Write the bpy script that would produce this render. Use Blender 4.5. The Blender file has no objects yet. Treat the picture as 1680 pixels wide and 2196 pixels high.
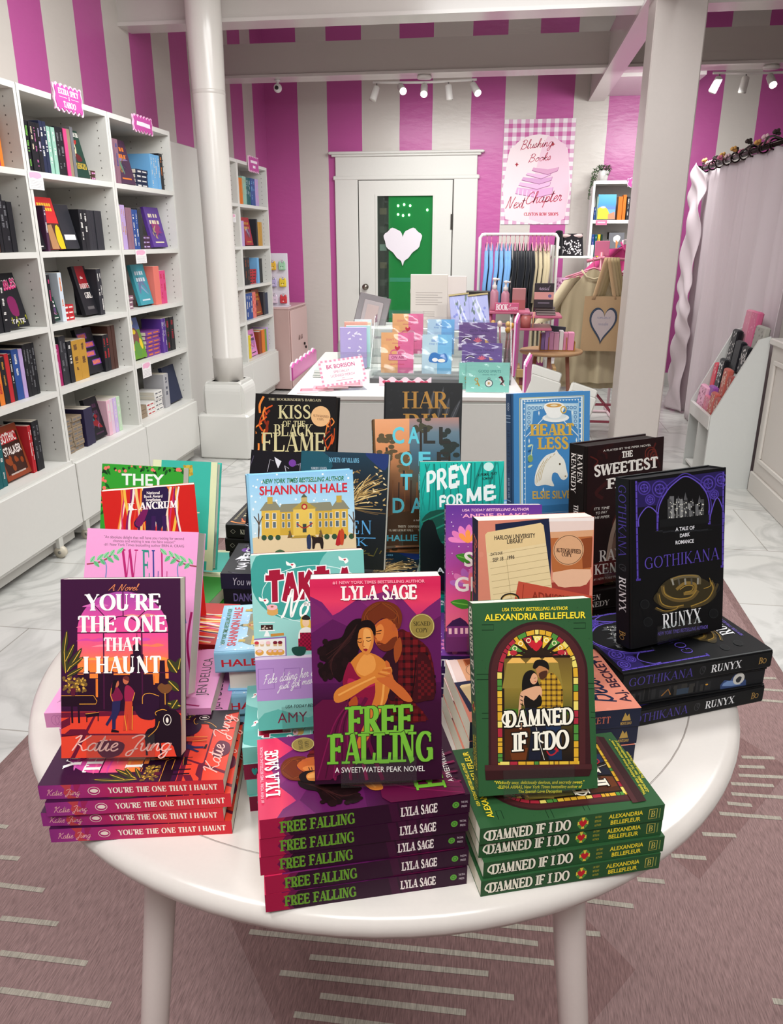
import bpy, math, random
from mathutils import Vector, Matrix
from mathutils.geometry import tessellate_polygon, delaunay_2d_cdt
random.seed(7)
PI = math.pi
C = bpy.context.scene.collection
# ------------------------------------------------------------------ camera
sc = bpy.context.scene
cam = bpy.data.objects.new('camera', bpy.data.cameras.new('camera')); C.objects.link(cam)
cam.data.sensor_fit = 'VERTICAL'; cam.data.sensor_height = 24; cam.data.lens = 24*1650/2196
cam.data.clip_start = .05
cam.location = (0, 0, 1.38)
cam.rotation_euler = (math.radians(90-19.46), 0, math.radians(8.13))
sc.camera = cam
# ------------------------------------------------------------------ light and exposure
sc.view_settings.view_transform = 'Standard'; sc.view_settings.look = 'None'
sc.view_settings.gamma = 1; sc.view_settings.use_curve_mapping = False
sc.view_settings.exposure = 0.0
sc.cycles.use_denoising = True
sc.cycles.max_bounces = 8; sc.cycles.transparent_max_bounces = 24
wd = bpy.data.worlds.new('world'); sc.world = wd; wd.use_nodes = True
wd.node_tree.nodes['Background'].inputs[0].default_value = (1, .96, .93, 1)
wd.node_tree.nodes['Background'].inputs[1].default_value = .52
def area(name, loc, size, power, target, col=(.985, 1, .985), spread=160):
    l = bpy.data.lights.new(name, 'AREA'); l.shape = 'RECTANGLE'; l.size, l.size_y = size
    l.energy = power; l.color = col; l.spread = math.radians(spread)
    o = bpy.data.objects.new(name, l); C.objects.link(o); o.location = loc
    o.rotation_euler = (Vector(target)-Vector(loc)).to_track_quat('-Z', 'Y').to_euler()
    return o
area('ceiling_light_over_table', (-1.1, 2.6, 2.52), (.5, .5), 17, (-.2, 1.1, .8))
area('ceiling_light_front', (.2, -.5, 2.5), (1.3, .5), 29, (-.1, 1.3, .7))
area('fill_light_table', (-1.0, .2, 2.5), (.6, .4), 12, (-.35, .9, .75))  # added fill without a fixture, brightens the table's front left
area('ceiling_light_left_aisle', (-.9, 3.4, 2.55), (.6, 1.2), 28, (-1.9, 3.7, .6))
area('ceiling_light_right_aisle', (1.3, 2.2, 2.5), (.5, .5), 30, (.6, 2.4, 0))
area('ceiling_light_middle', (-.3, 5.7, 2.55), (1.6, .4), 43, (-.3, 6.3, 0))
area('fill_light_beams', (.1, 3.3, 2.98), (1.6, .4), 34, (.1, 4.2, 1.6))  # added fill above beam level, lifts the beam faces and column
area('ceiling_light_back', (-.7, 7.1, 2.45), (1.2, .2), 11, (-.7, 8.1, .6))
area('ceiling_light_corner', (1.3, 6.6, 2.4), (.6, .3), 22, (.9, 8.1, .9))
# ------------------------------------------------------------------ materials
def lin(c):
    if isinstance(c, str):
        c = c.lstrip('#'); c = [int(c[i:i+2], 16)/255 for i in (0, 2, 4)]
    return tuple((x/12.92 if x <= .04045 else ((x+.055)/1.055)**2.4) for x in c[:3])
MATS = {}
def nodes(name):
    m = bpy.data.materials.new(name); m.use_nodes = True
    return m, m.node_tree.nodes, m.node_tree.links, m.node_tree.nodes['Principled BSDF']
def vmat(name, rough=.5, spec=.5, metal=0, coat=0, bump=0, scale=200., sheen=0, var=0):
    """colour comes from each face's own Col attribute, plus fine procedural grain"""
    m, n, l, b = nodes(name)
    a = n.new('ShaderNodeAttribute'); a.attribute_name = 'Col'
    nt = n.new('ShaderNodeTexNoise'); nt.inputs['Scale'].default_value = scale
    tc = n.new('ShaderNodeTexCoord'); l.new(tc.outputs['Object'], nt.inputs['Vector'])
    mx = n.new('ShaderNodeMix'); mx.data_type = 'RGBA'; mx.blend_type = 'MULTIPLY'
    rm = n.new('ShaderNodeMapRange'); rm.inputs[3].default_value = 1-max(var, .02); rm.inputs[4].default_value = 1+max(var, .02)
    l.new(nt.outputs['Fac'], rm.inputs[0])
    mx.inputs[0].default_value = 1
    l.new(a.outputs['Color'], mx.inputs[6]); l.new(rm.outputs[0], mx.inputs[7])
    l.new(mx.outputs[2], b.inputs['Base Color'])
    b.inputs['Roughness'].default_value = rough; b.inputs['Specular IOR Level'].default_value = spec
    b.inputs['Metallic'].default_value = metal; b.inputs['Coat Weight'].default_value = coat
    b.inputs['Sheen Weight'].default_value = sheen
    if bump:
        bp = n.new('ShaderNodeBump'); bp.inputs['Strength'].default_value = bump; bp.inputs['Distance'].default_value = .002
        l.new(nt.outputs['Fac'], bp.inputs['Height']); l.new(bp.outputs[0], b.inputs['Normal'])
    MATS[name] = m; return m
vmat('printed_cover', .45, .22)
vmat('matte_board', .6, .3)
vmat('painted_white', .38, .4, bump=.05, scale=60)
vmat('lacquer', .22, .5)
vmat('satin_plastic', .35, .5)
vmat('metal', .25, .5, metal=1)
vmat('cloth', .92, .15, bump=.4, scale=500, sheen=.2, var=.08)
vmat('wood', .5, .3, bump=.1, scale=40, var=.12)
vmat('foliage', .6, .3)
def pages():
    m, n, l, b = nodes('page_edges')
    a = n.new('ShaderNodeAttribute'); a.attribute_name = 'Col'
    tc = n.new('ShaderNodeTexCoord'); mp = n.new('ShaderNodeMapping'); mp.inputs['Scale'].default_value = (6, 6, 2600)
    nt = n.new('ShaderNodeTexNoise'); nt.inputs['Scale'].default_value = 1; nt.inputs['Detail'].default_value = 2
    l.new(tc.outputs['Object'], mp.inputs['Vector']); l.new(mp.outputs[0], nt.inputs['Vector'])
    rm = n.new('ShaderNodeMapRange'); rm.inputs[3].default_value = .84; rm.inputs[4].default_value = 1.1; l.new(nt.outputs['Fac'], rm.inputs[0])
    mx = n.new('ShaderNodeMix'); mx.data_type = 'RGBA'; mx.blend_type = 'MULTIPLY'; mx.inputs[0].default_value = 1
    l.new(a.outputs['Color'], mx.inputs[6]); l.new(rm.outputs[0], mx.inputs[7]); l.new(mx.outputs[2], b.inputs['Base Color'])
    b.inputs['Roughness'].default_value = .75; b.inputs['Specular IOR Level'].default_value = .2
    MATS['page_edges'] = m
pages()
def clear(name, tint, op, rough=.03):
    m, n, l, b = nodes(name); n.remove(b); out = n['Material Output']
    tr = n.new('ShaderNodeBsdfTransparent'); tr.inputs[0].default_value = (*tint, 1)
    gl = n.new('ShaderNodeBsdfGlossy'); gl.inputs['Roughness'].default_value = rough
    lw = n.new('ShaderNodeLayerWeight'); lw.inputs[0].default_value = .5
    pw = n.new('ShaderNodeMath'); pw.operation = 'POWER'; pw.inputs[1].default_value = 4; l.new(lw.outputs['Facing'], pw.inputs[0])
    mt = n.new('ShaderNodeMath'); mt.operation = 'MULTIPLY_ADD'; mt.inputs[1].default_value = .5; mt.inputs[2].default_value = op; l.new(pw.outputs[0], mt.inputs[0])
    mx = n.new('ShaderNodeMixShader'); l.new(mt.outputs[0], mx.inputs[0]); l.new(tr.outputs[0], mx.inputs[1]); l.new(gl.outputs[0], mx.inputs[2])
    l.new(mx.outputs[0], out.inputs['Surface']); MATS[name] = m
clear('clear_acrylic', (.94, .96, .96), .055)
clear('clear_film', (.98, .98, .99), .035, .1)
clear('door_glass', (.82, .9, .86), .05)
def sheer():
    m, n, l, b = nodes('sheer_cloth'); out = n['Material Output']
    b.inputs['Base Color'].default_value = (*lin('#e2d6da'), 1); b.inputs['Roughness'].default_value = .6
    b.inputs['Sheen Weight'].default_value = .3
    t = n.new('ShaderNodeBsdfTranslucent'); t.inputs[0].default_value = (*lin('#e6d8de'), 1)
    w = n.new('ShaderNodeTexNoise'); w.inputs['Scale'].default_value = 300
    bp = n.new('ShaderNodeBump'); bp.inputs['Strength'].default_value = .15; l.new(w.outputs['Fac'], bp.inputs['Height']); l.new(bp.outputs[0], b.inputs['Normal'])
    mx = n.new('ShaderNodeMixShader'); mx.inputs[0].default_value = .35
    l.new(b.outputs[0], mx.inputs[1]); l.new(t.outputs[0], mx.inputs[2]); l.new(mx.outputs[0], out.inputs['Surface']); MATS['sheer_cloth'] = m
sheer()
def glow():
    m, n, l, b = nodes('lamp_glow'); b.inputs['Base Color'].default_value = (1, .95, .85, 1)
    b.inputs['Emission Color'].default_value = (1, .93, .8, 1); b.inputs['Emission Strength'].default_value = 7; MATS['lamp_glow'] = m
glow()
PINK, CREAM = '#b85596', '#cbc4bd'
def stripes(name, axis, lo, hi, bounds, first_pink=True):
    m, n, l, b = nodes(name)
    g = n.new('ShaderNodeNewGeometry'); sp = n.new('ShaderNodeSeparateXYZ'); l.new(g.outputs['Position'], sp.inputs[0])
    wob = n.new('ShaderNodeTexNoise'); wob.inputs['Scale'].default_value = 2.2; l.new(g.outputs['Position'], wob.inputs['Vector'])
    ad = n.new('ShaderNodeMath'); ad.operation = 'MULTIPLY_ADD'; ad.inputs[1].default_value = .012; l.new(wob.outputs['Fac'], ad.inputs[0]); l.new(sp.outputs[axis], ad.inputs[2])
    rm = n.new('ShaderNodeMapRange'); rm.inputs[1].default_value = lo; rm.inputs[2].default_value = hi; l.new(ad.outputs[0], rm.inputs[0])
    cr = n.new('ShaderNodeValToRGB'); cr.color_ramp.interpolation = 'CONSTANT'
    e = cr.color_ramp.elements; cols = [(*lin(PINK), 1), (*lin(CREAM), 1)]
    if not first_pink: cols.reverse()
    e[0].position = 0; e[0].color = cols[0]
    for i, x in enumerate(bounds):
        el = e[1] if i == 0 else e.new((x-lo)/(hi-lo)); el.position = (x-lo)/(hi-lo); el.color = cols[(i+1) % 2]
    l.new(rm.outputs[0], cr.inputs[0]); l.new(cr.outputs[0], b.inputs['Base Color'])
    b.inputs['Roughness'].default_value = .32; b.inputs['Specular IOR Level'].default_value = .4
    nt = n.new('ShaderNodeTexNoise'); nt.inputs['Scale'].default_value = 9; nt.inputs['Detail'].default_value = 6
    mp = n.new('ShaderNodeMapping'); mp.inputs['Scale'].default_value = (1, 1, 2.5); l.new(g.outputs['Position'], mp.inputs[0]); l.new(mp.outputs[0], nt.inputs['Vector'])
    bp = n.new('ShaderNodeBump'); bp.inputs['Strength'].default_value = .25; bp.inputs['Distance'].default_value = .01
    l.new(nt.outputs['Fac'], bp.inputs['Height']); l.new(bp.outputs[0], b.inputs['Normal']); MATS[name] = m
stripes('back_wall_stripes', 0, -2.6, 3.6, [-2.07, -1.785, -1.45, -1.085, -.76, -.40, -.09, .20, .54, .854, 1.198, 1.52, 1.85, 2.16, 2.48, 2.8, 3.12])
stripes('left_wall_stripes', 1, -1.2, 8.2, [-.65, -.33, 0, .33, .65, .98, 1.3, 1.63, 1.95, 2.28, 2.6, 2.93, 3.25, 3.58, 3.92, 4.23, 4.55, 4.87, 5.2, 5.53, 5.85, 6.17, 6.48, 6.8, 7.09, 7.41, 7.7][2:], False)
def floor_mat():
    m, n, l, b = nodes('marble_tiles')
    g = n.new('ShaderNodeNewGeometry'); mp = n.new('ShaderNodeMapping'); mp.inputs['Location'].default_value = (.52, .03, 0)
    l.new(g.outputs['Position'], mp.inputs[0])
    br = n.new('ShaderNodeTexBrick'); br.offset = .5
    for k, v in (('Scale', 1), ('Mortar Size', .003), ('Brick Width', 1.2), ('Row Height', .6), ('Mortar Smooth', .2)): br.inputs[k].default_value = v
    br.inputs['Color1'].default_value = (1, 1, 1, 1); br.inputs['Color2'].default_value = (.95, .95, .94, 1); br.inputs['Mortar'].default_value = (.62, .6, .57, 1)
    l.new(mp.outputs[0], br.inputs['Vector'])
    nt = n.new('ShaderNodeTexNoise'); nt.inputs['Scale'].default_value = 1.6; nt.inputs['Detail'].default_value = 9; nt.inputs['Distortion'].default_value = 1.6
    l.new(g.outputs['Position'], nt.inputs['Vector'])
    cr = n.new('ShaderNodeValToRGB'); e = cr.color_ramp.elements
    e[0].position = .44; e[0].color = (*lin('#cecdc9'), 1); e[1].position = .56; e[1].color = (*lin('#d0cfcc'), 1)
    v = e.new(.5); v.color = (*lin('#b9b8b5'), 1)
    l.new(nt.outputs['Fac'], cr.inputs[0])
    mx = n.new('ShaderNodeMix'); mx.data_type = 'RGBA'; mx.blend_type = 'MULTIPLY'; mx.inputs[0].default_value = 1
    l.new(cr.outputs[0], mx.inputs[6]); l.new(br.outputs['Color'], mx.inputs[7]); l.new(mx.outputs[2], b.inputs['Base Color'])
    b.inputs['Roughness'].default_value = .22; MATS['marble_tiles'] = m
floor_mat()
def rug_mat():
    m, n, l, b = nodes('rug_weave')
    a = n.new('ShaderNodeAttribute'); a.attribute_name = 'Col'
    g = n.new('ShaderNodeNewGeometry'); mp = n.new('ShaderNodeMapping'); mp.inputs['Scale'].default_value = (420, 36, 1); mp.inputs['Rotation'].default_value = (0, 0, .12)
    nt = n.new('ShaderNodeTexNoise'); nt.inputs['Scale'].default_value = 1; nt.inputs['Detail'].default_value = 3
    l.new(g.outputs['Position'], mp.inputs[0]); l.new(mp.outputs[0], nt.inputs['Vector'])
    rm = n.new('ShaderNodeMapRange'); rm.inputs[1].default_value = .3; rm.inputs[2].default_value = .7; rm.inputs[3].default_value = .6; rm.inputs[4].default_value = 1.1; l.new(nt.outputs['Fac'], rm.inputs[0])
    mx = n.new('ShaderNodeMix'); mx.data_type = 'RGBA'; mx.blend_type = 'MULTIPLY'; mx.inputs[0].default_value = 1
    l.new(a.outputs['Color'], mx.inputs[6]); l.new(rm.outputs[0], mx.inputs[7]); l.new(mx.outputs[2], b.inputs['Base Color'])
    b.inputs['Roughness'].default_value = .95; b.inputs['Specular IOR Level'].default_value = .1
    bp = n.new('ShaderNodeBump'); bp.inputs['Strength'].default_value = .5; bp.inputs['Distance'].default_value = .002
    l.new(nt.outputs['Fac'], bp.inputs['Height']); l.new(bp.outputs[0], b.inputs['Normal']); MATS['rug_weave'] = m
rug_mat()
# ------------------------------------------------------------------ mesh builder
class MB:
    def __init__(s): s.v = []; s.f = []; s.c = []; s.m = []; s.M = None; s.sm = []
    def add(s, vs, fs, col, mat=0, smooth=False):
        o = len(s.v)
        s.v += [tuple(s.M @ Vector(p)) if s.M is not None else tuple(p) for p in vs]
        if isinstance(col, (str, tuple)): col = lin(col) if isinstance(col, str) else col
        for f in fs:
            s.f.append([i+o for i in f]); s.m.append(mat); s.sm.append(smooth)
            s.c.append([col[i] for i in f] if isinstance(col, list) else col)
        return s
    def box(s, x0, x1, y0, y1, z0, z1, col, mat=0, ch=0):
        if ch:
            c = ch; P = []
            for z, e in ((z0, c), (z0+c, 0), (z1-c, 0), (z1, c)):
                for (x, y) in ((x0+c, y0), (x1-c, y0), (x1, y0+c), (x1, y1-c), (x1-c, y1), (x0+c, y1), (x0, y1-c), (x0, y0+c)):
                    mx, my = (x0+x1)/2, (y0+y1)/2
                    P.append((x+(e if x < mx else -e), y+(e if y < my else -e), z))
            F = [[j*8+i, j*8+(i+1) % 8, j*8+8+(i+1) % 8, j*8+8+i] for j in range(3) for i in range(8)]+[list(range(7, -1, -1)), list(range(24, 32))]
            return s.add(P, F, col, mat)
        P = [(x, y, z) for z in (z0, z1) for y in (y0, y1) for x in (x0, x1)]
        return s.add(P, [[0, 2, 3, 1], [4, 5, 7, 6], [0, 1, 5, 4], [2, 6, 7, 3], [0, 4, 6, 2], [1, 3, 7, 5]], col, mat)
    def tube(s, pts, r, col, n=8, mat=0, cap=True):
        pts = [Vector(p) for p in pts]; rs = r if isinstance(r, (list, tuple)) else [r]*len(pts); V = []
        prev = None
        for i, p in enumerate(pts):
            d = (pts[min(i+1, len(pts)-1)]-pts[max(i-1, 0)]).normalized()
            a = prev if prev is not None else (Vector((0, 0, 1)) if abs(d.z) < .9 else Vector((1, 0, 0)))
            u = (a-d*a.dot(d)); u = u.normalized() if u.length > 1e-6 else Vector((1, 0, 0)); prev = u; w = d.cross(u)
            V += [p+(u*math.cos(2*PI*k/n)+w*math.sin(2*PI*k/n))*rs[i] for k in range(n)]
        F = [[i*n+k, i*n+(k+1) % n, i*n+n+(k+1) % n, i*n+n+k] for i in range(len(pts)-1) for k in range(n)]
        if cap: F += [list(range(n-1, -1, -1)), [(len(pts)-1)*n+k for k in range(n)]]
        return s.add(V, F, col, mat, True)
    def lathe(s, prof, col, n=24, c=(0, 0, 0), mat=0, smooth=True):
        V = [(c[0]+r*math.cos(2*PI*k/n), c[1]+r*math.sin(2*PI*k/n), c[2]+z) for r, z in prof for k in range(n)]
        F = [[i*n+k, i*n+(k+1) % n, i*n+n+(k+1) % n, i*n+n+k] for i in range(len(prof)-1) for k in range(n)]
        if prof[0][0] > 1e-5: F.append(list(range(n-1, -1, -1)))
        if prof[-1][0] > 1e-5: F.append([(len(prof)-1)*n+k for k in range(n)])
        return s.add(V, F, col, mat, smooth)
    def ball(s, c, r, col, mat=0, n=12):
        r = r if isinstance(r, (tuple, list)) else (r, r, r)
        V = [(c[0]+r[0]*math.sin(PI*j/n)*math.cos(2*PI*k/n), c[1]+r[1]*math.sin(PI*j/n)*math.sin(2*PI*k/n), c[2]+r[2]*math.cos(PI*j/n)) for j in range(n+1) for k in range(n)]
        return s.add(V, [[j*n+k, j*n+n+k, j*n+n+(k+1) % n, j*n+(k+1) % n] for j in range(n) for k in range(n)], col, mat, True)
    def prism(s, poly, y0, y1, col, mat=0, axis='y'):
        """extrude a polygon given in (x,z) along y (or in (x,y) along z, or (y,z) along x)"""
        f = {'y': lambda a, b, t: (a, t, b), 'z': lambda a, b, t: (a, b, t), 'x': lambda a, b, t: (t, a, b)}[axis]
        n = len(poly); V = [f(a, b, y0) for a, b in poly]+[f(a, b, y1) for a, b in poly]
        tri = [list(t) for t in tessellate_polygon([[Vector((a, b, 0)) for a, b in poly]])]
        F = tri+[[i+n for i in t][::-1] for t in tri]+[[i, (i+1) % n, n+(i+1) % n, n+i] for i in range(n)]
        return s.add(V, F, col, mat)
    def grid(s, fn, nu, nv, col, mat=0, th=0):
        """surface fn(u,v) for u,v in 0..1; th gives it a thickness along its normals"""
        P = [[Vector(fn(i/nu, j/nv)) for i in range(nu+1)] for j in range(nv+1)]
        W = nu+1; F = [[j*W+i, j*W+i+1, j*W+W+i+1, j*W+W+i] for j in range(nv) for i in range(nu)]
        V = [p for r in P for p in r]
        cl = [lin(x) if isinstance(x, str) else x for x in (col(i/nu, j/nv) for j in range(nv+1) for i in range(nu+1))] if callable(col) else col
        if not th: return s.add(V, F, cl, mat, True)
        N = []
        for j in range(nv+1):
            for i in range(nu+1):
                a = P[j][min(i+1, nu)]-P[j][max(i-1, 0)]; b = P[min(j+1, nv)][i]-P[max(j-1, 0)][i]
                c = a.cross(b); N.append(c.normalized() if c.length > 1e-9 else Vector((0, 0, 1)))
        k = len(V); V2 = [v+n*th for v, n in zip(V, N)]
        R = [j*W for j in range(nv)]; G = F+[[q+k for q in f][::-1] for f in F]
        for i in range(nu): G += [[i, i+k, i+1+k, i+1], [nv*W+i+1, nv*W+i+1+k, nv*W+i+k, nv*W+i]]
        for j in R: G += [[j+W, j+W+k, j+k, j], [j+nu, j+nu+k, j+nu+W+k, j+nu+W]]
        return s.add(V+V2, G, (cl+cl) if isinstance(cl, list) else cl, mat, True)
    def mesh(s, name, mats):
        me = bpy.data.meshes.new(name); me.from_pydata(s.v, [], s.f)
        at = me.color_attributes.new('Col', 'FLOAT_COLOR', 'CORNER'); d = []
        for f, c in zip(s.f, s.c):
            if isinstance(c, list):
                for q in c: d += [*q, 1]
            else: d += [*c, 1]*len(f)
        at.data.foreach_set('color', d)
        for m in (mats if isinstance(mats, (list, tuple)) else [mats]): me.materials.append(MATS[m])
        me.polygons.foreach_set('material_index', s.m); me.polygons.foreach_set('use_smooth', s.sm)
        me.update(); return me
    def obj(s, name, mats, parent=None):
        o = bpy.data.objects.new(name, s.mesh(name, mats)); C.objects.link(o)
        if parent is not None: o.parent = parent
        return o
def part(name, me, parent):
    o = bpy.data.objects.new(name, me); C.objects.link(o); o.parent = parent; return o
def tag(o, label, cat, group=None):
    o['label'] = label; o['category'] = cat
    if group: o['group'] = group
    return o
def thing(name, label, cat, loc=(0, 0, 0), rz=0, group=None):
    o = bpy.data.objects.new(name, None); o.empty_display_size = .05; C.objects.link(o)
    o.location = loc; o.rotation_euler = (0, 0, rz); return tag(o, label, cat, group)
def struct(name, mb, mats):
    o = mb.obj(name, mats); o['kind'] = 'structure'; return o
def dup(root, mat, label, group=None):
    r = root.copy(); C.objects.link(r); r.matrix_world = mat; r['label'] = label
    if group: r['group'] = group
    for ch in root.children:
        c = ch.copy(); C.objects.link(c); c.parent = r
        for g in ch.children:
            d = g.copy(); C.objects.link(d); d.parent = c
    return r
# ------------------------------------------------------------------ lettering
def arc(cx, cy, rx, ry, a0, a1, n=14):
    return [(cx+rx*math.cos(math.radians(a0+(a1-a0)*i/n)), cy+ry*math.sin(math.radians(a0+(a1-a0)*i/n))) for i in range(n+1)]
def spl(p, n=5, closed=False):
    """smooth curve through the points"""
    o = []; m = len(p); rng = range(m) if closed else range(m-1)
    g = (lambda i: p[i % m]) if closed else (lambda i: p[max(0, min(m-1, i))])
    for i in rng:
        a, b, c, d = g(i-1), g(i), g(i+1), g(i+2)
        for k in range(n):
            t = k/n; o.append(tuple(.5*(2*b[j]+(c[j]-a[j])*t+(2*a[j]-5*b[j]+4*c[j]-d[j])*t*t+(3*b[j]-a[j]-3*c[j]+d[j])*t**3) for j in (0, 1)))
    if not closed: o.append(tuple(p[-1]))
    return o
_b = lambda y0, y1, x, r: [(.12, y1), (x-r, y1)]+arc(x-r, (y0+y1)/2, r, (y1-y0)/2, 90, -90, 10)[1:-1]+[(x-r, y0), (.12, y0)]
_O = arc(.43, .5, .36, .47, 90, 450, 28)
GLYPH = {
 'A': (.76, [('t', (.06, 0), (.38, 1)), ('T', (.38, 1), (.68, 0)), ('t', (.18, .33), (.57, .33))]),
 'B': (.64, [('T', (.12, 0), (.12, 1)), ('c', *_b(.52, .97, .5, .2)), ('c', *_b(.03, .52, .56, .24))]),
 'C': (.74, [('c', *arc(.43, .5, .36, .47, 48, 312, 22)), ('t', (.67, .85), (.67, .64))]),
 'D': (.78, [('T', (.12, 0), (.12, 1)), ('c', *_b(.03, .97, .7, .38))]),
 'E': (.68, [('T', (.12, 0), (.12, 1)), ('t', (.12, .96), (.58, .96)), ('t', (.12, .52), (.48, .52)), ('t', (.12, .04), (.6, .04)), ('t', (.58, .98), (.6, .76)), ('t', (.6, .02), (.63, .27)), ('t', (.48, .63), (.48, .41))]),
 'F': (.64, [('T', (.12, 0), (.12, 1)), ('t', (.12, .96), (.57, .96)), ('t', (.12, .5), (.46, .5)), ('t', (.57, .98), (.59, .74)), ('t', (.46, .61), (.46, .39))]),
 'G': (.8, [('c', *arc(.43, .5, .36, .47, 48, 318, 22)), ('T', (.69, .06), (.69, .42)), ('t', (.5, .42), (.78, .42)), ('t', (.67, .85), (.67, .66))]),
 'H': (.76, [('T', (.13, 0), (.13, 1)), ('T', (.63, 0), (.63, 1)), ('t', (.13, .52), (.63, .52))]),
 'I': (.28, [('T', (.14, 0), (.14, 1))]),
 'J': (.46, [('T', (.3, 1), (.3, .22)), ('c', (.3, .24), (.26, .08), (.15, .0), (.05, .08))]),
 'K': (.74, [('T', (.13, 0), (.13, 1)), ('t', (.62, 1), (.16, .42)), ('T', (.28, .56), (.66, 0))]),
 'L': (.7, [('T', (.12, 0), (.12, 1)), ('t', (.12, .04), (.62, .04)), ('t', (.62, .02), (.66, .34))]),
 'M': (.92, [('t', (.1, 0), (.14, 1)), ('T', (.14, 1), (.45, .06)), ('t', (.45, .06), (.77, 1)), ('T', (.77, 1), (.8, 0))]),
 'N': (.78, [('t', (.12, 0), (.12, 1)), ('T', (.12, 1), (.64, 0)), ('t', (.64, 0), (.64, 1))]),
 'O': (.86, [('c', *_O)]), 'Q': (.86, [('c', *_O), ('T', (.45, .2), (.75, -.12))]),
 'P': (.62, [('T', (.12, 0), (.12, 1)), ('c', *_b(.48, .97, .56, .24))]),
 'R': (.7, [('T', (.12, 0), (.12, 1)), ('c', *_b(.5, .97, .54, .22)), ('T', (.32, .5), (.64, 0))]),
 'S': (.6, [('m', *spl([(.5, .84), (.42, .96), (.27, .98), (.11, .86), (.12, .68), (.28, .55), (.44, .43), (.52, .28), (.47, .1), (.3, .02), (.14, .06), (.07, .2)], 3)), ('t', (.5, .9), (.5, .74)), ('t', (.07, .1), (.07, .28))]),
 'T': (.68, [('T', (.34, 0), (.34, .98)), ('t', (.05, .97), (.63, .97)), ('t', (.05, .98), (.04, .78)), ('t', (.63, .98), (.64, .78))]),
 'U': (.76, [('T', (.14, 1), (.14, .34)), ('c', (.14, .36), (.16, .14), (.28, .03), (.42, .03), (.55, .12), (.6, .36)), ('t', (.6, .34), (.6, 1))]),
 'V': (.74, [('T', (.06, 1), (.38, 0)), ('t', (.38, 0), (.66, 1))]),
 'W': (1.06, [('T', (.05, 1), (.3, 0)), ('t', (.3, 0), (.53, 1)), ('T', (.53, 1), (.77, 0)), ('t', (.77, 0), (1., 1))]),
 'X': (.74, [('T', (.08, 1), (.64, 0)), ('t', (.1, 0), (.62, 1))]),
 'Y': (.72, [('T', (.05, 1), (.36, .46)), ('t', (.66, 1), (.36, .46)), ('T', (.36, .48), (.36, 0))]),
 'Z': (.68, [('t', (.08, .97), (.58, .97)), ('T', (.56, .95), (.1, .05)), ('t', (.08, .03), (.6, .03))]),
 "'": (.22, [('T', (.13, 1), (.08, .76))]), '.': (.22, [('T', (.1, 0.0), (.1, .12))]), ' ': (.34, [])}
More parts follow.
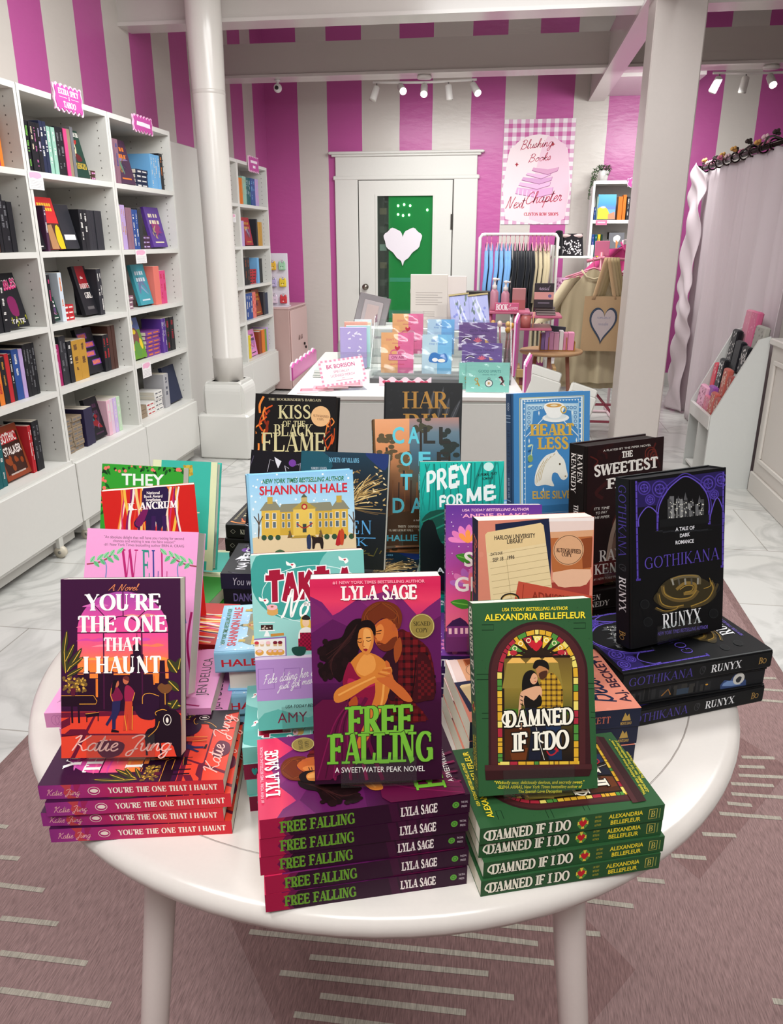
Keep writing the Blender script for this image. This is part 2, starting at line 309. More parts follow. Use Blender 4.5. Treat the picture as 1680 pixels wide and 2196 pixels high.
SCR = {
 'a': (.54, [[(.4, .42), (.25, .5), (.08, .3), (.1, .05), (.25, .02), (.38, .2), (.42, .5), (.4, .1), (.48, 0), (.56, .12)]]),
 'b': (.44, [[(0, .1), (.15, .6), (.22, 1), (.12, .9), (.1, .2), (.2, 0), (.36, .15), (.34, .42), (.2, .45)]]),
 'c': (.42, [[(.36, .42), (.25, .5), (.08, .3), (.12, .03), (.28, 0), (.44, .12)]]),
 'd': (.54, [[(.4, .42), (.25, .5), (.08, .3), (.1, .05), (.25, .02), (.38, .2), (.46, 1), (.4, .1), (.48, 0), (.56, .12)]]),
 'e': (.4, [[(.04, .18), (.25, .28), (.32, .42), (.22, .5), (.08, .3), (.12, .03), (.28, 0), (.42, .14)]]),
 'f': (.36, [[(0, .05), (.2, .6), (.25, .98), (.15, .9), (.1, -.1), (.05, -.45), (.18, -.2), (.2, .1), (.36, .2)]]),
 'g': (.52, [[(.4, .42), (.25, .5), (.08, .3), (.1, .05), (.25, .02), (.38, .2), (.42, .5), (.34, -.3), (.18, -.48), (.06, -.35), (.3, -.05), (.54, .12)]]),
 'h': (.48, [[(0, .1), (.18, .7), (.2, 1), (.1, .9), (.06, 0)], [(.06, .1), (.2, .42), (.32, .45), (.32, .1), (.4, 0), (.5, .12)]]),
 'i': (.26, [[(0, .1), (.12, .5), (.1, .1), (.18, 0), (.28, .12)], [(.14, .68), (.16, .72)]]),
 'j': (.28, [[(.02, .2), (.16, .5), (.08, -.3), (-.08, -.45), (-.1, -.3), (.28, .1)], [(.18, .68), (.2, .72)]]),
 'k': (.44, [[(0, .1), (.18, .7), (.2, 1), (.1, .9), (.06, 0)], [(.06, .15), (.28, .5), (.3, .35), (.12, .25), (.3, 0), (.44, .1)]]),
 'l': (.28, [[(0, .1), (.16, .6), (.22, 1), (.12, .95), (.1, .15), (.18, 0), (.3, .12)]]),
 'm': (.74, [[(0, .1), (.1, .5), (.06, 0)], [(.06, .1), (.2, .45), (.3, .4), (.3, 0)], [(.3, .1), (.44, .45), (.56, .42), (.56, .1), (.64, 0), (.74, .12)]]),
 'n': (.48, [[(0, .1), (.1, .5), (.06, 0)], [(.06, .1), (.2, .42), (.32, .45), (.32, .1), (.4, 0), (.5, .12)]]),
 'o': (.46, [[(.25, .5), (.08, .3), (.12, .03), (.28, 0), (.4, .25), (.3, .48), (.2, .42), (.48, .4)]]),
 'p': (.46, [[(.12, .52), (.02, -.45)], [(.08, .1), (.25, .48), (.4, .35), (.3, .05), (.12, .05), (.48, .1)]]),
 'r': (.38, [[(0, .1), (.1, .55), (.14, .42), (.26, .45), (.22, .1), (.3, 0), (.4, .12)]]),
 's': (.36, [[(0, .1), (.16, .54), (.27, .2), (.16, 0), (.04, .06), (.36, .1)]]),
 't': (.3, [[(.02, .1), (.16, .95), (.1, .1), (.2, 0), (.32, .12)], [(-.04, .64), (.32, .68)]]),
 'u': (.54, [[(.02, .4), (.1, .5), (.1, .1), (.2, 0), (.36, .2), (.42, .5), (.4, .1), (.48, 0), (.56, .12)]]),
 'v': (.42, [[(0, .4), (.1, .5), (.18, 0), (.34, .5), (.44, .42)]]), 'x': (.42, [[(.04, .5), (.2, .25), (.38, 0)], [(.38, .5), (.02, 0)]]),
 'y': (.5, [[(.02, .4), (.1, .5), (.12, .08), (.24, .04), (.38, .3), (.42, .5), (.32, -.3), (.16, -.48), (.06, -.35), (.5, .1)]]),
 'A': (.72, [[(0, .02), (.25, .5), (.5, 1), (.52, .4), (.56, 0), (.72, .12)], [(.1, .35), (.35, .42), (.62, .34)]]),
 'B': (.7, [[(.2, 1), (.12, .4), (.06, -.1)], [(.02, .85), (.3, 1.05), (.55, .85), (.4, .6), (.2, .52), (.55, .45), (.58, .15), (.3, -.02), (.12, .1)]]),
 'C': (.7, [[(.6, .8), (.5, 1), (.25, .85), (.08, .4), (.15, .05), (.4, 0), (.66, .2)]]),
 'F': (.6, [[(.3, .95), (.2, .4), (.08, -.02)], [(.05, .85), (.3, 1), (.66, .98)], [(.1, .5), (.45, .54)]]),
 'J': (.66, [[(.15, .8), (.42, 1), (.72, .95), (.52, .45), (.36, -.25), (.15, -.3), (.2, -.05), (.6, .15)]]),
 'K': (.76, [[(.05, .8), (.3, 1), (.2, .4), (.1, 0)], [(.76, 1), (.4, .6), (.22, .5), (.45, .3), (.6, .02), (.8, .1)]]),
 'N': (.8, [[(0, .0), (.12, .1), (.25, .95), (.32, .9), (.42, .2), (.52, 0), (.62, .5), (.78, 1)]]), ' ': (.36, []), '.': (.16, [[(.06, 0), (.08, .04)]])}
def ribbon(pts, ws):
    V = []; n = len(pts)
    for i, (x, y) in enumerate(pts):
        a, b = pts[max(i-1, 0)], pts[min(i+1, n-1)]; dx, dy = b[0]-a[0], b[1]-a[1]; L = math.hypot(dx, dy) or 1
        w = (ws[i] if isinstance(ws, list) else ws)/2; V += [(x-dy/L*w, y+dx/L*w), (x+dy/L*w, y-dx/L*w)]
    return V, [[2*i, 2*i+1, 2*i+3, 2*i+2] for i in range(n-1)]
_TXT = {}
def merged(V, F):
    """overlapping strokes joined into one clean flat shape"""
    r = delaunay_2d_cdt([Vector(p) for p in V], [], F, 0, 1e-5)
    return [tuple(p) for p in r[0]], [list(f) for f, o in zip(r[2], r[5]) if o]
def text_shape(s, font):
    """verts and faces of a line of lettering, cap height 1, starting at x 0; returns (verts, faces, width)"""
    key = (s, font)
    if key in _TXT: return _TXT[key]
    V, F, x = [], [], 0
    def put(v, f):
        o = len(V); V.extend(v); F.extend([[i+o for i in q] for q in f])
    if font.startswith('serif') or font in ('brush', 'slab'):
        T, t, sr = {'serif': (.17, .05, .1), 'serifb': (.25, .1, .13), 'serifl': (.11, .04, .07), 'serifd': (.235, .07, .05), 'brush': (.2, .17, 0), 'slab': (.3, .25, 0), 'seriff': (.24, .09, .16)}[font]
        for ch in s:
            w, st = GLYPH.get(ch.upper(), (.4, []))
            ends = [p for k in st if k[0] in 'Tt' for p in (k[1], k[-1])]
            for k in st:
                p = list(k[1:]); n = len(p)
                if k[0] == 'T': ws = T
                elif k[0] == 't': ws = t*(1.5 if ch.upper() in 'LEFTZ' else 1)
                else:
                    ws = []
                    for i in range(n):
                        a, b = p[max(i-1, 0)], p[min(i+1, n-1)]; L = math.hypot(b[0]-a[0], b[1]-a[1]) or 1; ty = abs((b[1]-a[1])/L)
                        ws.append(t+(T-t)*(ty**1.4 if k[0] == 'c' else math.sin(PI*i/(n-1))**1.2))
                v, f = ribbon(p, ws); put([(a+x, b) for a, b in v], f)
                if sr and k[0] in 'Tt':
                    for e in (k[1], k[-1]):
                        if e[1] in (0, 1) and ends.count(e) == 1:
                            hl = sr+(T if k[0] == 'T' else t)/2; yy = t*.45 if e[1] == 0 else 1-t*.45
                            v, f = ribbon([(e[0]-hl, yy), (e[0]+hl, yy)], t*.9); put([(a+x, b) for a, b in v], f)
            x += w+.08
    elif font == 'script' or font == 'scriptb':
        wd_ = .075 if font == 'script' else .11
        for ch in s:
            w, st = SCR.get(ch, SCR.get(ch.lower(), (.3, [])))
            for p in st:
                v, f = ribbon([(a+b*.28, b) for a, b in spl(p, 4)], wd_); put([(a+x, b) for a, b in v], f)
            x += w
    else:
        cu = bpy.data.curves.new('lettering', 'FONT'); cu.body = s; cu.size = 1
        cu.offset = {'sans': 0, 'sansb': .022, 'it': 0, 'itb': .018}[font]; cu.shear = .22 if font.startswith('it') else 0
        cu.resolution_u = 3
        ob = bpy.data.objects.new('lettering', cu); me = bpy.data.meshes.new_from_object(ob)
        k = 1/.73
        put([(v.co.x*k, v.co.y*k) for v in me.vertices], [list(p.vertices) for p in me.polygons])
        x = max([v[0] for v in V], default=1)
        bpy.data.objects.remove(ob); bpy.data.curves.remove(cu); bpy.data.meshes.remove(me)
    if font[:2] in ('se', 'br', 'sl') and V: V, F = merged(V, F)
    lo = min([v[0] for v in V], default=0)
    V = [(a-lo, b) for a, b in V]; x = max([v[0] for v in V], default=1)
    _TXT[key] = (V, F, x); return _TXT[key]
# ------------------------------------------------------------------ flat printed artwork (a stack of ink layers on one panel)
class Art:
    STEP = .0000035
    def __init__(s, quad=None):
        """quad: corners TL, TR, BR, BL of the panel in the drawing's own units (y down); None: unit square, y up"""
        s.it = []; s.q = quad
        if quad:
            src = [(0, 1), (1, 1), (1, 0), (0, 0)]; A = []; B = []
            for (x, y), (u, v) in zip(quad, src):
                A += [[x, y, 1, 0, 0, 0, -u*x, -u*y], [0, 0, 0, x, y, 1, -v*x, -v*y]]; B += [u, v]
            for i in range(8):
                p = max(range(i, 8), key=lambda r: abs(A[r][i])); A[i], A[p] = A[p], A[i]; B[i], B[p] = B[p], B[i]
                for r in range(8):
                    if r != i:
                        k = A[r][i]/A[i][i]; A[r] = [a-k*b for a, b in zip(A[r], A[i])]; B[r] -= k*B[i]
            s.h = [B[i]/A[i][i] for i in range(8)]
    def uv(s, p):
        if not s.q: return (p[0], p[1])
        h = s.h; d = h[6]*p[0]+h[7]*p[1]+1
        return ((h[0]*p[0]+h[1]*p[1]+h[2])/d, (h[3]*p[0]+h[4]*p[1]+h[5])/d)
    def raw(s, V, F, col): s.it.append((V, F, col)); return s
    def poly(s, pts, col, sm=0):
        if sm: pts = spl(pts, sm, True)
        V = [s.uv(p) for p in pts]; V = [(min(1, max(0, a)), min(1, max(0, b))) for a, b in V]
        return s.raw(V, [list(t) for t in tessellate_polygon([[Vector((a, b, 0)) for a, b in V]])], col)
    def rect(s, x0, y0, x1, y1, col): return s.poly([(x0, y0), (x1, y0), (x1, y1), (x0, y1)], col)
    def ell(s, x, y, rx, ry, col, n=24): return s.poly(arc(x, y, rx, ry, 0, 360-360/n, n-1), col)
    def line(s, pts, w, col, sm=0):
        if sm: pts = spl(pts, sm)
        v, f = ribbon(pts, w); V = [s.uv(p) for p in v]; return s.raw([(min(1, max(0, a)), min(1, max(0, b))) for a, b in V], f, col)
    def ring(s, x, y, rx, ry, w, col): return s.line(arc(x, y, rx, ry, 0, 360, 28), w, col)
    def shade(s, xl, xr, stops):
        """strips down y: xl(y), xr(y) edges; stops [(y, colour)]"""
        fl = xl if callable(xl) else (lambda y: xl); fr = xr if callable(xr) else (lambda y: xr); V = []; cl = []
        ys = []
        for (a, ca), (b, cb) in zip(stops, stops[1:]):
            for k in range(6): ys.append((a+(b-a)*k/6, [p+(q-p)*k/6 for p, q in zip(lin(ca), lin(cb))]))
        ys.append((stops[-1][0], lin(stops[-1][1])))
        for y, c in ys:
            for e in (fl(y), fr(y)):
                a, b = s.uv((e, y)); V.append((min(1, max(0, a)), min(1, max(0, b)))); cl.append(tuple(c))
        return s.raw(V, [[2*i, 2*i+1, 2*i+3, 2*i+2] for i in range(len(ys)-1)], cl)
    def text(s, t, x0, base, x1, top, font, col, dy=0, outline=None):
        """a line of lettering filling x0..x1 between its baseline and cap height; dy lifts its right end"""
        V, F, W = text_shape(t, font)
        f = lambda v: s.uv((x0+(x1-x0)*v[0]/W, base+(top-base)*v[1]+dy*v[0]/W))
        if outline:
            k = outline[1]
            for ox, oy in ((k, 0), (-k, 0), (0, k), (0, -k), (k, k), (-k, -k), (k, -k), (-k, k)):
                s.raw([s.uv((x0+(x1-x0)*v[0]/W+ox, base+(top-base)*v[1]+dy*v[0]/W+oy)) for v in V], F, outline[0])
        return s.raw([f(v) for v in V], F, col)
    def cells(s, poly, n, fn):
        """square cells inside a polygon coloured by fn(i,j) (plaid and checks)"""
        xs = [p[0] for p in poly]; ys = [p[1] for p in poly]; x0, y0 = min(xs), min(ys); d = (max(xs)-x0)/n
        def ins(x, y):
            r = False
            for (a, b), (c, e) in zip(poly, poly[1:]+poly[:1]):
                if (b > y) != (e > y) and x < (c-a)*(y-b)/(e-b)+a: r = not r
            return r
        for i in range(n):
            for j in range(int((max(ys)-y0)/d)+1):
                c = fn(i, j); X, Y = x0+d*i, y0+d*j
                if c and ins(X+d/2, Y+d/2): s.rect(X, Y, X+d, Y+d, c)
        return s
    def emit(s, mb, fn, mat=0):
        """fn(u, v, height) -> point"""
        for k, (V, F, c) in enumerate(s.it):
            col = c if isinstance(c, list) else lin(c) if isinstance(c, str) else c
            mb.add([fn(a, b, .00002+k*s.STEP) for a, b in V], F, col, mat)
# ------------------------------------------------------------------ cover artwork, one function per title: returns (front, spine)
def lines(a, rows, font, col):
    for t, x0, b, x1, tp in rows: a.text(t, x0, b, x1, tp, font, col)
def dots(a, n, box, r, col, seed=1):
    rr = random.Random(seed)
    for _ in range(n):
        x, y = rr.uniform(box[0], box[2]), rr.uniform(box[1], box[3]); k = rr.uniform(.6, 1.3)*r; a.ell(x, y, k, k, col, 7)
def leaf(a, x, y, dx, dy, w, col, vein=None):
    L = math.hypot(dx, dy); nx, ny = -dy/L*w, dx/L*w
    a.poly([(x, y), (x+dx*.4+nx, y+dy*.4+ny), (x+dx, y+dy), (x+dx*.4-nx, y+dy*.4-ny)], col, 3)
    if vein: a.line([(x, y), (x+dx*.9, y+dy*.9)], w*.22, vein)
def art_haunt():
    a = Art([(406, 148), (1213, 150), (1200, 1328), (410, 1340)])
    a.rect(380, 120, 1230, 1350, '#3b0f36')
    top = lambda y: 303*math.sqrt(max(0, 1-((500-y)/266)**2)) if y < 500 else 303
    a.shade(lambda y: 822-top(y), lambda y: 822+top(y), [(236, '#a5489c'), (330, '#c24aa2'), (420, '#e24f9c'), (530, '#ee4f92'), (640, '#f4646e'), (720, '#f5803c'), (900, '#f58a34')])
    for x, y, w, c in ((640, 330, 90, '#d86ab2'), (980, 300, 80, '#cf5fb0'), (930, 400, 120, '#e88a8a'), (620, 560, 110, '#d94a9e'), (760, 600, 150, '#f58a9a'), (1010, 600, 90, '#f37d5a'), (590, 470, 80, '#f26a9c'), (680, 690, 160, '#f7a04a'), (1040, 690, 80, '#f79a40'), (940, 560, 70, '#d94fa8')):
        a.poly([(x-w, y+6), (x-w*.4, y-12), (x, y-3), (x+w*.5, y-14), (x+w, y), (x+w*.3, y+11), (x-w*.3, y+5)], c, 3)
    D = '#2a0b25'
    a.poly([(519, 790), (560, 790), (560, 765), (600, 765), (600, 815), (655, 815), (655, 785), (690, 785), (690, 770), (760, 770), (760, 795), (868, 795), (872, 660), (890, 655), (890, 600), (905, 590), (914, 560), (918, 505), (922, 560), (932, 590), (945, 600), (945, 655), (960, 660), (962, 790), (1020, 790), (1024, 850), (1060, 850), (1068, 700), (1100, 700), (1104, 820), (1125, 820), (1125, 1030), (519, 1030)], D)
    a.rect(640, 820, 655, 940, '#e87a30'); a.rect(1024, 800, 1034, 860, '#e87a30')
    M = '#4a1238'
    for x in (695, 950): a.line([(x, 420), (x, 1020)], 9, M)
    a.line([(827, 236), (827, 405)], 7, M); a.line([(519, 512), (1125, 512)], 8, M); a.line([(519, 780), (1125, 780)], 8, M)
    a.line(arc(822, 512, 127, 110, 180, 360), 7, M); a.line([(610, 300), (738, 440)], 6, M); a.line([(1000, 345), (905, 432)], 6, M)
    a.poly([(405, 1035), (1215, 1035), (1215, 1345), (405, 1345)], '#e7432e')
    for p in ([(405, 1040), (1215, 1028), (1215, 1048), (405, 1075)], [(405, 1180), (1215, 1180), (1215, 1190), (405, 1192)], [(640, 1035), (655, 1035), (500, 1345), (470, 1345)], [(405, 1200), (470, 1150), (570, 1150), (600, 1185), (405, 1192)], [(405, 1100), (470, 1070), (470, 1120), (405, 1150)]): a.poly(p, '#6a1330')
    K = '#23091d'; G = '#f0a236'
    a.poly([(405, 930), (640, 930), (650, 975), (540, 1000), (405, 1000)], K); a.line([(410, 930), (625, 930), (648, 965), (640, 985), (530, 985)], 4, G)
    for x in (480, 525): a.line([(x, 1000), (x+4, 1110)], 13, K)
    a.poly([(565, 1050), (662, 1040), (662, 1062), (580, 1075)], K); a.line([(580, 1070), (580, 1105)], 7, K); a.line([(655, 1060), (655, 1098)], 7, K); a.line([(570, 1050), (660, 1040)], 3, G)
    dots(a, 46, (425, 805, 575, 905), 11, '#7a5a2c', 3); dots(a, 30, (435, 810, 570, 895), 7, '#d9a542', 4); a.poly([(470, 880), (510, 880), (502, 930), (478, 930)], '#5a1730')
    for x, y, dx, dy, w in ((440, 780, -15, -230, 22), (450, 770, 100, -160, 24), (440, 700, 60, -120, 20), (450, 800, 110, -60, 16), (430, 640, 20, -150, 18), (470, 740, 90, -70, 16)):
        leaf(a, x, y, dx, dy, w, '#3c3a22', '#e0b040')
    for x, y, dx, dy, w in ((1180, 780, -60, -90, 34), (1190, 760, 20, -80, 30), (1190, 900, -70, -70, 28), (1200, 1000, -90, -20, 30), (1180, 960, -40, 60, 24)):
        leaf(a, x, y, dx, dy, w, '#3a3a20', '#d8b040')
    a.poly([(1050, 880), (1075, 850), (1100, 860), (1125, 855), (1150, 880), (1120, 915), (1080, 915)], '#7a4a28', 3); a.line([(1100, 915), (1100, 990)], 5, G)
    a.poly([(905, 1000), (950, 985), (955, 930), (1000, 915), (1060, 935), (1060, 1010), (1055, 1060), (1010, 1090), (940, 1080), (905, 1040)], '#2d0d2c', 3)
    a.line([(950, 985), (955, 930), (1000, 915), (1060, 935)], 4, G, 3)
    a.poly([(985, 1150), (1030, 1130), (1035, 1030), (1090, 1020), (1200, 1060), (1205, 1330), (1170, 1330), (1130, 1240), (990, 1250), (960, 1200)], '#1f0a1a', 3)
    a.line([(1040, 1060), (1035, 1040), (1080, 1022), (1110, 1030)], 4, G, 3); a.line([(985, 1200), (1040, 1150), (1060, 1100)], 4, G, 3)
    a.poly([(640, 1240), (760, 1225), (830, 1250), (790, 1320), (680, 1330)], '#5a1433', 3); a.line([(970, 1200), (975, 1320)], 13, K); a.line([(1060, 1230), (1070, 1325)], 13, K)
    # the couple
    a.poly([(755, 840), (770, 826), (792, 830), (798, 855), (788, 872), (800, 890), (822, 935), (805, 965), (752, 970), (738, 930), (742, 880)], '#7c1740', 3); a.ell(776, 850, 20, 26, '#c46a4a'); a.poly([(752, 850), (765, 826), (792, 828), (780, 845), (765, 900), (745, 920)], '#1a0a18', 3)
    a.poly([(752, 968), (806, 962), (800, 1030), (772, 1090), (770, 1150), (748, 1150), (748, 1080), (716, 1130), (704, 1118), (745, 1050)], '#2a2450'); a.poly([(745, 1150), (792, 1160), (792, 1172), (740, 1170)], '#1a0a18')
    a.poly([(835, 875), (865, 865), (900, 910), (888, 950), (880, 970), (835, 970)], '#9c2048', 3); a.ell(842, 828, 20, 28, '#c8684a'); a.poly([(822, 815), (840, 800), (862, 808), (862, 835)], '#6a2a2a', 3)
    a.poly([(836, 968), (884, 968), (880, 1155), (856, 1155), (852, 1050), (842, 1155), (820, 1160), (826, 1080)], '#c8402c'); a.line([(830, 1060), (845, 1160)], 4, G); a.line([(884, 1000), (880, 1155)], 4, G)
    a.line([(745, 880), (740, 930), (755, 968)], 4, G); a.line([(900, 910), (885, 965)], 4, G)
    a.ring(1112, 1090, 25, 34, 4, '#f3e6da'); a.ell(1112, 1092, 9, 18, '#f3e6da')
    W = '#fbf6f2'
    a.text('A Novel', 730, 228, 940, 186, 'script', '#e8895a')
    lines(a, [("YOU'RE", 570, 362, 1082, 252), ('THE ONE', 524, 508, 1120, 398), ('THAT', 697, 634, 945, 545), ('I HAUNT', 560, 782, 1078, 670)], 'serifd', W)
    a.text('Katie Jung', 478, 1290, 1140, 1190, 'script', '#f6b9ae')
    s = Art([(0, 0), (100, 0), (100, 10), (0, 10)])
    q = [(0, '#93307e'), (.12, '#a23585'), (.4, '#c02b63'), (.65, '#cf3042'), (1, '#d92a37')]
    V = []; cl = []
    for x, c in q:
        for y in (0, 1): V.append((x, y)); cl.append(lin(c))
    s.raw(V, [[2*i, 2*i+1, 2*i+3, 2*i+2] for i in range(4)], cl)
    s.poly([(12, 0), (18, 0), (17, 3), (19, 5), (17, 8), (22, 10), (15, 10), (13, 6), (14, 3)], '#c8454e'); s.poly([(19, 0), (23, 0), (21, 4), (23, 7), (19, 5)], '#a82a5e')
    s.text('Katie Jung', 4, 7.4, 22, 3.2, 'script', '#f5b8b4'); s.ring(29.5, 5, 3.1, 2.7, .35, '#fbe6da'); s.poly([(27.4, 5), (28.3, 3.9), (30.4, 3.6), (31.8, 5), (30.4, 6.3), (28.3, 6)], '#fbe6da', 3)
    s.text("YOU'RE THE ONE THAT I HAUNT", 37, 7, 96.5, 3, 'serifd', '#fdf2e2')
    return a, s
def art_falling():
    a = Art([(429, 215), (1170, 210), (1173, 1341), (457, 1366)])
    a.rect(400, 180, 1200, 1400, '#35092a')
    a.shade(400, 1200, [(190, '#d42a58'), (260, '#cf2352'), (340, '#e03a5e'), (450, '#b82b66')])
    a.poly([(430, 310), (500, 345), (560, 420), (600, 400), (700, 330), (880, 285), (960, 340), (1040, 430), (1100, 380), (1172, 330), (1172, 780), (430, 780)], '#6e1f60')
    a.poly([(430, 520), (560, 440), (640, 480), (700, 560), (900, 520), (1020, 560), (1090, 480), (1172, 430), (1172, 900), (430, 900)], '#591650')
    a.poly([(700, 330), (880, 287), (930, 380), (820, 420)], '#7d2668'); a.poly([(430, 330), (520, 400), (560, 440), (430, 480)], '#752360')
    a.shade(400, 1200, [(800, '#4c1145'), (920, '#38092c'), (1400, '#2c0622')])
    # man: shirt, then plaid
    sh = [(900, 600), (935, 505), (985, 520), (1075, 585), (1112, 640), (1135, 760), (1140, 860), (1090, 900), (1010, 905), (1100, 1010), (900, 1010), (870, 800)]
    a.poly(sh, '#4c0c12', 2)
    a.cells(sh, 19, lambda i, j: '#1c0710' if (i % 3 == 0 and j % 3 == 0) else ('#6e1218', '#5c0f16')[(i//3+j//3) % 2] if (i % 3 and j % 3) else None)
    a.poly([(1040, 640), (1100, 660), (1135, 800), (1130, 890), (1090, 900), (1010, 905), (1030, 780)], '#3a0a12', 3); a.cells([(1050, 680), (1105, 700), (1128, 870), (1040, 890)], 5, lambda i, j: '#5c0f16' if (i+j) % 2 else None)
    a.line([(1030, 660), (1018, 800), (1000, 900)], 6, '#1a060c', 4)
    a.poly([(820, 700), (900, 600), (930, 700), (905, 900), (840, 820)], '#2c0a18', 3)
    # woman hair
    a.poly([(760, 455), (690, 440), (640, 480), (610, 540), (540, 560), (495, 600), (485, 660), (520, 680), (478, 720), (500, 770), (560, 760), (600, 790), (640, 740), (690, 680), (720, 560)], '#170709', 4)
    dots(a, 14, (480, 560, 640, 780), 22, '#1d0a0d', 8)
    for k in range(6): a.line([(700-8*k, 470+18*k), (620-14*k, 570+20*k), (520+8*k, 640+22*k)], 3, '#3a1a1a', 4)
    # torso and dress
    a.poly([(700, 640), (735, 625), (800, 640), (855, 680), (880, 730), (880, 840), (830, 950), (760, 960), (720, 870), (660, 760), (650, 700)], '#c9772f', 3)
    a.poly([(735, 640), (790, 650), (800, 720), (740, 760), (690, 720)], '#dd9145', 3)
    a.poly([(645, 690), (665, 690), (700, 755), (745, 775), (800, 745), (830, 790), (800, 870), (810, 950), (700, 950), (640, 850), (615, 790)], '#841036', 3)
    a.poly([(650, 770), (720, 790), (800, 770), (800, 810), (720, 830), (650, 820)], '#a81c48', 3)
    for k in range(5): a.line([(650+25*k, 880), (600+30*k, 1000), (480+90*k, 1340)], 10+3*k, ('#5d0b34', '#74103e')[k % 2], 4)
    a.poly([(450, 930), (640, 900), (760, 960), (740, 1200), (460, 1340)], '#5a0c36', 3)
    for k in range(7): a.line([(640+8*k, 920), (560+20*k, 1040), (470+46*k, 1330)], 7, ('#7a1446', '#420828')[k % 2], 4)
    # arms
    a.poly([(800, 760), (860, 800), (870, 880), (830, 960), (770, 1090), (720, 1160), (690, 1140), (740, 1020), (780, 920), (800, 850)], '#c7702c', 3)
    a.line([(848, 800), (830, 930), (760, 1080)], 12, '#e0974a', 4)
    a.poly([(575, 905), (565, 860), (600, 820), (700, 780), (800, 730), (820, 705), (880, 705), (895, 740), (860, 775), (770, 810), (640, 890)], '#cc7830', 3)
    a.line([(590, 865), (690, 815), (800, 765)], 10, '#e29a4c', 4)
    a.poly([(855, 680), (880, 690), (905, 780), (960, 830), (1010, 900), (960, 900), (880, 830), (820, 790), (810, 770), (870, 760)], '#c0602c', 3)
    for k in range(4): a.line([(815+12*k, 745-9*k), (880+3*k, 765-17*k)], 8, ('#b45a26', '#d88a44')[k % 2], 3)
    a.poly([(650, 905), (690, 870), (700, 920), (660, 930)], '#a8481f', 3)
    # his head
    a.poly([(790, 490), (830, 450), (880, 440), (915, 470), (930, 540), (905, 600), (860, 612), (820, 600), (800, 570), (792, 530)], '#b85a26', 3)
    a.poly([(800, 500), (830, 470), (850, 500), (838, 560), (808, 555)], '#d27a3a', 3)
    a.poly([(808, 578), (832, 574), (858, 582), (895, 550), (925, 545), (912, 598), (862, 624), (822, 606)], '#6a2a14', 3); a.line([(806, 572), (826, 570)], 5, '#7c3418'); a.line([(812, 586), (832, 585)], 4, '#a84a34')
    a.poly([(905, 600), (940, 545), (950, 620), (915, 690)], '#96441d', 3)
    a.poly([(722, 455), (735, 400), (775, 362), (820, 345), (880, 348), (930, 375), (952, 425), (945, 480), (928, 500), (905, 470), (880, 445), (840, 440), (800, 470), (790, 500), (755, 495), (745, 470)], '#6a2a12', 4)
    for k in range(8): a.line([(838, 352), (785-5*k, 370+7*k), (742+5*k, 425+6*k), (750+7*k, 480-k)], 3.5, ('#8a4219', '#531f0e', '#743419')[k % 3], 4)
    for k in range(7): a.line([(838, 352), (885+6*k, 368+8*k), (925-3*k, 410+6*k), (935-10*k, 470-4*k)], 3.5, ('#8a4219', '#4a1a0c', '#6a2e16')[k % 3], 4)
    a.ell(905, 490, 12, 20, '#b4562a')
    a.line([(806, 512), (836, 506)], 5, '#3a140c', 0); a.line([(806, 525), (832, 523)], 4, '#2a0c08'); a.line([(800, 522), (797, 545), (808, 552)], 4, '#8a3a1a')
    # her head
    a.poly([(695, 520), (712, 490), (745, 485), (780, 500), (792, 550), (785, 600), (760, 640), (735, 632), (708, 598), (698, 560)], '#cd7c38', 3)
    a.poly([(735, 500), (770, 505), (778, 560), (755, 620), (735, 600)], '#e09a52', 3)
    a.poly([(690, 540), (700, 470), (760, 445), (800, 480), (800, 540), (775, 495), (740, 488), (710, 505), (700, 560)], '#140608', 3)
    a.line([(702, 552), (722, 549)], 5, '#2a0c08'); a.line([(748, 546), (774, 545)], 5, '#2a0c08'); a.line([(700, 566), (714, 572), (724, 567)], 4, '#2a0c08', 3); a.line([(750, 560), (763, 566), (777, 558)], 4, '#2a0c08', 3)
    a.line([(735, 560), (730, 590), (742, 594)], 4, '#9a4a22', 3); a.poly([(732, 612), (745, 606), (758, 611), (748, 622)], '#8c1a24', 3)
    # sticker
    a.ell(1063, 486, 71, 70, '#8f7a3c'); a.ring(1063, 486, 66, 65, 3, '#c9b878')
    lines(a, [('SIGNED', 1016, 484, 1110, 460), ('COPY', 1030, 521, 1098, 497)], 'serif', '#2b2413')
    a.text('#1 NEW YORK TIMES BESTSELLING AUTHOR', 560, 243, 1080, 226, 'sansb', '#ff9db0')
    a.text('LYLA SAGE', 606, 333, 1037, 256, 'serifb', '#fbefe9')
    for t, x0, b, x1, tp, d in (('FREE', 628, 1086, 1015, 932, -10), ('FALLING', 526, 1250, 1122, 1085, -14)): a.text(t, x0, b, x1, tp, 'seriff', '#74b437', d, ('#2b2a1c', 3))
    a.text('A SWEETWATER PEAK NOVEL', 570, 1298, 1076, 1266, 'sans', '#fbf3ee', -6)
    s = Art([(0, 0), (100, 0), (100, 10), (0, 10)]); s.rect(0, 0, 100, 10, '#2e0a26')
    s.poly([(0, 0), (12, 0), (8, 5), (12, 10), (0, 10)], '#ab1b45'); s.poly([(12, 0), (16, 0), (11, 6), (14, 10), (12, 10), (8, 5)], '#6d1446')
    for x in (60, 65, 70, 76): s.poly([(x, 0), (x+4, 0), (x+6, 10), (x+2, 10)], '#3f0b30')
    s.text('FREE FALLING', 9, 8, 44, 2.2, 'serifb', '#6a9c30'); s.text('LYLA SAGE', 66, 7.6, 84, 2.8, 'serifb', '#f6eae6')
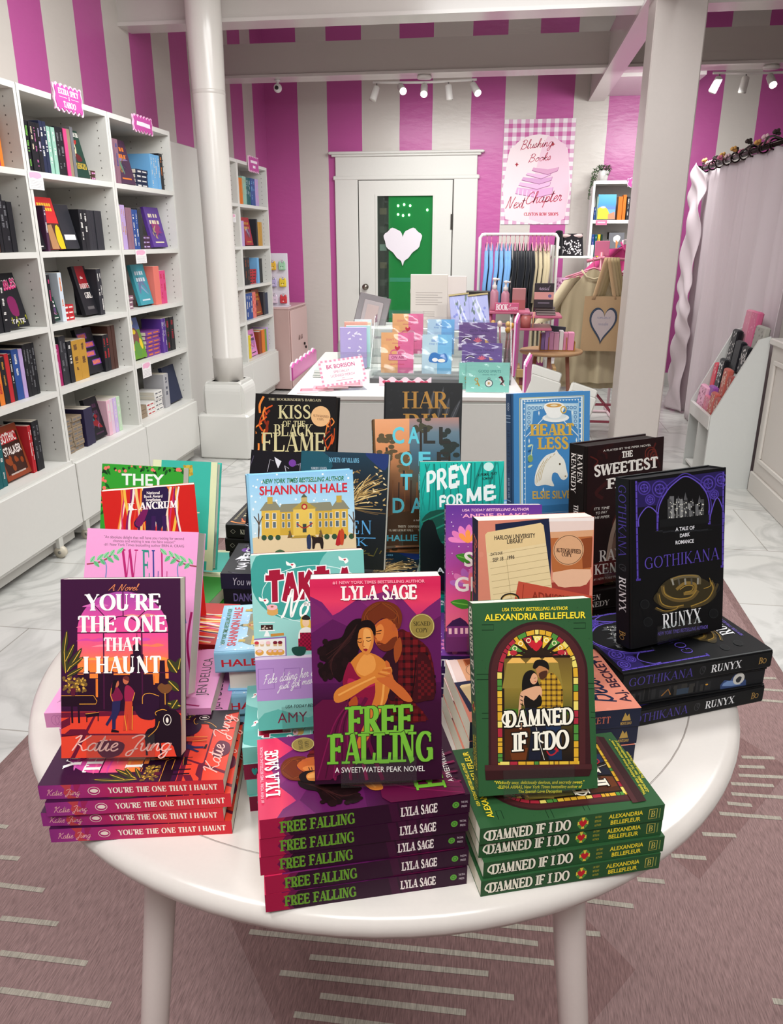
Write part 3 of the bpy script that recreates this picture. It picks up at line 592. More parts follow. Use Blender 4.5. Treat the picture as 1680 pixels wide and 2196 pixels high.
    s.ell(93, 5, 1.7, 1.7, '#5da03a'); s.ring(93, 5, .8, .8, .25, '#2b5a1c'); s.text('THE DIAL', 95.6, 4.4, 99, 3.2, 'sans', '#d8c8d0'); s.text('PRESS', 95.9, 6.8, 98.6, 5.6, 'sans', '#d8c8d0')
    return a, s
def art_damned():
    a = Art([(172, 487), (755, 469), (783, 1391), (196, 1429)])
    a.rect(150, 440, 820, 1460, '#2d5733'); dots(a, 60, (180, 480, 770, 1420), 3, '#274d2d', 5)
    for x, y in ((218, 590), (668, 588), (190, 830), (735, 880), (215, 1020), (750, 1020)):
        a.line([(x, y), (x+58, y), (x+58, y+26), (x, y+26)], 3, '#16301c')
    F = '#38191d'
    def arch(x0, x1, y1, cx, cy, rx, ry, col): a.poly([(x0, y1)]+arc(cx, cy, -rx, -ry, 0, 180, 30)+[(x1, y1)], col)
    arch(245, 750, 1290, 492, 835, 244, 258, F); arch(258, 722, 1290, 492, 838, 232, 246, '#4a2224')
    arch(289, 694, 1283, 490, 838, 200, 222, '#241512')
    col = ('#e2b93a', '#a8283a', '#4d8a3a', '#e8d36a', '#d9a52e')
    rr = random.Random(2)
    P = []
    def bpt(t, k):
        """walk round the window border; k 0 outer 1 inner"""
        d = 22*k; L = 445; A = PI*200
        if t < L: return (292+d, 1283-t)
        if t < L+A: th = (t-L)/200; return (490-math.cos(th)*(198-d), 838-math.sin(th)*(220-d))
        return (688-d, 838+(t-L-A))
    t = 0; T = 445*2+PI*200
    while t < T-8:
        w = rr.choice((22, 34, 46)); e = min(t+w, T)
        a.poly([bpt(t+2, 0), bpt(e-2, 0), bpt(e-2, 1), bpt(t+2, 1)], rr.choice(col)); t = e
    x = 300
    while x < 690:
        w = rr.choice((24, 40, 50)); a.rect(x+2, 1258, min(x+w, 694)-2, 1282, rr.choice(col)); x += w
    arch(322, 664, 1255, 490, 840, 168, 190, '#2a1c12')
    a.shade(326, 660, [(755, '#6b5426'), (900, '#8a7430'), (1000, '#5f5a24'), (1120, '#3a2a16'), (1252, '#1d1614')])
    for x in (385, 480, 545): a.poly([(x-46, 778), (x-20, 752), (x+20, 752), (x+46, 778)], '#e8b25a'); a.poly([(x-46, 779), (x+46, 779), (x+70, 900), (x-70, 900)], '#8f7a36')
    a.rect(326, 1000, 660, 1030, '#47701f'); a.poly([(326, 1070), (440, 1040), (450, 1110), (420, 1250), (326, 1250)], '#4a2410'); a.poly([(350, 1200), (440, 1190), (430, 1250), (360, 1250)], '#6a3516')
    for k in range(9):
        th = PI*(k+.5)/9; cx, cy = 490-math.cos(th)*128, 748-math.sin(th)*84
        a.poly([(490-math.cos(th-.15)*150, 750-math.sin(th-.15)*104), (490-math.cos(th+.15)*150, 750-math.sin(th+.15)*104), (490-math.cos(th)*70, 750-math.sin(th)*40)], col[(k*2) % 5]); a.ring(cx, cy, 10, 10, 4, '#f0e6b0')
    for x0 in (345, 365, 610, 630): a.line([(x0, 745), (490, 700)], 4, '#241512')
    a.rect(335, 742, 650, 750, '#241512'); a.ell(372, 728, 18, 13, '#b32836', 12); a.ell(606, 728, 18, 13, '#b32836', 12)
    a.poly([(484, 722), (455, 690), (457, 674), (470, 668), (484, 682), (498, 668), (511, 674), (513, 690)], '#c4212f', 3); a.line([(464, 672), (455, 655)], 5, '#c4212f'); a.line([(504, 672), (512, 655)], 5, '#c4212f')
    # couple
    a.poly([(505, 860), (530, 838), (560, 826), (585, 850), (606, 890), (614, 960), (600, 1005), (505, 1005), (470, 980), (500, 930)], '#c79a2c', 3)
    sh = [(505, 862), (530, 840), (560, 828), (585, 850), (606, 890), (612, 960), (598, 1003), (508, 1003), (500, 930)]
    a.cells(sh, 13, lambda i, j: '#3a2a18' if (i % 3 == 0 and j % 3 == 0) else '#8a6420' if (i % 3 == 0 or j % 3 == 0) else None)
    a.poly([(480, 795), (498, 780), (530, 785), (542, 820), (520, 852), (495, 850), (484, 825)], '#b5794c', 3); a.poly([(496, 828), (535, 815), (532, 845), (505, 858)], '#4a2a1c', 3); a.poly([(466, 800), (478, 768), (512, 762), (540, 778), (545, 812), (525, 800), (498, 792), (482, 805)], '#171210', 3)
    a.poly([(412, 880), (425, 830), (455, 812), (480, 826), (492, 870), (500, 900), (470, 935), (455, 960), (420, 950)], '#14100f', 4)
    a.ell(470, 854, 19, 27, '#d9a07c'); a.poly([(444, 840), (458, 820), (476, 822), (462, 834), (452, 856)], '#14100f', 3); a.line([(470, 852), (482, 850)], 2, '#3a1a12'); a.line([(474, 868), (484, 866)], 3, '#a83a34')
    a.poly([(404, 930), (430, 905), (500, 890), (508, 940), (470, 990), (425, 990)], '#d8a27e', 3); a.poly([(425, 935), (470, 960), (500, 930), (505, 985), (430, 1000)], '#17120f', 3)
    a.poly([(405, 920), (418, 930), (405, 1010), (412, 1090), (395, 1090), (394, 1000)], '#d8a27e', 3)
    for y in (935, 955, 975): a.line([(403, y), (418, y+8)], 4, '#17120f')
    a.poly([(425, 995), (598, 1000), (602, 1100), (606, 1250), (540, 1250), (510, 1110), (500, 1250), (440, 1250), (455, 1110)], '#1a1c2c'); a.poly([(520, 1000), (600, 1000), (606, 1250), (545, 1250)], '#1c2c4a')
    a.line([(480, 1090), (500, 1180), (520, 1250)], 3, '#d9d2c4', 3); a.line([(520, 1180), (545, 1225), (575, 1215), (590, 1180)], 7, '#b3242c', 4); a.poly([(560, 1195), (592, 1172), (588, 1212)], '#b3242c')
    a.rect(226, 1272, 752, 1300, '#4a2426'); a.poly([(226, 1300), (752, 1296), (740, 1330), (230, 1346)], '#351719')
    Y = '#f2d837'
    a.text('USA TODAY BESTSELLING AUTHOR', 317, 526, 638, 509, 'itb', Y, -3); a.text('ALEXANDRIA BELLEFLEUR', 231, 570, 726, 538, 'sansb', Y, -6)
    for t, x0, b, x1, tp in (('DAMNED', 322, 1090, 664, 1010), ('IF I DO', 360, 1208, 642, 1118)): a.text(t, x0, b, x1, tp, 'serifb', '#f7f0df', -14, ('#171310', 5))
    a.line([(372, 1020), (330, 1020), (314, 1052), (335, 1075), (352, 1055)], 9, '#f7f0df', 4); a.line([(540, 1122), (500, 1122), (496, 1152), (515, 1166)], 8, '#f7f0df', 4)
    lines(a, [('"Wickedly sexy, deliciously devious, and secretly sweet."', 272, 1366, 716, 1350), ('-ELENA ARMAS, New York Times bestselling author of', 286, 1388, 704, 1372), ('The Spanish Love Deception', 390, 1409, 604, 1394)], 'itb', '#d8c93a')
    s = Art([(0, 0), (100, 0), (100, 10), (0, 10)]); s.rect(0, 0, 100, 10, '#2a5330')
    s.text('DAMNED IF I DO', 4, 8.2, 48.5, 1.8, 'serifb', '#f6efdc', 0, ('#152c1a', .35)); s.line([(9, 2.4), (4, 2.4), (2.4, 5.4), (4.5, 7.4)], .9, '#f6efdc', 4)
    for k in range(8): th = 2*PI*k/8; s.poly([(55+3.1*math.cos(th-.34), 5+3.8*math.sin(th-.34)), (55+3.1*math.cos(th+.34), 5+3.8*math.sin(th+.34)), (55, 5)], ('#e8cf4a', '#5a9440')[k % 2])
    s.poly([(55, 7.4), (52.9, 4.9), (53.3, 3.5), (54.2, 3.1), (55, 4), (55.8, 3.1), (56.7, 3.5), (57.1, 4.9)], '#c4212f', 3)
    for k, t in enumerate(('USA TODAY', 'BESTSELLING', 'AUTHOR')): s.text(t, 61.5, 3+2.6*k, 65, 1.6+2.6*k, 'sans', '#c8b93a')
    s.text('ALEXANDRIA', 69, 4.5, 88, 1.8, 'sansb', Y); s.text('BELLEFLEUR', 70.4, 8.4, 87, 5.7, 'sansb', Y)
    s.line([(91.6, 2), (96, 2), (96, 8), (91.6, 8), (91.6, 2)], .4, '#c9b95a'); s.text('B', 92.6, 7, 95, 3, 'serif', '#c9b95a'); s.line([(97.6, 2), (97.6, 8)], .5, '#8a9a50')
    return a, s
def art_take():
    a = Art([(106, 79), (752, 57), (775, 1021), (137, 1059)])
    a.rect(80, 40, 800, 1080, '#9bd3cc'); a.ell(355, 205, 250, 238, '#3f9e95', 36); a.ell(660, 190, 170, 170, '#7cc2ba', 30); a.ring(470, 300, 300, 160, 4, '#d8f0ec')
    for x, y in ((340, 133), (222, 195), (182, 330), (640, 110), (700, 300)):
        a.poly([(x-30, y-20), (x-8, y-6), (x+14, y-10), (x+26, y+10), (x+8, y+24), (x-2, y+8), (x-26, y+4)], '#f8f6f2', 2); a.poly([(x+4, y+8), (x-4, y), (x+2, y-5), (x+5, y-1), (x+10, y-4), (x+12, y+1)], '#c4243c')
    a.text('TAKE A', 190, 345, 690, 190, 'slab', '#a30f33', -34, ('#f6eef0', 6)); a.text('No', 275, 425, 445, 280, 'scriptb', '#fbf8f4', -8)
    for x, y in ((228, 385), (228, 400)): a.ell(x, y, 32, 17, '#d9a25a')
    a.ell(226, 370, 31, 16, '#f2b4bc'); a.ell(226, 367, 9, 5, '#a86a4a')
    a.rect(160, 468, 228, 500, '#3a1c1c'); dots(a, 10, (166, 476, 222, 492), 4, '#c8b8a8', 3); a.line([(150, 500), (240, 500)], 6, '#f2f4f2'); a.poly([(188, 503), (200, 503), (212, 533), (176, 533)], '#f2f4f2'); a.line([(150, 455), (240, 455)], 4, '#f2f4f2')
    a.line([(215, 527), (290, 521)], 15, '#c88a3c')
    a.poly([(110, 545), (302, 535), (304, 645), (116, 652)], '#8a6ab0'); a.poly([(116, 552), (296, 543), (297, 640), (120, 646)], '#f1ece6')
    for k, x in enumerate((135, 165, 200, 240, 268)): a.poly([(x-13, 572), (x+13, 572), (x+9, 588), (x-9, 588)], '#d8b488'); a.ell(x, 568, 13, 9, ('#c83a4a', '#f4e0dc', '#f0b8c0', '#7a1a32', '#7a1a32')[k])
    for x in (150, 212, 240, 268): a.ell(x, 622, 24, 17, '#e0a24a'); a.ell(x, 615, 13, 7, '#e8c0c8')
    a.poly([(108, 655), (790, 630), (790, 870), (115, 895)], '#b48cc8'); a.poly([(108, 650), (790, 625), (790, 642), (108, 666)], '#e4d4ea')
    for x in (140, 290, 460): a.line([(x, 715), (x+88, 712), (x+90, 825), (x+2, 830), (x, 715)], 5, '#9a72b2')
    # baker
    a.poly([(386, 440), (405, 420), (436, 430), (450, 500), (420, 500), (390, 490)], '#e9bf4a', 3); a.ell(416, 458, 20, 26, '#f0c8a4'); a.poly([(392, 440), (412, 416), (438, 428), (436, 444)], '#2a2420', 3)
    a.poly([(372, 530), (392, 492), (440, 490), (470, 560), (460, 610), (380, 610)], '#f4efea', 3); a.cells([(385, 520), (445, 515), (460, 620), (360, 620)], 9, lambda i, j: ('#a8123e', '#7a0c2e')[(i+j) % 2]); a.poly([(335, 598), (412, 596), (400, 640), (350, 640)], '#1e4a42', 3)
    a.text('Fake dating her investor', 170, 800, 560, 750, 'script', '#fbf6fb', -60); a.text('just got messy.', 246, 832, 480, 790, 'script', '#fbf6fb', -40)
    a.poly([(115, 895), (790, 868), (790, 1050), (125, 1080)], '#8fcac2'); a.poly([(115, 1000), (250, 940), (420, 990), (600, 930), (790, 980), (790, 1060), (125, 1080)], '#5fb0a6', 2)
    a.text('USA TODAY BESTSELLING AUTHOR', 292, 936, 640, 918, 'itb', '#1f3b38', -14); a.text('AMY', 246, 1018, 415, 958, 'sans', '#7d1c3c', -6)
    s = Art([(0, 0), (100, 0), (100, 10), (0, 10)]); s.rect(0, 0, 100, 10, '#6fb3aa'); s.text('AMY', 22, 7.4, 33, 3, 'sans', '#7d1c3c'); s.poly([(10, 6.5), (8, 4.4), (9, 3.4), (10, 4.2), (11, 3.4), (12, 4.4)], '#e8e8ea')
    s.text('TAKE A', 58, 7.5, 76, 2.8, 'slab', '#a30f33'); s.text('No', 78, 7, 88, 2, 'script', '#ffffff')
    e = Art([(0, 0), (100, 0), (100, 10), (0, 10)]); e.rect(0, 0, 100, 10, '#7a1a38')
    for k in range(12):
        x = 6+8*k; c = ('#2f8f8a', '#e2c8cc')[k % 2]; e.poly([(x, 8), (x-1.6, 5), (x-1.3, 3.4), (x-.6, 3), (x, 4), (x+.6, 3), (x+1.3, 3.4), (x+1.6, 5)], c, 3); e.ell(x+3.5, 3+4*(k % 2), .7, 1, '#2f8f8a', 8)
    return a, s, e
def art_hale():
    a = Art([(883, 520), (1440, 505), (1472, 1335), (934, 1380)])
    a.rect(850, 480, 1500, 1400, '#9fd0ee'); a.shade(850, 1500, [(490, '#8ec8ee'), (700, '#b4dcf2'), (850, '#cfe6ef')])
    dots(a, 90, (890, 520, 1450, 850), 5, '#f4fafc', 6)
    a.text('NEW YORK TIMES BESTSELLING AUTHOR', 958, 566, 1392, 542, 'itb', '#2f7a44', -7); a.text('SHANNON HALE', 942, 625, 1410, 578, 'sansb', '#d32a3a', -8)
    a.poly([(870, 850), (1000, 825), (1400, 820), (1480, 835), (1480, 1390), (930, 1390)], '#e5cfa6')
    Y, R = '#dfb64a', '#8d8a72'
    a.rect(1040, 712, 1340, 835, '#d1a93f'); a.poly([(1040, 715), (1060, 675), (1320, 668), (1340, 712)], R)
    for x0, x1 in ((952, 1052), (1328, 1412)):
        a.rect(x0, 705, x1, 842, Y); a.poly([(x0-10, 707), (x0+24, 662), (x1-24, 660), (x1+10, 705)], R); a.rect((x0+x1)/2-18, 636, (x0+x1)/2+10, 672, '#c8a84a')
    a.rect(1122, 700, 1240, 838, '#e6c25a'); a.poly([(1112, 704), (1180, 655), (1250, 700)], '#b49a48'); a.ell(1182, 690, 16, 16, '#b3272f'); a.ell(1182, 690, 9, 9, '#dfc27a')
    a.rect(1166, 640, 1196, 664, '#c9b070'); a.poly([(1164, 642), (1180, 622), (1198, 641)], '#55604a')
    for x in (972, 1010, 1345, 1380):
        for y in (718, 762): a.rect(x, y, x+22, y+36, '#f4ead0'); a.rect(x+3, y+3, x+19, y+33, '#5d6e78')
    for x in (1062, 1092, 1138, 1208, 1258, 1290, 1316):
        for y in (722, 765): a.rect(x-1, y, x+15, y+32, '#f4ead0'); a.rect(x+1, y+2, x+13, y+30, '#5d6e78')
    a.rect(1172, 778, 1192, 822, '#39463f'); a.poly([(1130, 838), (1235, 836), (1250, 850), (1110, 852)], '#b8973e'); a.line([(1140, 776), (1180, 800), (1225, 774)], 5, '#b3272f', 4)
    for x in (965, 1000, 1040, 1300, 1340, 1390, 1430): a.ell(x, 846, 14, 14, '#33533a')
    for x in (1104, 1268): a.poly([(x-14, 850), (x, 805), (x+14, 848)], '#7a5a34'); dots(a, 6, (x-8, 815, x+8, 848), 3, '#3c6a3c', 4)
    for x, y in ((935, 850), (1440, 850)):
        for k in (-1, 0, 1): a.line([(x, y), (x+3, y-70), (x+24*k, y-130+abs(k)*14)], 5, '#5a4638', 3)
    a.poly([(1195, 895), (1192, 850), (1206, 832), (1216, 850), (1214, 905), (1196, 905)], '#2c3a5a', 3); a.poly([(1218, 840), (1240, 848), (1278, 850), (1280, 905), (1268, 905), (1262, 880), (1240, 880), (1234, 905), (1222, 905), (1222, 862)], '#2a201c', 2)
    a.poly([(1345, 888), (1358, 835), (1368, 812), (1376, 838), (1372, 888)], '#b8262c', 2); a.poly([(1372, 885), (1368, 830), (1380, 804), (1392, 830), (1386, 886)], '#c84a2a', 2)
    a.poly([(1020, 925), (1050, 908), (1080, 925), (1070, 960), (1030, 960)], '#4a6a4a', 3)
    dots(a, 40, (950, 1000, 1440, 1340), 6, '#f4ead6', 9)
    s = Art([(0, 0), (100, 0), (100, 10), (0, 10)]); s.rect(0, 0, 100, 10, '#8cc0da'); s.text('HALE', 4, 7.2, 26, 3, 'sansb', '#c92a38'); s.ell(38, 5, 1.6, 1.6, '#c92a38')
    return a, s
def art_well():
    a = Art([(66, 812), (645, 818), (574, 1672), (-3, 1640)])
    a.rect(-40, 780, 700, 1700, '#ee9fd0')
    lines(a, [('"An absolute delight that will have you rooting for second', 150, 862, 566, 846), ('chances and wishing it was ren faire season!"', 196, 881, 520, 866), ('-#1 New York Times bestselling author ERIN A. CRAIG', 148, 901, 566, 886)], 'sans', '#54434f')
    for x0, x1, t, c in ((232, 325, 'W', '#b8246e'), (344, 384, 'E', '#2f8a7c'), (396, 430, 'L', '#2c3c8a'), (440, 476, 'L', '#b8246e')): a.text(t, x0, 1085, x1, 918, 'serif', c)
    for t, x0, b, x1, tp, c in (('MET', 220, 1290, 450, 1130, '#2f8a7c'),): a.text(t, x0, b, x1, tp, 'serif', c)
    for sx, o in ((1, 60), (-1, 630)):
        a.line([(o, 1000), (o+sx*60, 990), (o+sx*110, 965), (o+sx*140, 930)], 8, '#9c4a52', 4); a.line([(o+sx*90, 980), (o+sx*100, 1040), (o+sx*60, 1300)], 6, '#7a88b8', 4)
        for k in range(9):
            x, y = o+sx*(20+k*17), 990-k*6; leaf(a, x, y, sx*(22+6*(k % 3)), (-34, 30)[k % 2], 11, ('#8fcf9a', '#6fbf86')[k % 2], '#3f8a5c')
    a.line([(600, 1240), (575, 1400), (590, 1560)], 12, '#a81c62', 4); a.line([(20, 1250), (60, 1420), (20, 1580)], 10, '#a81c62', 4)
    a.text('JEN DELUCA', 110, 1600, 480, 1545, 'sans', '#4a3a44')
    s = Art([(0, 0), (100, 0), (100, 10), (0, 10)]); s.rect(0, 0, 100, 10, '#df8fc0')
    for k in range(7): s.ring(6+k*2.2, 5, 2.2, 3.4, .4, '#c977ac')
    s.text('WELL MET', 34, 8, 66, 2, 'serif', '#8a2a5c'); s.text('Jen DeLuca', 72, 7, 94, 3, 'sans', '#4a3a44')
    return a, s
def art_ancrum():
    a = Art([(136, 606), (628, 580), (678, 1251), (212, 1305)])
    a.rect(100, 560, 720, 1320, '#d6221c')
    cols = ['#f39a3c', '#f7e4c8', '#d8346a', '#f6c24a', '#8a1a5c', '#f4ece0', '#e0452a', '#f2a8c0', '#f7d080', '#4a1a4a']
    rr = random.Random(4)
    for k in range(26):
        x = 235+k*12.5; w = rr.uniform(7, 15); ph = rr.uniform(0, 6)
        a.line([(x+14*math.sin(ph+j*.9), 590+j*62) for j in range(12)], w, cols[k % 10], 4)
    a.poly([(360, 590), (480, 586), (490, 660), (470, 760), (440, 820), (420, 760), (400, 830), (380, 760), (330, 800), (310, 770), (360, 700)], '#2a1846', 3); a.poly([(360, 700), (390, 690), (350, 790), (315, 775)], '#7a1a5a', 3)
    for k in range(4): a.line([(385+28*k, 740), (380+30*k, 850-8*k)], 22, ('#2a1846', '#3a1a52')[k % 2], 3)
    lines(a, [('National', 378, 626, 446, 611), ('Book Award', 364, 644, 460, 629), ('longlistee', 374, 662, 452, 646)], 'sansb', '#f8f0ea')
    a.text('K. ANCRUM', 277, 708, 540, 672, 'serifb', '#fdf8f2', -10)
    a.text('THE', 260, 960, 420, 890, 'serifb', '#fdf8f2'); a.text('CORRUPTION', 255, 1060, 600, 990, 'serifb', '#fdf8f2', -10)
    s = Art([(0, 0), (100, 0), (100, 10), (0, 10)]); s.rect(0, 0, 100, 10, '#8d1a1c'); s.text('ANCRUM', 2, 7, 14, 3, 'sansb', '#d8a84a'); s.text('The Corruption', 22, 7.4, 74, 2.6, 'serif', '#f4ece4'); s.text('2', 78, 7, 81, 3, 'serif', '#f4ece4'); s.text('HARPER', 86, 6.6, 96, 3.6, 'sans', '#d8a84a')
    return a, s
def art_they():
    a = Art([(144, 479), (563, 503), (536, 1204), (121, 1166)])
    a.rect(100, 450, 600, 1230, '#36a233'); a.text('THEY', 244, 588, 462, 528, 'sansb', '#eef8ee', 6)
    rr = random.Random(6)
    for k in range(46):
        e = rr.random(); x, y = (rr.uniform(150, 560), rr.uniform(482, 512)) if e < .45 else (rr.choice((150, 548))+rr.uniform(-8, 14), rr.uniform(490, 1150))
        leaf(a, x, y, rr.uniform(-26, 26), rr.uniform(10, 30), 7, ('#163a1c', '#1c5a24')[k % 2])
    dots(a, 16, (150, 488, 555, 520), 8, '#ef7a6a', 5); dots(a, 10, (140, 540, 165, 700), 8, '#ef7a6a', 7)
    s = Art([(0, 0), (100, 0), (100, 10), (0, 10)]); s.rect(0, 0, 100, 10, '#7c1f33')
    for k in range(12): s.ring(4+k*8.4, 5, 2.8, 3.4, .9, '#d8c3bd')
    s.text('THEY', 40, 8, 62, 2, 'sansb', '#2f8a36')
    return a, s
def art_check():
    a = Art([(399, 443), (736, 456), (711, 1019), (373, 995)])
    T, K = '#43bfae', '#f0eec4'
    a.rect(360, 420, 760, 1050, T); a.poly([(395, 440), (438, 442), (412, 1000), (365, 1000)], K); a.poly([(702, 452), (742, 455), (716, 1025), (676, 1020)], K)
    for i in range(8):
        for j in range(3):
            if (i+j) % 2: a.poly([(376+44*i, 836+j*60+2*i), (420+44*i, 838+j*60+2*i), (418+44*i, 898+j*60+2*i), (374+44*i, 896+j*60+2*i)], K)
    a.poly([(545, 500), (560, 478), (580, 470), (600, 480), (604, 505), (592, 528), (572, 524), (556, 512)], '#d9b64a', 3); dots(a, 10, (550, 472, 602, 526), 7, '#c49a34', 4)
    a.text('A', 480, 720, 640, 560, 'serif', '#f4ead0')
    s = Art([(0, 0), (100, 0), (100, 10), (0, 10)]); s.rect(0, 0, 100, 10, K)
    for i in range(14): s.rect(7*i, (0, 5)[i % 2], 7*i+7, (5, 10)[i % 2], T)
    return a, s
def flames(a, seed, box, n=9):
    rr = random.Random(seed); x0, y0, x1, y1 = box
    for k in range(n):
        x, y = rr.uniform(x0, x1), rr.uniform(y0, y1); h = rr.uniform(40, 90)
        a.line([(x, y), (x+rr.uniform(-20, 20), y-h*.5), (x+rr.uniform(-6, 30), y-h)], rr.uniform(4, 12), ('#d9531e', '#f08a3c', '#8a2a14')[k % 3], 4)
def art_kiss():
    a = Art([(929, 105), (1347, 121), (1319, 779), (908, 749)]); a.rect(890, 80, 1370, 800, '#151112')
    flames(a, 3, (925, 200, 990, 330)); flames(a, 5, (1290, 250, 1340, 400)); flames(a, 8, (930, 330, 960, 470), 5); flames(a, 11, (940, 560, 1300, 740), 14)
    a.text("THE BOOKBINDER'S BARGAIN", 988, 140, 1268, 128, 'serif', '#cbbf9c', 6)
    G = '#d6cb9a'
    lines(a, [('KISS', 1040, 232, 1212, 165), ('OF THE', 1064, 274, 1184, 244), ('BLACK', 1018, 322, 1228, 262), ('FLAME', 952, 400, 1292, 304)], 'serif', G)
    a.ell(1265, 221, 51, 52, '#eab984'); a.text('AUTOGRAPHED', 1224, 222, 1308, 210, 'serif', '#6a3a2a', 8); a.text('COPY', 1248, 240, 1282, 228, 'serif', '#6a3a2a', 4)
    a.poly([(1000, 420), (1240, 420), (1200, 640), (1040, 640)], '#1f1718'); a.ring(1120, 530, 90, 90, 4, '#7a6a3a')
    s = Art([(0, 0), (100, 0), (100, 10), (0, 10)]); s.rect(0, 0, 100, 10, '#171314'); s.line([(4, 5), (6, 3), (8, 5), (6, 7), (4, 5)], .4, '#8a8478'); s.text('KISS OF THE BLACK FLAME', 12, 7.2, 62, 3, 'serif', '#b9b3a2'); s.poly([(70, 2), (78, 4), (72, 8)], '#7a1a14')
    return a, s
def art_villain():
    a = Art([(1170, 399), (1619, 414), (1590, 1015), (1145, 993)]); a.shade(1120, 1650, [(390, '#10364a'), (560, '#0d1c26'), (760, '#0b1118'), (1030, '#14170f')])
    a.poly([(1170, 400), (1280, 405), (1330, 480), (1240, 560), (1170, 520)], '#125060', 3); a.poly([(1500, 410), (1616, 415), (1600, 500), (1540, 460)], '#152e6a', 3)
    rr = random.Random(3)
    for k in range(34):
        x, y = 1400+rr.uniform(0, 60), rr.uniform(640, 700); dx, dy = rr.uniform(40, 180), rr.uniform(-170, 30)
        a.line([(x-20, y), (x+dx*.5, y+dy*.7), (x+dx, y+dy)], rr.uniform(2, 6), ('#a9864a', '#6a5230', '#d8b878')[k % 3], 3)
    for k in range(40): leaf(a, rr.uniform(1430, 1600), rr.uniform(490, 700), rr.uniform(-22, 22), rr.uniform(-16, 16), 4, ('#c9a86a', '#8a6a3a', '#e4cfa0')[k % 3])
    for k in range(10): a.line([(1300+30*k, 930+6*(k % 3)), (1400+20*k, 900+14*(k % 4))], 5, ('#4a4a1c', '#6a5a24')[k % 2])
    a.text('SOCIETY OF VILLAINS', 1312, 458, 1466, 434, 'serif', '#7fc6e8', 3); a.text('Nobody leaves', 1220, 497, 1300, 484, 'serif', '#cfd8e0')
    B = '#5aa4d8'; lines(a, [('HIDDEN', 1200, 830, 1528, 760), ('OAK', 1330, 890, 1510, 850)], 'serifl', B); a.line([(1290, 846), (1550, 850)], 4, B)
    s = Art([(0, 0), (100, 0), (100, 10), (0, 10)]); s.rect(0, 0, 100, 10, '#0f1820'); s.text('SOCIETY OF VILLAINS', 10, 7, 70, 3, 'serif', B)
    return a, s
def art_pierce(author=True):
    a = Art([(0, 0), (60, 0), (60, 100), (0, 100)]); a.rect(0, 0, 60, 100, '#17141c'); rr = random.Random(9)
    for k in range(16):
        x, y = rr.uniform(2, 58), rr.uniform(2, 98); a.line([(x, y), (x+rr.uniform(-9, 9), y+rr.uniform(-4, 8)), (x+rr.uniform(-14, 14), y+rr.uniform(4, 14))], rr.uniform(.3, 1), ('#cfcbd6', '#6a5f7c')[k % 2])
    a.poly([(26, 6), (34, 10), (31, 18), (28, 12)], '#e8e6ee'); a.ell(46, 11, 4, 4, '#7a3fa2', 14); a.ell(14, 60, 6, 6, '#4a2a72', 14)
    if author: a.text('NA PIERCE', 8, 20, 52, 11, 'sansb', '#e6e4ea'); a.text('YOU WERE', 8, 44, 52, 36, 'serif', '#cfc8e2'); a.text('DANGEROUS', 6, 58, 54, 50, 'serif', '#9a7fd0')
    s = Art([(0, 0), (100, 0), (100, 10), (0, 10)]); s.rect(0, 0, 100, 10, '#29243f'); s.text('You were', 11, 7.4, 36, 2.4, 'it', '#d8d6e6'); s.text('NA PIERCE', 70, 7, 94, 3, 'sansb', '#b9b2d6')
    s2 = Art([(0, 0), (100, 0), (100, 10), (0, 10)]); s2.rect(0, 0, 100, 10, '#181520'); s2.text('DANGEROUS', 9, 7.6, 48, 2.4, 'sansb', '#7a6aa6')
    return a, s, s2
def art_harpin():
    a = Art([(107, 143), (510, 148), (495, 756), (96, 747)]); a.rect(70, 120, 540, 780, '#17171a'); dots(a, 50, (110, 150, 500, 740), 8, '#1e1e22', 4)
    for x, y, dx, dy in ((330, 320, 30, -140), (380, 330, 30, -165), (420, 330, 20, -110), (300, 460, -20, -140), (440, 360, 60, -130), (200, 600, 60, -120), (350, 640, 60, -120)): leaf(a, x, y, dx, dy, 13, '#3a3a3e', '#6a6a70')
    lines(a, [('HAR', 192, 278, 440, 192), ('RIN', 196, 398, 432, 306), ('GER', 196, 520, 432, 430)], 'serif', '#b98539'); a.text('BIRD', 200, 640, 420, 570, 'serif', '#8a6430')
    s = Art([(0, 0), (100, 0), (100, 10), (0, 10)]); s.rect(0, 0, 100, 10, '#151518'); s.text('HARRINGER', 20, 7.5, 70, 2.5, 'serif', '#b98539'); return a, s
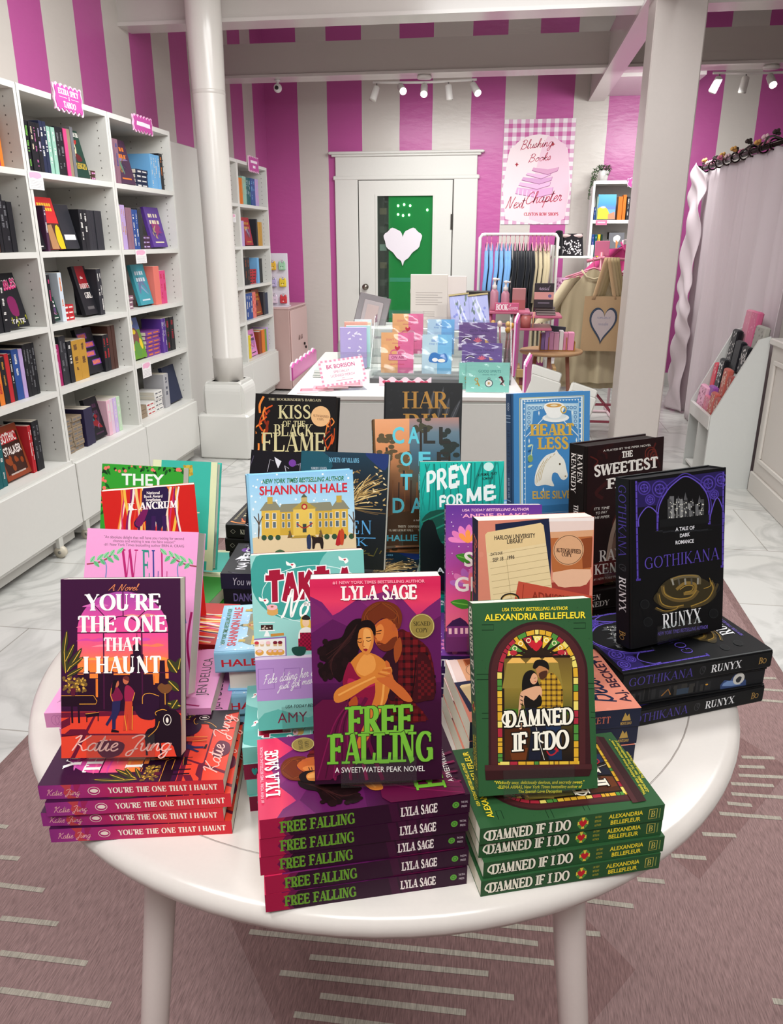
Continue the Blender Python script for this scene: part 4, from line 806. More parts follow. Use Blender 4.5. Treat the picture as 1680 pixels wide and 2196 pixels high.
def art_call():
    a = Art([(47, 335), (491, 325), (510, 973), (68, 990)])
    a.shade(20, 290, [(310, '#f0a878'), (480, '#e2935e'), (620, '#8a5a34'), (760, '#5a3018'), (880, '#6a4420'), (1010, '#3a2412')])
    a.shade(230, 530, [(310, '#c08a7a'), (400, '#6a8290'), (520, '#3f6478'), (640, '#4a4a3c'), (800, '#59321c'), (1010, '#2c1c10')])
    rr = random.Random(5)
    for bx, by, w, h, c in ((110, 480, 70, 170, '#5a4a2c'), (290, 330, 70, 170, '#43402c'), (440, 450, 70, 190, '#26302c'), (200, 560, 60, 120, '#6a5230'), (370, 600, 80, 160, '#2c3428')):
        a.line([(bx, by), (bx, by+h)], 12, '#2c1f14')
        for k in range(16): a.ell(bx+rr.uniform(-w, w)*.55, by+rr.uniform(-h, h)*.4, rr.uniform(12, 26), rr.uniform(9, 17), c, 9)
    for k in range(12): a.line([(110+32*k, 640+10*(k % 3)), (106+32*k, 840)], 7, ('#3a2414', '#7a4a24')[k % 2])
    a.poly([(60, 860), (280, 800), (500, 850), (510, 990), (65, 1000)], '#4c3016', 2)
    L, D = '#63cfe0', '#2c2a26'
    for t, y0, y1, x in ((('C', 'A', 'L', 'L'), 372, 458, 140), (('O', 'F', 'F'), 500, 574, 182), (('T', 'H', 'E'), 614, 697, 182), (('D', 'A', 'Y'), 738, 816, 140)):
        for k, c in enumerate(t): x0 = x+k*(82 if len(t) == 4 else 96); a.text(c, x0, y1, x0+(62 if c not in 'I' else 20), y0, 'sansb', L if x0 < 300 else D)
    a.text('a novel', 250, 860, 300, 848, 'it', '#f0e6da')
    lines(a, [('"Twisty, confounding, unforgettable."', 168, 893, 420, 882), ('-CLARE LESLIE HALL, #1 New York Times bestseller', 120, 912, 470, 902)], 'serif', '#f2e6cf')
    a.text('HALLIE STONE', 110, 962, 450, 930, 'sansb', '#5cc0d2', -4)
    s = Art([(0, 0), (100, 0), (100, 10), (0, 10)]); s.rect(0, 0, 100, 10, '#6a4a26')
    for k in range(14): s.poly([(7*k, 0), (7*k+4, 0), (7*k+6, 10), (7*k+2, 10)], ('#8a6434', '#54391c')[k % 2])
    s.text('CALL OFF THE DAY', 8, 7.6, 60, 2.4, 'sansb', L); return a, s
def art_prey():
    a = Art([(297, 548), (732, 556), (720, 1213), (292, 1212)]); a.shade(270, 760, [(530, '#1ac0b0'), (740, '#12a898'), (900, '#0a5a52'), (1000, '#06211f'), (1230, '#04120f')])
    rr = random.Random(2)
    for k in range(22):
        x = 300+k*20; a.line([(x, 800), (x+rr.uniform(-20, 20), 690), (x+rr.uniform(-40, 40), 560)], rr.uniform(3, 9), ('#0c7a70', '#0e8c80')[k % 2], 3)
    a.ell(652, 582, 26, 22, '#c9efe8'); a.poly([(470, 870), (600, 800), (720, 870), (722, 1000), (560, 960), (420, 1010)], '#14c4b2', 3); a.poly([(560, 860), (640, 850), (640, 910), (560, 900)], '#c8e8e4', 3)
    for x, y, dx, dy, w in ((300, 860, 150, -60, 34), (300, 930, 190, -90, 40), (350, 990, 140, -60, 40), (300, 1000, 130, 60, 36), (560, 960, 150, 30, 30), (600, 900, 120, 40, 22)): leaf(a, x, y, dx, dy, w, '#0b4a3c', '#1c7a62')
    a.poly([(295, 900), (360, 850), (400, 960), (480, 1010), (560, 1000), (640, 1060), (720, 1010), (720, 1212), (293, 1212)], '#04100f', 3)
    W = '#eef8f4'
    a.text('PREY', 330, 706, 560, 604, 'brush', W, -42); a.text('FOR', 396, 784, 520, 728, 'brush', W, -12); a.text('ME', 536, 762, 690, 692, 'brush', W, -16)
    a.text('A PRIMAL PLAY', 594, 632, 696, 616, 'itb', '#0a2a28', -8); a.text('ROMANCE', 618, 650, 676, 636, 'itb', '#0a2a28', -4)
    a.text('ALLIE RAY', 376, 1120, 640, 1092, 'sansb', W)
    s = Art([(0, 0), (100, 0), (100, 10), (0, 10)]); s.rect(0, 0, 100, 10, '#0c8a7e'); s.text('PREY FOR ME', 8, 7.4, 46, 2.6, 'brush', W); s.text('ALLIE RAY', 66, 7, 90, 3, 'sansb', W); return a, s
def art_heart():
    a = Art([(764, 200), (1176, 191), (1164, 829), (763, 849)]); B, G, W = '#4a8cc6', '#dcb24e', '#e6f1f4'
    a.rect(740, 170, 1200, 870, B)
    for d, w, c in ((30, 5, '#cfc890'), (40, 9, W), (58, 3, '#bcd8e8')): a.line([(768+d, 205+d*.6), (1172-d, 196+d*.6), (1162-d, 832-d*.6), (766+d, 846-d*.6), (768+d, 205+d*.6)], w, c)
    for k in range(20): a.ell(824+16*k, 238-.2*k, 4, 4, W, 6); a.ell(822, 250+27*k, 4, 4, W, 6); a.ell(1122-.1*k, 246+27*k, 4, 4, W, 6)
    for sx, o in ((1, 830), (-1, 1112)):
        a.poly([(o, 252), (o+sx*105, 250), (o+sx*90, 280), (o+sx*40, 290), (o+sx*34, 350), (o, 390)], '#a8cde4'); a.line([(o+sx*10, 262), (o+sx*90, 260)], 4, W)
        for k in range(4): a.ring(o+sx*(18+20*k), 274, 7, 7, 3, '#3f78ae'); a.ring(o+sx*16, 300+22*k, 7, 7, 3, '#3f78ae')
        a.line([(o, 420), (o+sx*130, 290)], 4, W)
        for k in range(5): leaf(a, o+sx*8, 470+26*k, sx*26, -12, 6, ('#d8e4b8', '#2f5f8c')[k % 2])
    a.ell(990, 325, 72, 22, '#f3f4f0'); a.ell(990, 318, 58, 16, '#dfe6e6'); a.poly([(930, 258), (1032, 256), (1026, 300), (1006, 324), (962, 324), (940, 302)], '#f7f7f3', 3); a.ell(981, 260, 52, 15, '#f9f6ec'); a.ell(981, 262, 42, 10, '#d8a255'); a.ell(981, 262, 20, 5, '#f3e2bd'); a.ring(1032, 285, 14, 16, 6, G)
    lines(a, [('HEART', 848, 414, 1088, 356), ('LESS', 890, 482, 1058, 424)], 'serifb', G); 
    a.poly([(880, 668), (876, 620), (898, 560), (936, 516), (980, 500), (992, 488), (1004, 506), (1034, 540), (1046, 590), (1052, 622), (1036, 640), (1016, 636), (996, 606), (972, 606), (966, 640), (978, 672), (930, 664)], '#f2efe4', 3)
    for k in range(8): a.line([(985-10*k, 506+6*k), (930-7*k, 560+8*k), (905-4*k, 640+3*k)], 4, ('#c8b486', '#f8f6ee')[k % 2], 4)
    a.ell(1010, 560, 5, 6, '#5a4a34', 8); a.ell(1040, 622, 5, 4, '#a08a64', 8)
    a.ell(852, 530, 14, 18, '#8aa86a'); a.line([(856, 512), (866, 460)], 5, '#cfe0c0'); 
    for x, y in ((900, 300), (1080, 300), (846, 440), (1100, 440), (920, 690), (1060, 690)): a.poly([(x, y-14), (x+4, y), (x, y+14), (x-4, y)], W)
    a.text('ELSIE SILVER', 862, 734, 1096, 694, 'sansb', G)
    s = Art([(0, 0), (100, 0), (100, 10), (0, 10)]); s.rect(0, 0, 100, 10, '#2f4f72')
    for x in (17, 19, 22, 84): s.line([(x, .5), (x, 9.5)], .5, '#a9c4dc')
    for k in range(3): s.line([(7+2*k, 5), (8+2*k, 3), (9+2*k, 5), (8+2*k, 7), (7+2*k, 5)], .4, '#cfe0ee')
    s.text('HEARTLESS', 28, 7.6, 62, 2.6, 'serif', '#1c3654'); s.text('ELSIE SILVER', 66, 7, 82, 3, 'sans', '#a9c4dc'); return a, s
def flower(a, x, y, r, c1, c2):
    for k in range(7):
        th = PI*(1.08+.14*k*1.05); a.poly([(x, y), (x+r*.9*math.cos(th-.22), y+r*.7*math.sin(th-.22)), (x+r*1.15*math.cos(th), y+r*math.sin(th)), (x+r*.9*math.cos(th+.22), y+r*.7*math.sin(th+.22))], (c1, '#e07ab8')[k % 2], 3)
    for k in range(3): th = PI*(1.25+.25*k); a.poly([(x, y+4), (x+r*.5*math.cos(th-.3), y+r*.5*math.sin(th-.3)), (x+r*.7*math.cos(th), y+r*.7*math.sin(th)), (x+r*.5*math.cos(th+.3), y+r*.5*math.sin(th+.3))], c2, 3)
def art_grow():
    a = Art([(432, 770), (930, 783), (914, 1532), (422, 1524)]); a.shade(400, 950, [(750, '#5a2e92'), (900, '#7c3f9c'), (1080, '#b0489c'), (1250, '#e0548e'), (1540, '#ef7a78')])
    dots(a, 60, (440, 800, 915, 1150), 3, '#f2d8f0', 4)
    a.text('USA TODAY BESTSELLING AUTHOR', 517, 806, 862, 792, 'itb', '#f6c3e0', 5); a.text('ANDIE BLAKE', 518, 838, 850, 818, 'sansb', '#f6a8d0', 5)
    flower(a, 545, 965, 92, '#e884c0', '#f59a4a'); flower(a, 560, 1190, 100, '#b86ac0', '#f07a8a'); flower(a, 800, 1010, 80, '#e884c0', '#f59a4a')
    for x, y, dx, dy in ((570, 1060, -90, -30), (560, 1290, -110, -20), (600, 1300, 90, -60), (700, 1080, 90, -20)): leaf(a, x, y, dx, dy, 26, '#3f8a2c', '#74b84a')
    a.line([(560, 1200), (555, 1330)], 7, '#3f6a2c')
    lines(a, [('SO IT', 524, 1088, 800, 1012), ('GROWS', 474, 1215, 870, 1140)], 'sansb', '#f8f2ee')
    a.poly([(420, 1420), (920, 1420), (918, 1535), (420, 1535)], '#6a2a62'); a.poly([(425, 1400), (460, 1365), (500, 1350), (530, 1372), (550, 1400)], '#3a1a4a'); a.rect(432, 1395, 545, 1450, '#7a3274')
    for x in (440, 470, 500, 525): a.rect(x, 1405, x+15, 1435, '#f0c0c8')
    s = Art([(0, 0), (100, 0), (100, 10), (0, 10)]); s.rect(0, 0, 100, 10, '#2f1c4c'); s.text('SO IT GROWS', 3, 7.6, 44, 2.4, 'sansb', '#f4ecf4'); s.text('ANDIE BLAKE', 60, 7, 88, 3, 'sansb', '#e08ac0'); return a, s
def art_become():
    a = Art([(206, 72), (787, 86), (753, 897), (194, 904)]); a.rect(150, 40, 820, 930, '#d98670'); dots(a, 40, (200, 80, 760, 880), 16, '#dd8c76', 3)
    a.poly([(292, 92), (568, 78), (570, 200), (560, 560), (300, 540)], '#1d2440'); a.poly([(500, 400), (760, 380), (750, 560), (500, 560)], '#a03c34')
    a.poly([(240, 142), (252, 130), (520, 100), (534, 112), (570, 410), (566, 600), (276, 640), (264, 470)], '#e8cfa0'); a.poly([(240, 142), (252, 130), (520, 100), (534, 112), (545, 200), (250, 232)], '#e6c894')
    for k in range(8): a.line([(258+3*k, 245+32*k), (546+4*k, 214+32*k)], 2, '#b39a70')
    a.line([(345, 262), (368, 480)], 2, '#b39a70')
    lines(a, [('HARLOW UNIVERSITY', 286, 170, 492, 148), ('LIBRARY', 350, 192, 432, 170)], 'sansb', '#3a2f28'); a.text('DATE DUE', 267, 246, 326, 232, 'sansb', '#3a2f28', -4); a.text('SEP 18   1996', 276, 277, 386, 258, 'sansb', '#3a2f28', -10)
    a.poly([(565, 110), (778, 100), (765, 330), (740, 415), (600, 415), (572, 330)], '#b5683a'); a.poly([(562, 80), (786, 88), (782, 150), (566, 148)], '#e8cfc6'); a.poly([(562, 80), (786, 88), (785, 106), (562, 96)], '#f2e6e2')
    a.poly([(566, 148), (782, 150), (779, 180), (569, 178)], '#d9a078'); a.poly([(576, 345), (764, 340), (742, 412), (672, 420), (602, 414)], '#e6b494', 2)
    a.poly([(720, 190), (776, 185), (768, 330), (725, 335)], '#8a4424')
    a.ell(656, 240, 77, 75, '#d9a47c', 32); a.ring(656, 240, 72, 70, 3, '#6a4a34'); a.text('AUTOGRAPHED', 593, 246, 718, 226, 'serifb', '#4a2f22', 16); a.text('COPY', 622, 268, 674, 250, 'serifb', '#4a2f22', 8)
    a.poly([(404, 378), (800, 470), (790, 570), (380, 480)], '#c4503c'); a.line([(430, 395), (420, 480)], 3, '#8a2c20'); a.text('ADMISSION', 470, 470, 700, 430, 'sansb', '#8a2c20', 40); a.ring(360, 465, 44, 28, 8, '#2c2420'); a.ring(360, 465, 38, 23, 3, '#c9a04a')
    a.text('A.J. BECKETT', 250, 880, 700, 830, 'sansb', '#3a2030'); a.text('Becoming', 260, 800, 690, 660, 'scriptb', '#1d2440', -20)
    s = Art([(0, 0), (100, 0), (100, 10), (0, 10)]); s.rect(0, 0, 100, 10, '#1c2138'); s.text('Becoming', 9, 7, 44, 2.2, 'scriptb', '#d9705a'); s.text('A.J. BECKETT', 54, 7, 82, 3.4, 'serif', '#c96a54')
    s.poly([(89, 6.4), (90.6, 2), (92, 4), (93, 2.6), (94.4, 6.4)], '#b8944a'); s.text('MONTE SANO', 88.4, 8.6, 95, 7, 'sansb', '#b8944a'); return a, s
def art_sweet():
    a = Art([(1147, 470), (1564, 433), (1526, 1125), (1130, 1195)]); a.rect(1110, 400, 1600, 1220, '#241214'); rr = random.Random(4)
    for k in range(18):
        x, y = rr.uniform(1160, 1540), rr.uniform(480, 1050); a.line([(x, y), (x+rr.uniform(-40, 40), y-30), (x+rr.uniform(-70, 70), y-rr.uniform(40, 90))], rr.uniform(6, 20), ('#3a1718', '#541f1c', '#2e1314')[k % 3], 4)
    for k in range(4): a.ring(1490+8*k, 520+6*k, 30-6*k, 34-6*k, 5, '#6a2a22')
    a.poly([(1330, 700), (1420, 760), (1440, 1000), (1400, 1130), (1250, 1140), (1270, 1000), (1300, 900)], '#8a6a5c', 3); a.line([(1330, 800), (1280, 920), (1250, 1080)], 22, '#b49a88', 4); a.poly([(1130, 1090), (1530, 1010), (1526, 1130), (1132, 1200)], '#5a1a1a', 2)
    W = '#efe9e2'
    a.text('A PLAYED BY THE PIPER NOVEL', 1230, 501, 1492, 490, 'sans', W, -22)
    for t, x0, b, x1, tp, d in (('THE', 1332, 536, 1392, 504, -6), ('SWEETEST', 1180, 628, 1530, 572, -36), ('FIRE', 1246, 695, 1420, 642, -14)): a.text(t, x0, b, x1, tp, 'serifb', W, d)
    for t, x0, b, x1 in (("IT'S TIME", 1178, 802, 1264), ('TO PAY', 1188, 824, 1252), ('THE PIPER', 1172, 848, 1262)): a.text(t, x0, b, x1, b-14, 'it', W, -6)
    a.text('RAVEN', 1206, 1066, 1420, 1010, 'serif', W, -20); a.text('KENNEDY', 1180, 1132, 1470, 1082, 'serif', W, -26); a.text('#1 NEW YORK TIMES BESTSELLING AUTHOR', 1176, 1162, 1480, 1150, 'it', '#d8c4ba', -26)
    s = Art([(0, 0), (100, 0), (100, 20), (0, 20)]); s.rect(0, 0, 100, 20, '#17100f'); lines(s, [('RAVEN', 6, 9, 26, 2.6), ('KENNEDY', 6, 17.4, 34, 11)], 'serif', W); s.text('THE SWEETEST FIRE', 42, 13, 84, 7, 'serif', W); s.ring(92, 10, 3, 5, .6, '#a8847a'); return a, s
def art_goth():
    a = Art([(358, 750), (985, 690), (962, 1748), (332, 1862)]); a.rect(320, 650, 1000, 1880, '#0f0f11')
    P, P2, K = '#4c3a9a', '#6a55c4', '#0f0f11'
    a.poly([(374, 772), (974, 716), (968, 1060), (868, 1060), (868, 980), (374, 1020)], '#16131f')
    a.poly([(372, 770), (976, 712), (970, 870), (374, 930)], '#2a2058')
    for x, y, r in ((432, 806, 40), (536, 815, 50), (865, 790, 50), (952, 770, 40), (470, 880, 30), (905, 860, 28)):
        a.ring(x, y, r, r, 8, P); a.ring(x, y, r*.6, r*.6, 6, P2)
        for k in range(4): a.ring(x+r*.38*math.cos(k*1.57+.7), y+r*.38*math.sin(k*1.57+.7), r*.26, r*.26, 5, P)
    a.poly([(530, 1030), (535, 930), (590, 830), (650, 775), (708, 742), (770, 770), (830, 825), (866, 900), (868, 1000), (868, 1060), (530, 1060)], K, 2)
    for s_ in (0, 14): a.line([(524-s_, 1020), (530-s_, 925), (585-s_, 828-s_), (650-s_*.5, 770-s_), (708, 740-s_*1.3), (772+s_*.5, 765-s_), (835+s_, 820-s_), (868+s_, 900), (870+s_, 990)], 7, (P2, P)[s_ > 0], 4)
    for x0, x1, pk in ((390, 520, 925), (876, 972, 880)):
        a.poly([(x0, 1050), (x0+4, 990), ((x0+x1)/2, pk), (x1-4, 970), (x1, 1040)], K, 2); a.line([(x0, 1050), (x0+4, 990), ((x0+x1)/2, pk), (x1-4, 970), (x1, 1040)], 7, P2, 4)
    for x, y0, y1 in ((378, 760, 1400), (518, 960, 1080), (870, 960, 1050), (966, 720, 1330)):
        a.line([(x, y0), (x-2, y1)], 13, P); a.line([(x, y0), (x-2, y1)], 4, P2)
        for yy in range(int(y0)+20, int(y1), 46): a.line([(x-9, yy), (x+9, yy-2)], 4, '#2a2058')
    a.poly([(364, 1390), (396, 1388), (396, 1402), (364, 1404)], P); a.poly([(950, 1320), (976, 1318), (974, 1334), (950, 1336)], P)
    rr = random.Random(12)
    for k in range(26):
        x = 580+rr.uniform(0, 240); h = rr.uniform(40, 150); y = 1012-(x-580)*.05; a.rect(x, y-h, x+rr.uniform(14, 30), y, ('#4a4a4c', '#6d6d6f', '#8c8c8c', '#333335')[k % 4])
    for k in range(5): x = 600+48*k; a.poly([(x, 930-20*(k % 3)), (x+12, 880-20*(k % 3)), (x+24, 928-20*(k % 3))], '#57575a')
    dots(a, 60, (590, 900, 830, 1000), 4, '#d8d6cc', 8); a.poly([(530, 1010), (868, 985), (868, 1040), (530, 1060)], '#17181a'); 
    for k in range(14): x = 500+26*k; a.line([(x, 1085+4*(k % 3)), (x+50, 1080+4*(k % 3))], 4, ('#34363a', '#26282c')[k % 2])
    for t, x0, b, x1 in (('A TALE OF', 638, 1086, 768), ('DARK', 668, 1128, 736), ('ROMANCE', 638, 1172, 763)): a.text(t, x0, b, x1, b-24, 'sansb', '#eceaf0', -8)
    a.text('GOTHIKANA', 424, 1330, 940, 1252, 'serifl', '#5b48ac', -52)
    for k in range(5): a.ell((420, 910, 440, 900, 560)[k], (1560, 1470, 1680, 1640, 1780)[k], 30, 30, '#141517'); a.ring((420, 910, 440, 900, 560)[k], (1560, 1470, 1680, 1640, 1780)[k], 30, 30, 4, '#26292b')
    G, GD = '#a8863c', '#3a321f'
    for x, y, rx, ry, w in ((700, 1520, 220, 75, 70), (700, 1480, 190, 80, 60)): a.poly(spl([(x-rx, y), (x-rx*.6, y-ry), (x, y-ry*1.1), (x+rx*.6, y-ry), (x+rx, y-20), (x+rx*.7, y+ry*.7), (x, y+ry), (x-rx*.7, y+ry*.8)], 5, True), GD)
    for p, w, c in (([(490, 1590), (560, 1615), (640, 1600), (660, 1575)], 14, '#4a3f28'), ([(515, 1490), (530, 1560), (600, 1590), (690, 1580)], 22, '#5a4a2a'), ([(545, 1440), (560, 1500), (640, 1540), (740, 1530), (790, 1480)], 26, '#6a5630'), ([(600, 1405), (680, 1385), (790, 1390), (800, 1440)], 22, '#6d6248'), ([(880, 1420), (900, 1480), (850, 1560), (740, 1590)], 24, '#57482a'), ([(640, 1470), (700, 1430), (770, 1440), (760, 1490), (690, 1500)], 20, '#8a6f38'), ([(930, 1440), (880, 1540), (800, 1580)], 14, '#4a3f28')): a.line(p, w, c, 5)
    for p, w in (([(500, 1585), (560, 1610), (630, 1602), (655, 1580)], 5), ([(520, 1500), (540, 1560), (610, 1585), (690, 1575)], 6), ([(552, 1450), (565, 1500), (645, 1532), (735, 1525), (780, 1480)], 6), ([(665, 1470), (710, 1445), (755, 1450), (745, 1480), (700, 1488)], 6), ([(885, 1430), (895, 1480), (848, 1545), (740, 1585)], 7), ([(870, 1400), (880, 1450), (830, 1470)], 5), ([(600, 1400), (690, 1378), (790, 1385)], 4)): a.line(p, w, G, 5)
    for k in range(5): a.line([(610+45*k, 1398), (620+42*k, 1440)], 12, ('#9a968c', '#57534a')[k % 2], 3)
    a.text('RUNYX', 540, 1730, 815, 1632, 'serif', '#f3f2f4', -34); a.text('NEW YORK TIMES BESTSELLING AUTHOR', 506, 1776, 858, 1750, 'it', '#7c68cc', -36)
    s = Art([(0, 0), (100, 0), (100, 10), (0, 10)]); s.rect(0, 0, 100, 10, '#101012'); s.text('GOTHIKANA', 4, 8, 46, 2.2, 'serifl', '#4a3c92'); s.ring(52, 5, 1.6, 2.6, .4, '#38383c'); s.ring(53, 4, 1, 1.6, .4, '#38383c'); s.text('RUNYX', 58, 7.6, 79, 2.4, 'serif', '#ecebee'); s.text('B', 91, 7.4, 93.6, 2.8, 'serif', '#b08a4a'); s.ring(95, 5.6, 1.2, 1.6, .4, '#b08a4a')
    e = Art([(0, 0), (100, 0), (100, 10), (0, 10)]); e.rect(0, 0, 100, 10, '#232325'); rr = random.Random(3)
    for k in range(30): x = rr.uniform(0, 60); e.rect(x, rr.uniform(1, 5), x+rr.uniform(1, 4), 9, ('#2e2e30', '#1a1a1c', '#3a3836')[k % 3])
    e.poly([(70, 10), (72, 4), (76, 5), (79, 1), (84, 3), (88, 10)], '#3d4f7c', 2); e.poly([(71, 8), (74, 5), (80, 6), (84, 9)], '#7b97c8', 2); e.ell(82, 4.6, 4, 4, '#d9d6d0'); e.poly([(80, 5), (82, 3), (84, 4), (83, 7), (81, 7)], '#3a3a3e', 2); e.ell(60, 5, 1, .6, '#d8a040', 8); e.rect(40, 5, 48, 9, '#3a4656'); e.line([(30, 8), (34, 4), (36, 8)], .8, '#9a6a34')
    return a, s, e
# ------------------------------------------------------------------ the room
WH = '#d9d7d2'
m = MB(); m.add([(-2.6, -1.5, 0), (3.6, -1.5, 0), (3.6, 8.2, 0), (-2.6, 8.2, 0)], [[0, 1, 2, 3]], '#ffffff'); struct('floor', m, 'marble_tiles')
m = MB(); m.box(-2.6, 3.6, 8.1, 8.2, 0, 3.4, CREAM); struct('wall_back', m, 'back_wall_stripes')
m = MB(); m.box(-2.5, -2.4, -1.5, 8.1, 0, 3.4, CREAM); struct('wall_left', m, 'left_wall_stripes')
m = MB(); m.box(3.5, 3.6, -1.5, 8.1, 0, 3.4, '#c4bdb8'); struct('wall_right', m, 'painted_white')
m = MB(); m.box(-2.6, 3.6, -1.6, -1.5, 0, 3.4, '#c8c2bd'); struct('wall_front', m, 'painted_white')
m = MB(); m.box(-2.6, 3.6, -1.6, 8.2, 3.4, 3.5, '#bdb7b2'); struct('ceiling', m, 'painted_white')
m = MB(); m.box(-1.2, 3.5, 8.086, 8.1, 0, .12, WH); struct('baseboard_back', m, 'painted_white')
def beam(n, x0, x1, y0, y1, z0, z1, c='#c6bfba'):
    m = MB(); m.box(x0, x1, y0, y1, z0+.02, z1, c); m.box(x0, x1, y0-.012, y1+.012, z0, z0+.02, '#cdc6c2'); struct(n, m, 'lacquer')
beam('ceiling_beam', -2.4, 3.5, 5.09, 5.25, 2.6, 3.02); beam('ceiling_beam', -2.4, 3.5, 6.72, 6.92, 2.6, 2.84)
m = MB(); m.box(.68, .80, 3.2, 8.09, 2.595, 2.86, '#cbc2c0'); m.box(.67, .81, 3.2, 8.09, 2.58, 2.6, '#d6cbcb'); struct('ceiling_joist', m, 'lacquer')
m = MB(); m.box(.81, 1.5, 7.2, 8.09, 2.62, 2.68, '#c9bfbe'); struct('ceiling_soffit_slab', m, 'lacquer')
# round column with a moulded pedestal
cx, cy = -1.80, 4.93
m = MB(); m.lathe([(.097, .50), (.097, .645), (.0985, .65), (.0985, .66), (.096, .665), (.094, 1.4), (.097, 2.2), (.103, 2.5), (.106, 3.4)], '#d8d3cd', 40, (cx, cy, 0))
m.lathe([(.0965, 2.19), (.0985, 2.195), (.0985, 2.21), (.0965, 2.215)], '#cfc9c3', 40, (cx, cy, 0))
m.box(cx-.175, cx+.175, cy-.175, cy+.175, 0, .30, WH, 0, .012); 
ap = [(-.14, .30), (.14, .30)]+[(.14-.05*(1-math.cos(PI*k/12)), .43+.075*math.sin(PI*k/12)) for k in range(7)]+[(-.14+.05*(1-math.cos(PI*k/12)), .43+.075*math.sin(PI*k/12)) for k in range(6, -1, -1)]
m.prism([(cx+x, z) for x, z in ap], cy-.12, cy+.12, WH); m.prism([(cy+x*.999, z) for x, z in ap], cx-.12, cx+.12, WH, 0, 'x')
o = struct('round_column', m, 'lacquer')
m = MB(); m.box(.70, .96, 4.76, 5.02, 0, 2.6, '#c6bdb8', 0, .006); m.box(.685, .975, 4.745, 5.035, 0, .1, '#cfc8c3'); struct('square_column', m, 'painted_white')
# ------------------------------------------------------------------ door
def door():
    Y = 8.098
    m = MB(); W = '#d6d4ce'
    m.box(-1.72, -1.49, Y-.03, Y, 0, 1.965, W, 0, .006); m.box(-.545, -.315, Y-.03, Y, 0, 1.965, W, 0, .006)
    m.box(-1.735, -.30, Y-.036, Y, 1.935, 1.975, W, 0, .008); m.box(-1.71, -.325, Y-.03, Y, 1.97, 2.15, W, 0, .004)
    m.box(-1.745, -.29, Y-.05, Y, 2.145, 2.165, W, 0, .006); m.box(-1.775, -.26, Y-.06, Y, 2.165, 2.19, W, 0, .008)
    struct('trim_1', m, 'painted_white')
    m = MB(); x0, x1, g0, g1, z0, z1 = -1.48, -.555, -1.295, -.745, .5, 1.79; y0, y1 = Y-.022, Y-.004
    m.box(x0, g0, y0, y1, .01, 1.93, W); m.box(g1, x1, y0, y1, .01, 1.93, W); m.box(g0, g1, y0, y1, z1, 1.93, W); m.box(g0, g1, y0, y1, .01, z0, W)
    for a, b, c, d in ((g0-.02, g0, z0-.02, z1+.02), (g1, g1+.02, z0-.02, z1+.02), (g0, g1, z1, z1+.02), (g0, g1, z0-.02, z0)): m.box(a, b, y0-.006, y0, c, d, W)
    d = struct('door_1', m, 'painted_white')
    m = MB(); m.box(x0-.008, x0, y0+.004, y1, .01, 1.94, '#3a3833'); m.box(x1, x1+.008, y0+.004, y1, .01, 1.94, '#3a3833'); m.box(x0, x1, y0+.004, y1, 1.93, 1.94, '#3a3833'); m.obj('door_gap', 'matte_board', d)
    m = MB(); m.box(g0, g1, Y-.016, Y-.012, z0, z1, '#ffffff'); m.obj('glass_pane', 'door_glass', d)
    # what stands behind the pane: green wall with a dark shelf at its left
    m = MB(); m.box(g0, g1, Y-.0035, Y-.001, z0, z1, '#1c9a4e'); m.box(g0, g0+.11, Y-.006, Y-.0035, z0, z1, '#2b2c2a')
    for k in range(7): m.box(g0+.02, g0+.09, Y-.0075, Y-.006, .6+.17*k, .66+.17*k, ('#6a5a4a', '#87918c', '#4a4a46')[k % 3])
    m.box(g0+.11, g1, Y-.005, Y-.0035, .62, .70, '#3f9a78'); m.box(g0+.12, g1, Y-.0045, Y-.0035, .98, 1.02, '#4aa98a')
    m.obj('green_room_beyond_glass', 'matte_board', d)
    m = MB()  # reflections of shop lamps in the pane, imitated by small glowing beads
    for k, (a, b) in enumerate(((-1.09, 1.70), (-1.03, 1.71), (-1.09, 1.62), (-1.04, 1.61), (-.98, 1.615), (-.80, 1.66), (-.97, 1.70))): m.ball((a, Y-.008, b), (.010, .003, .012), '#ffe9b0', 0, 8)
    m.obj('lamp_reflection', 'lamp_glow', d)
    hp = []
    for k in range(60):
        t = 2*PI*k/60; x = 16*math.sin(t)**3; z = 13*math.cos(t)-5*math.cos(2*t)-2*math.cos(3*t)-math.cos(4*t); r = 1+.045*math.cos(13*t)
        hp.append((-1.04+x*.0118*r, 1.345+z*.0122*r))
    for k in range(4): hp_x = 0
    m = MB(); m.prism(hp, Y-.026, Y-.0165, '#e3dbe2'); m.obj('heart_decal', 'matte_board', d)['label'] = 'pale lilac heart with dripping edges'
    for z in (1.55, .35):
        m = MB(); m.box(x1-.012, x1+.012, Y-.03, Y-.02, z-.07, z+.07, '#4d4a46'); m.obj('hinge', 'metal', d)
    m = MB(); m.lathe([(.03, 0), (.03, .006), (.012, .008), (.012, .03), (.028, .036), (.03, .05), (.02, .06), (.0, .062)], '#8a8178', 16); k = m.obj('door_knob', 'metal', d); k.location = (-1.42, y0, .93); k.rotation_euler = (PI/2, 0, 0)
    m = MB(); m.box(-.96, -.83, Y-.0225, Y-.0165, .87, .91, '#eeeeec'); m.obj('door_notice', 'matte_board', d)
door()
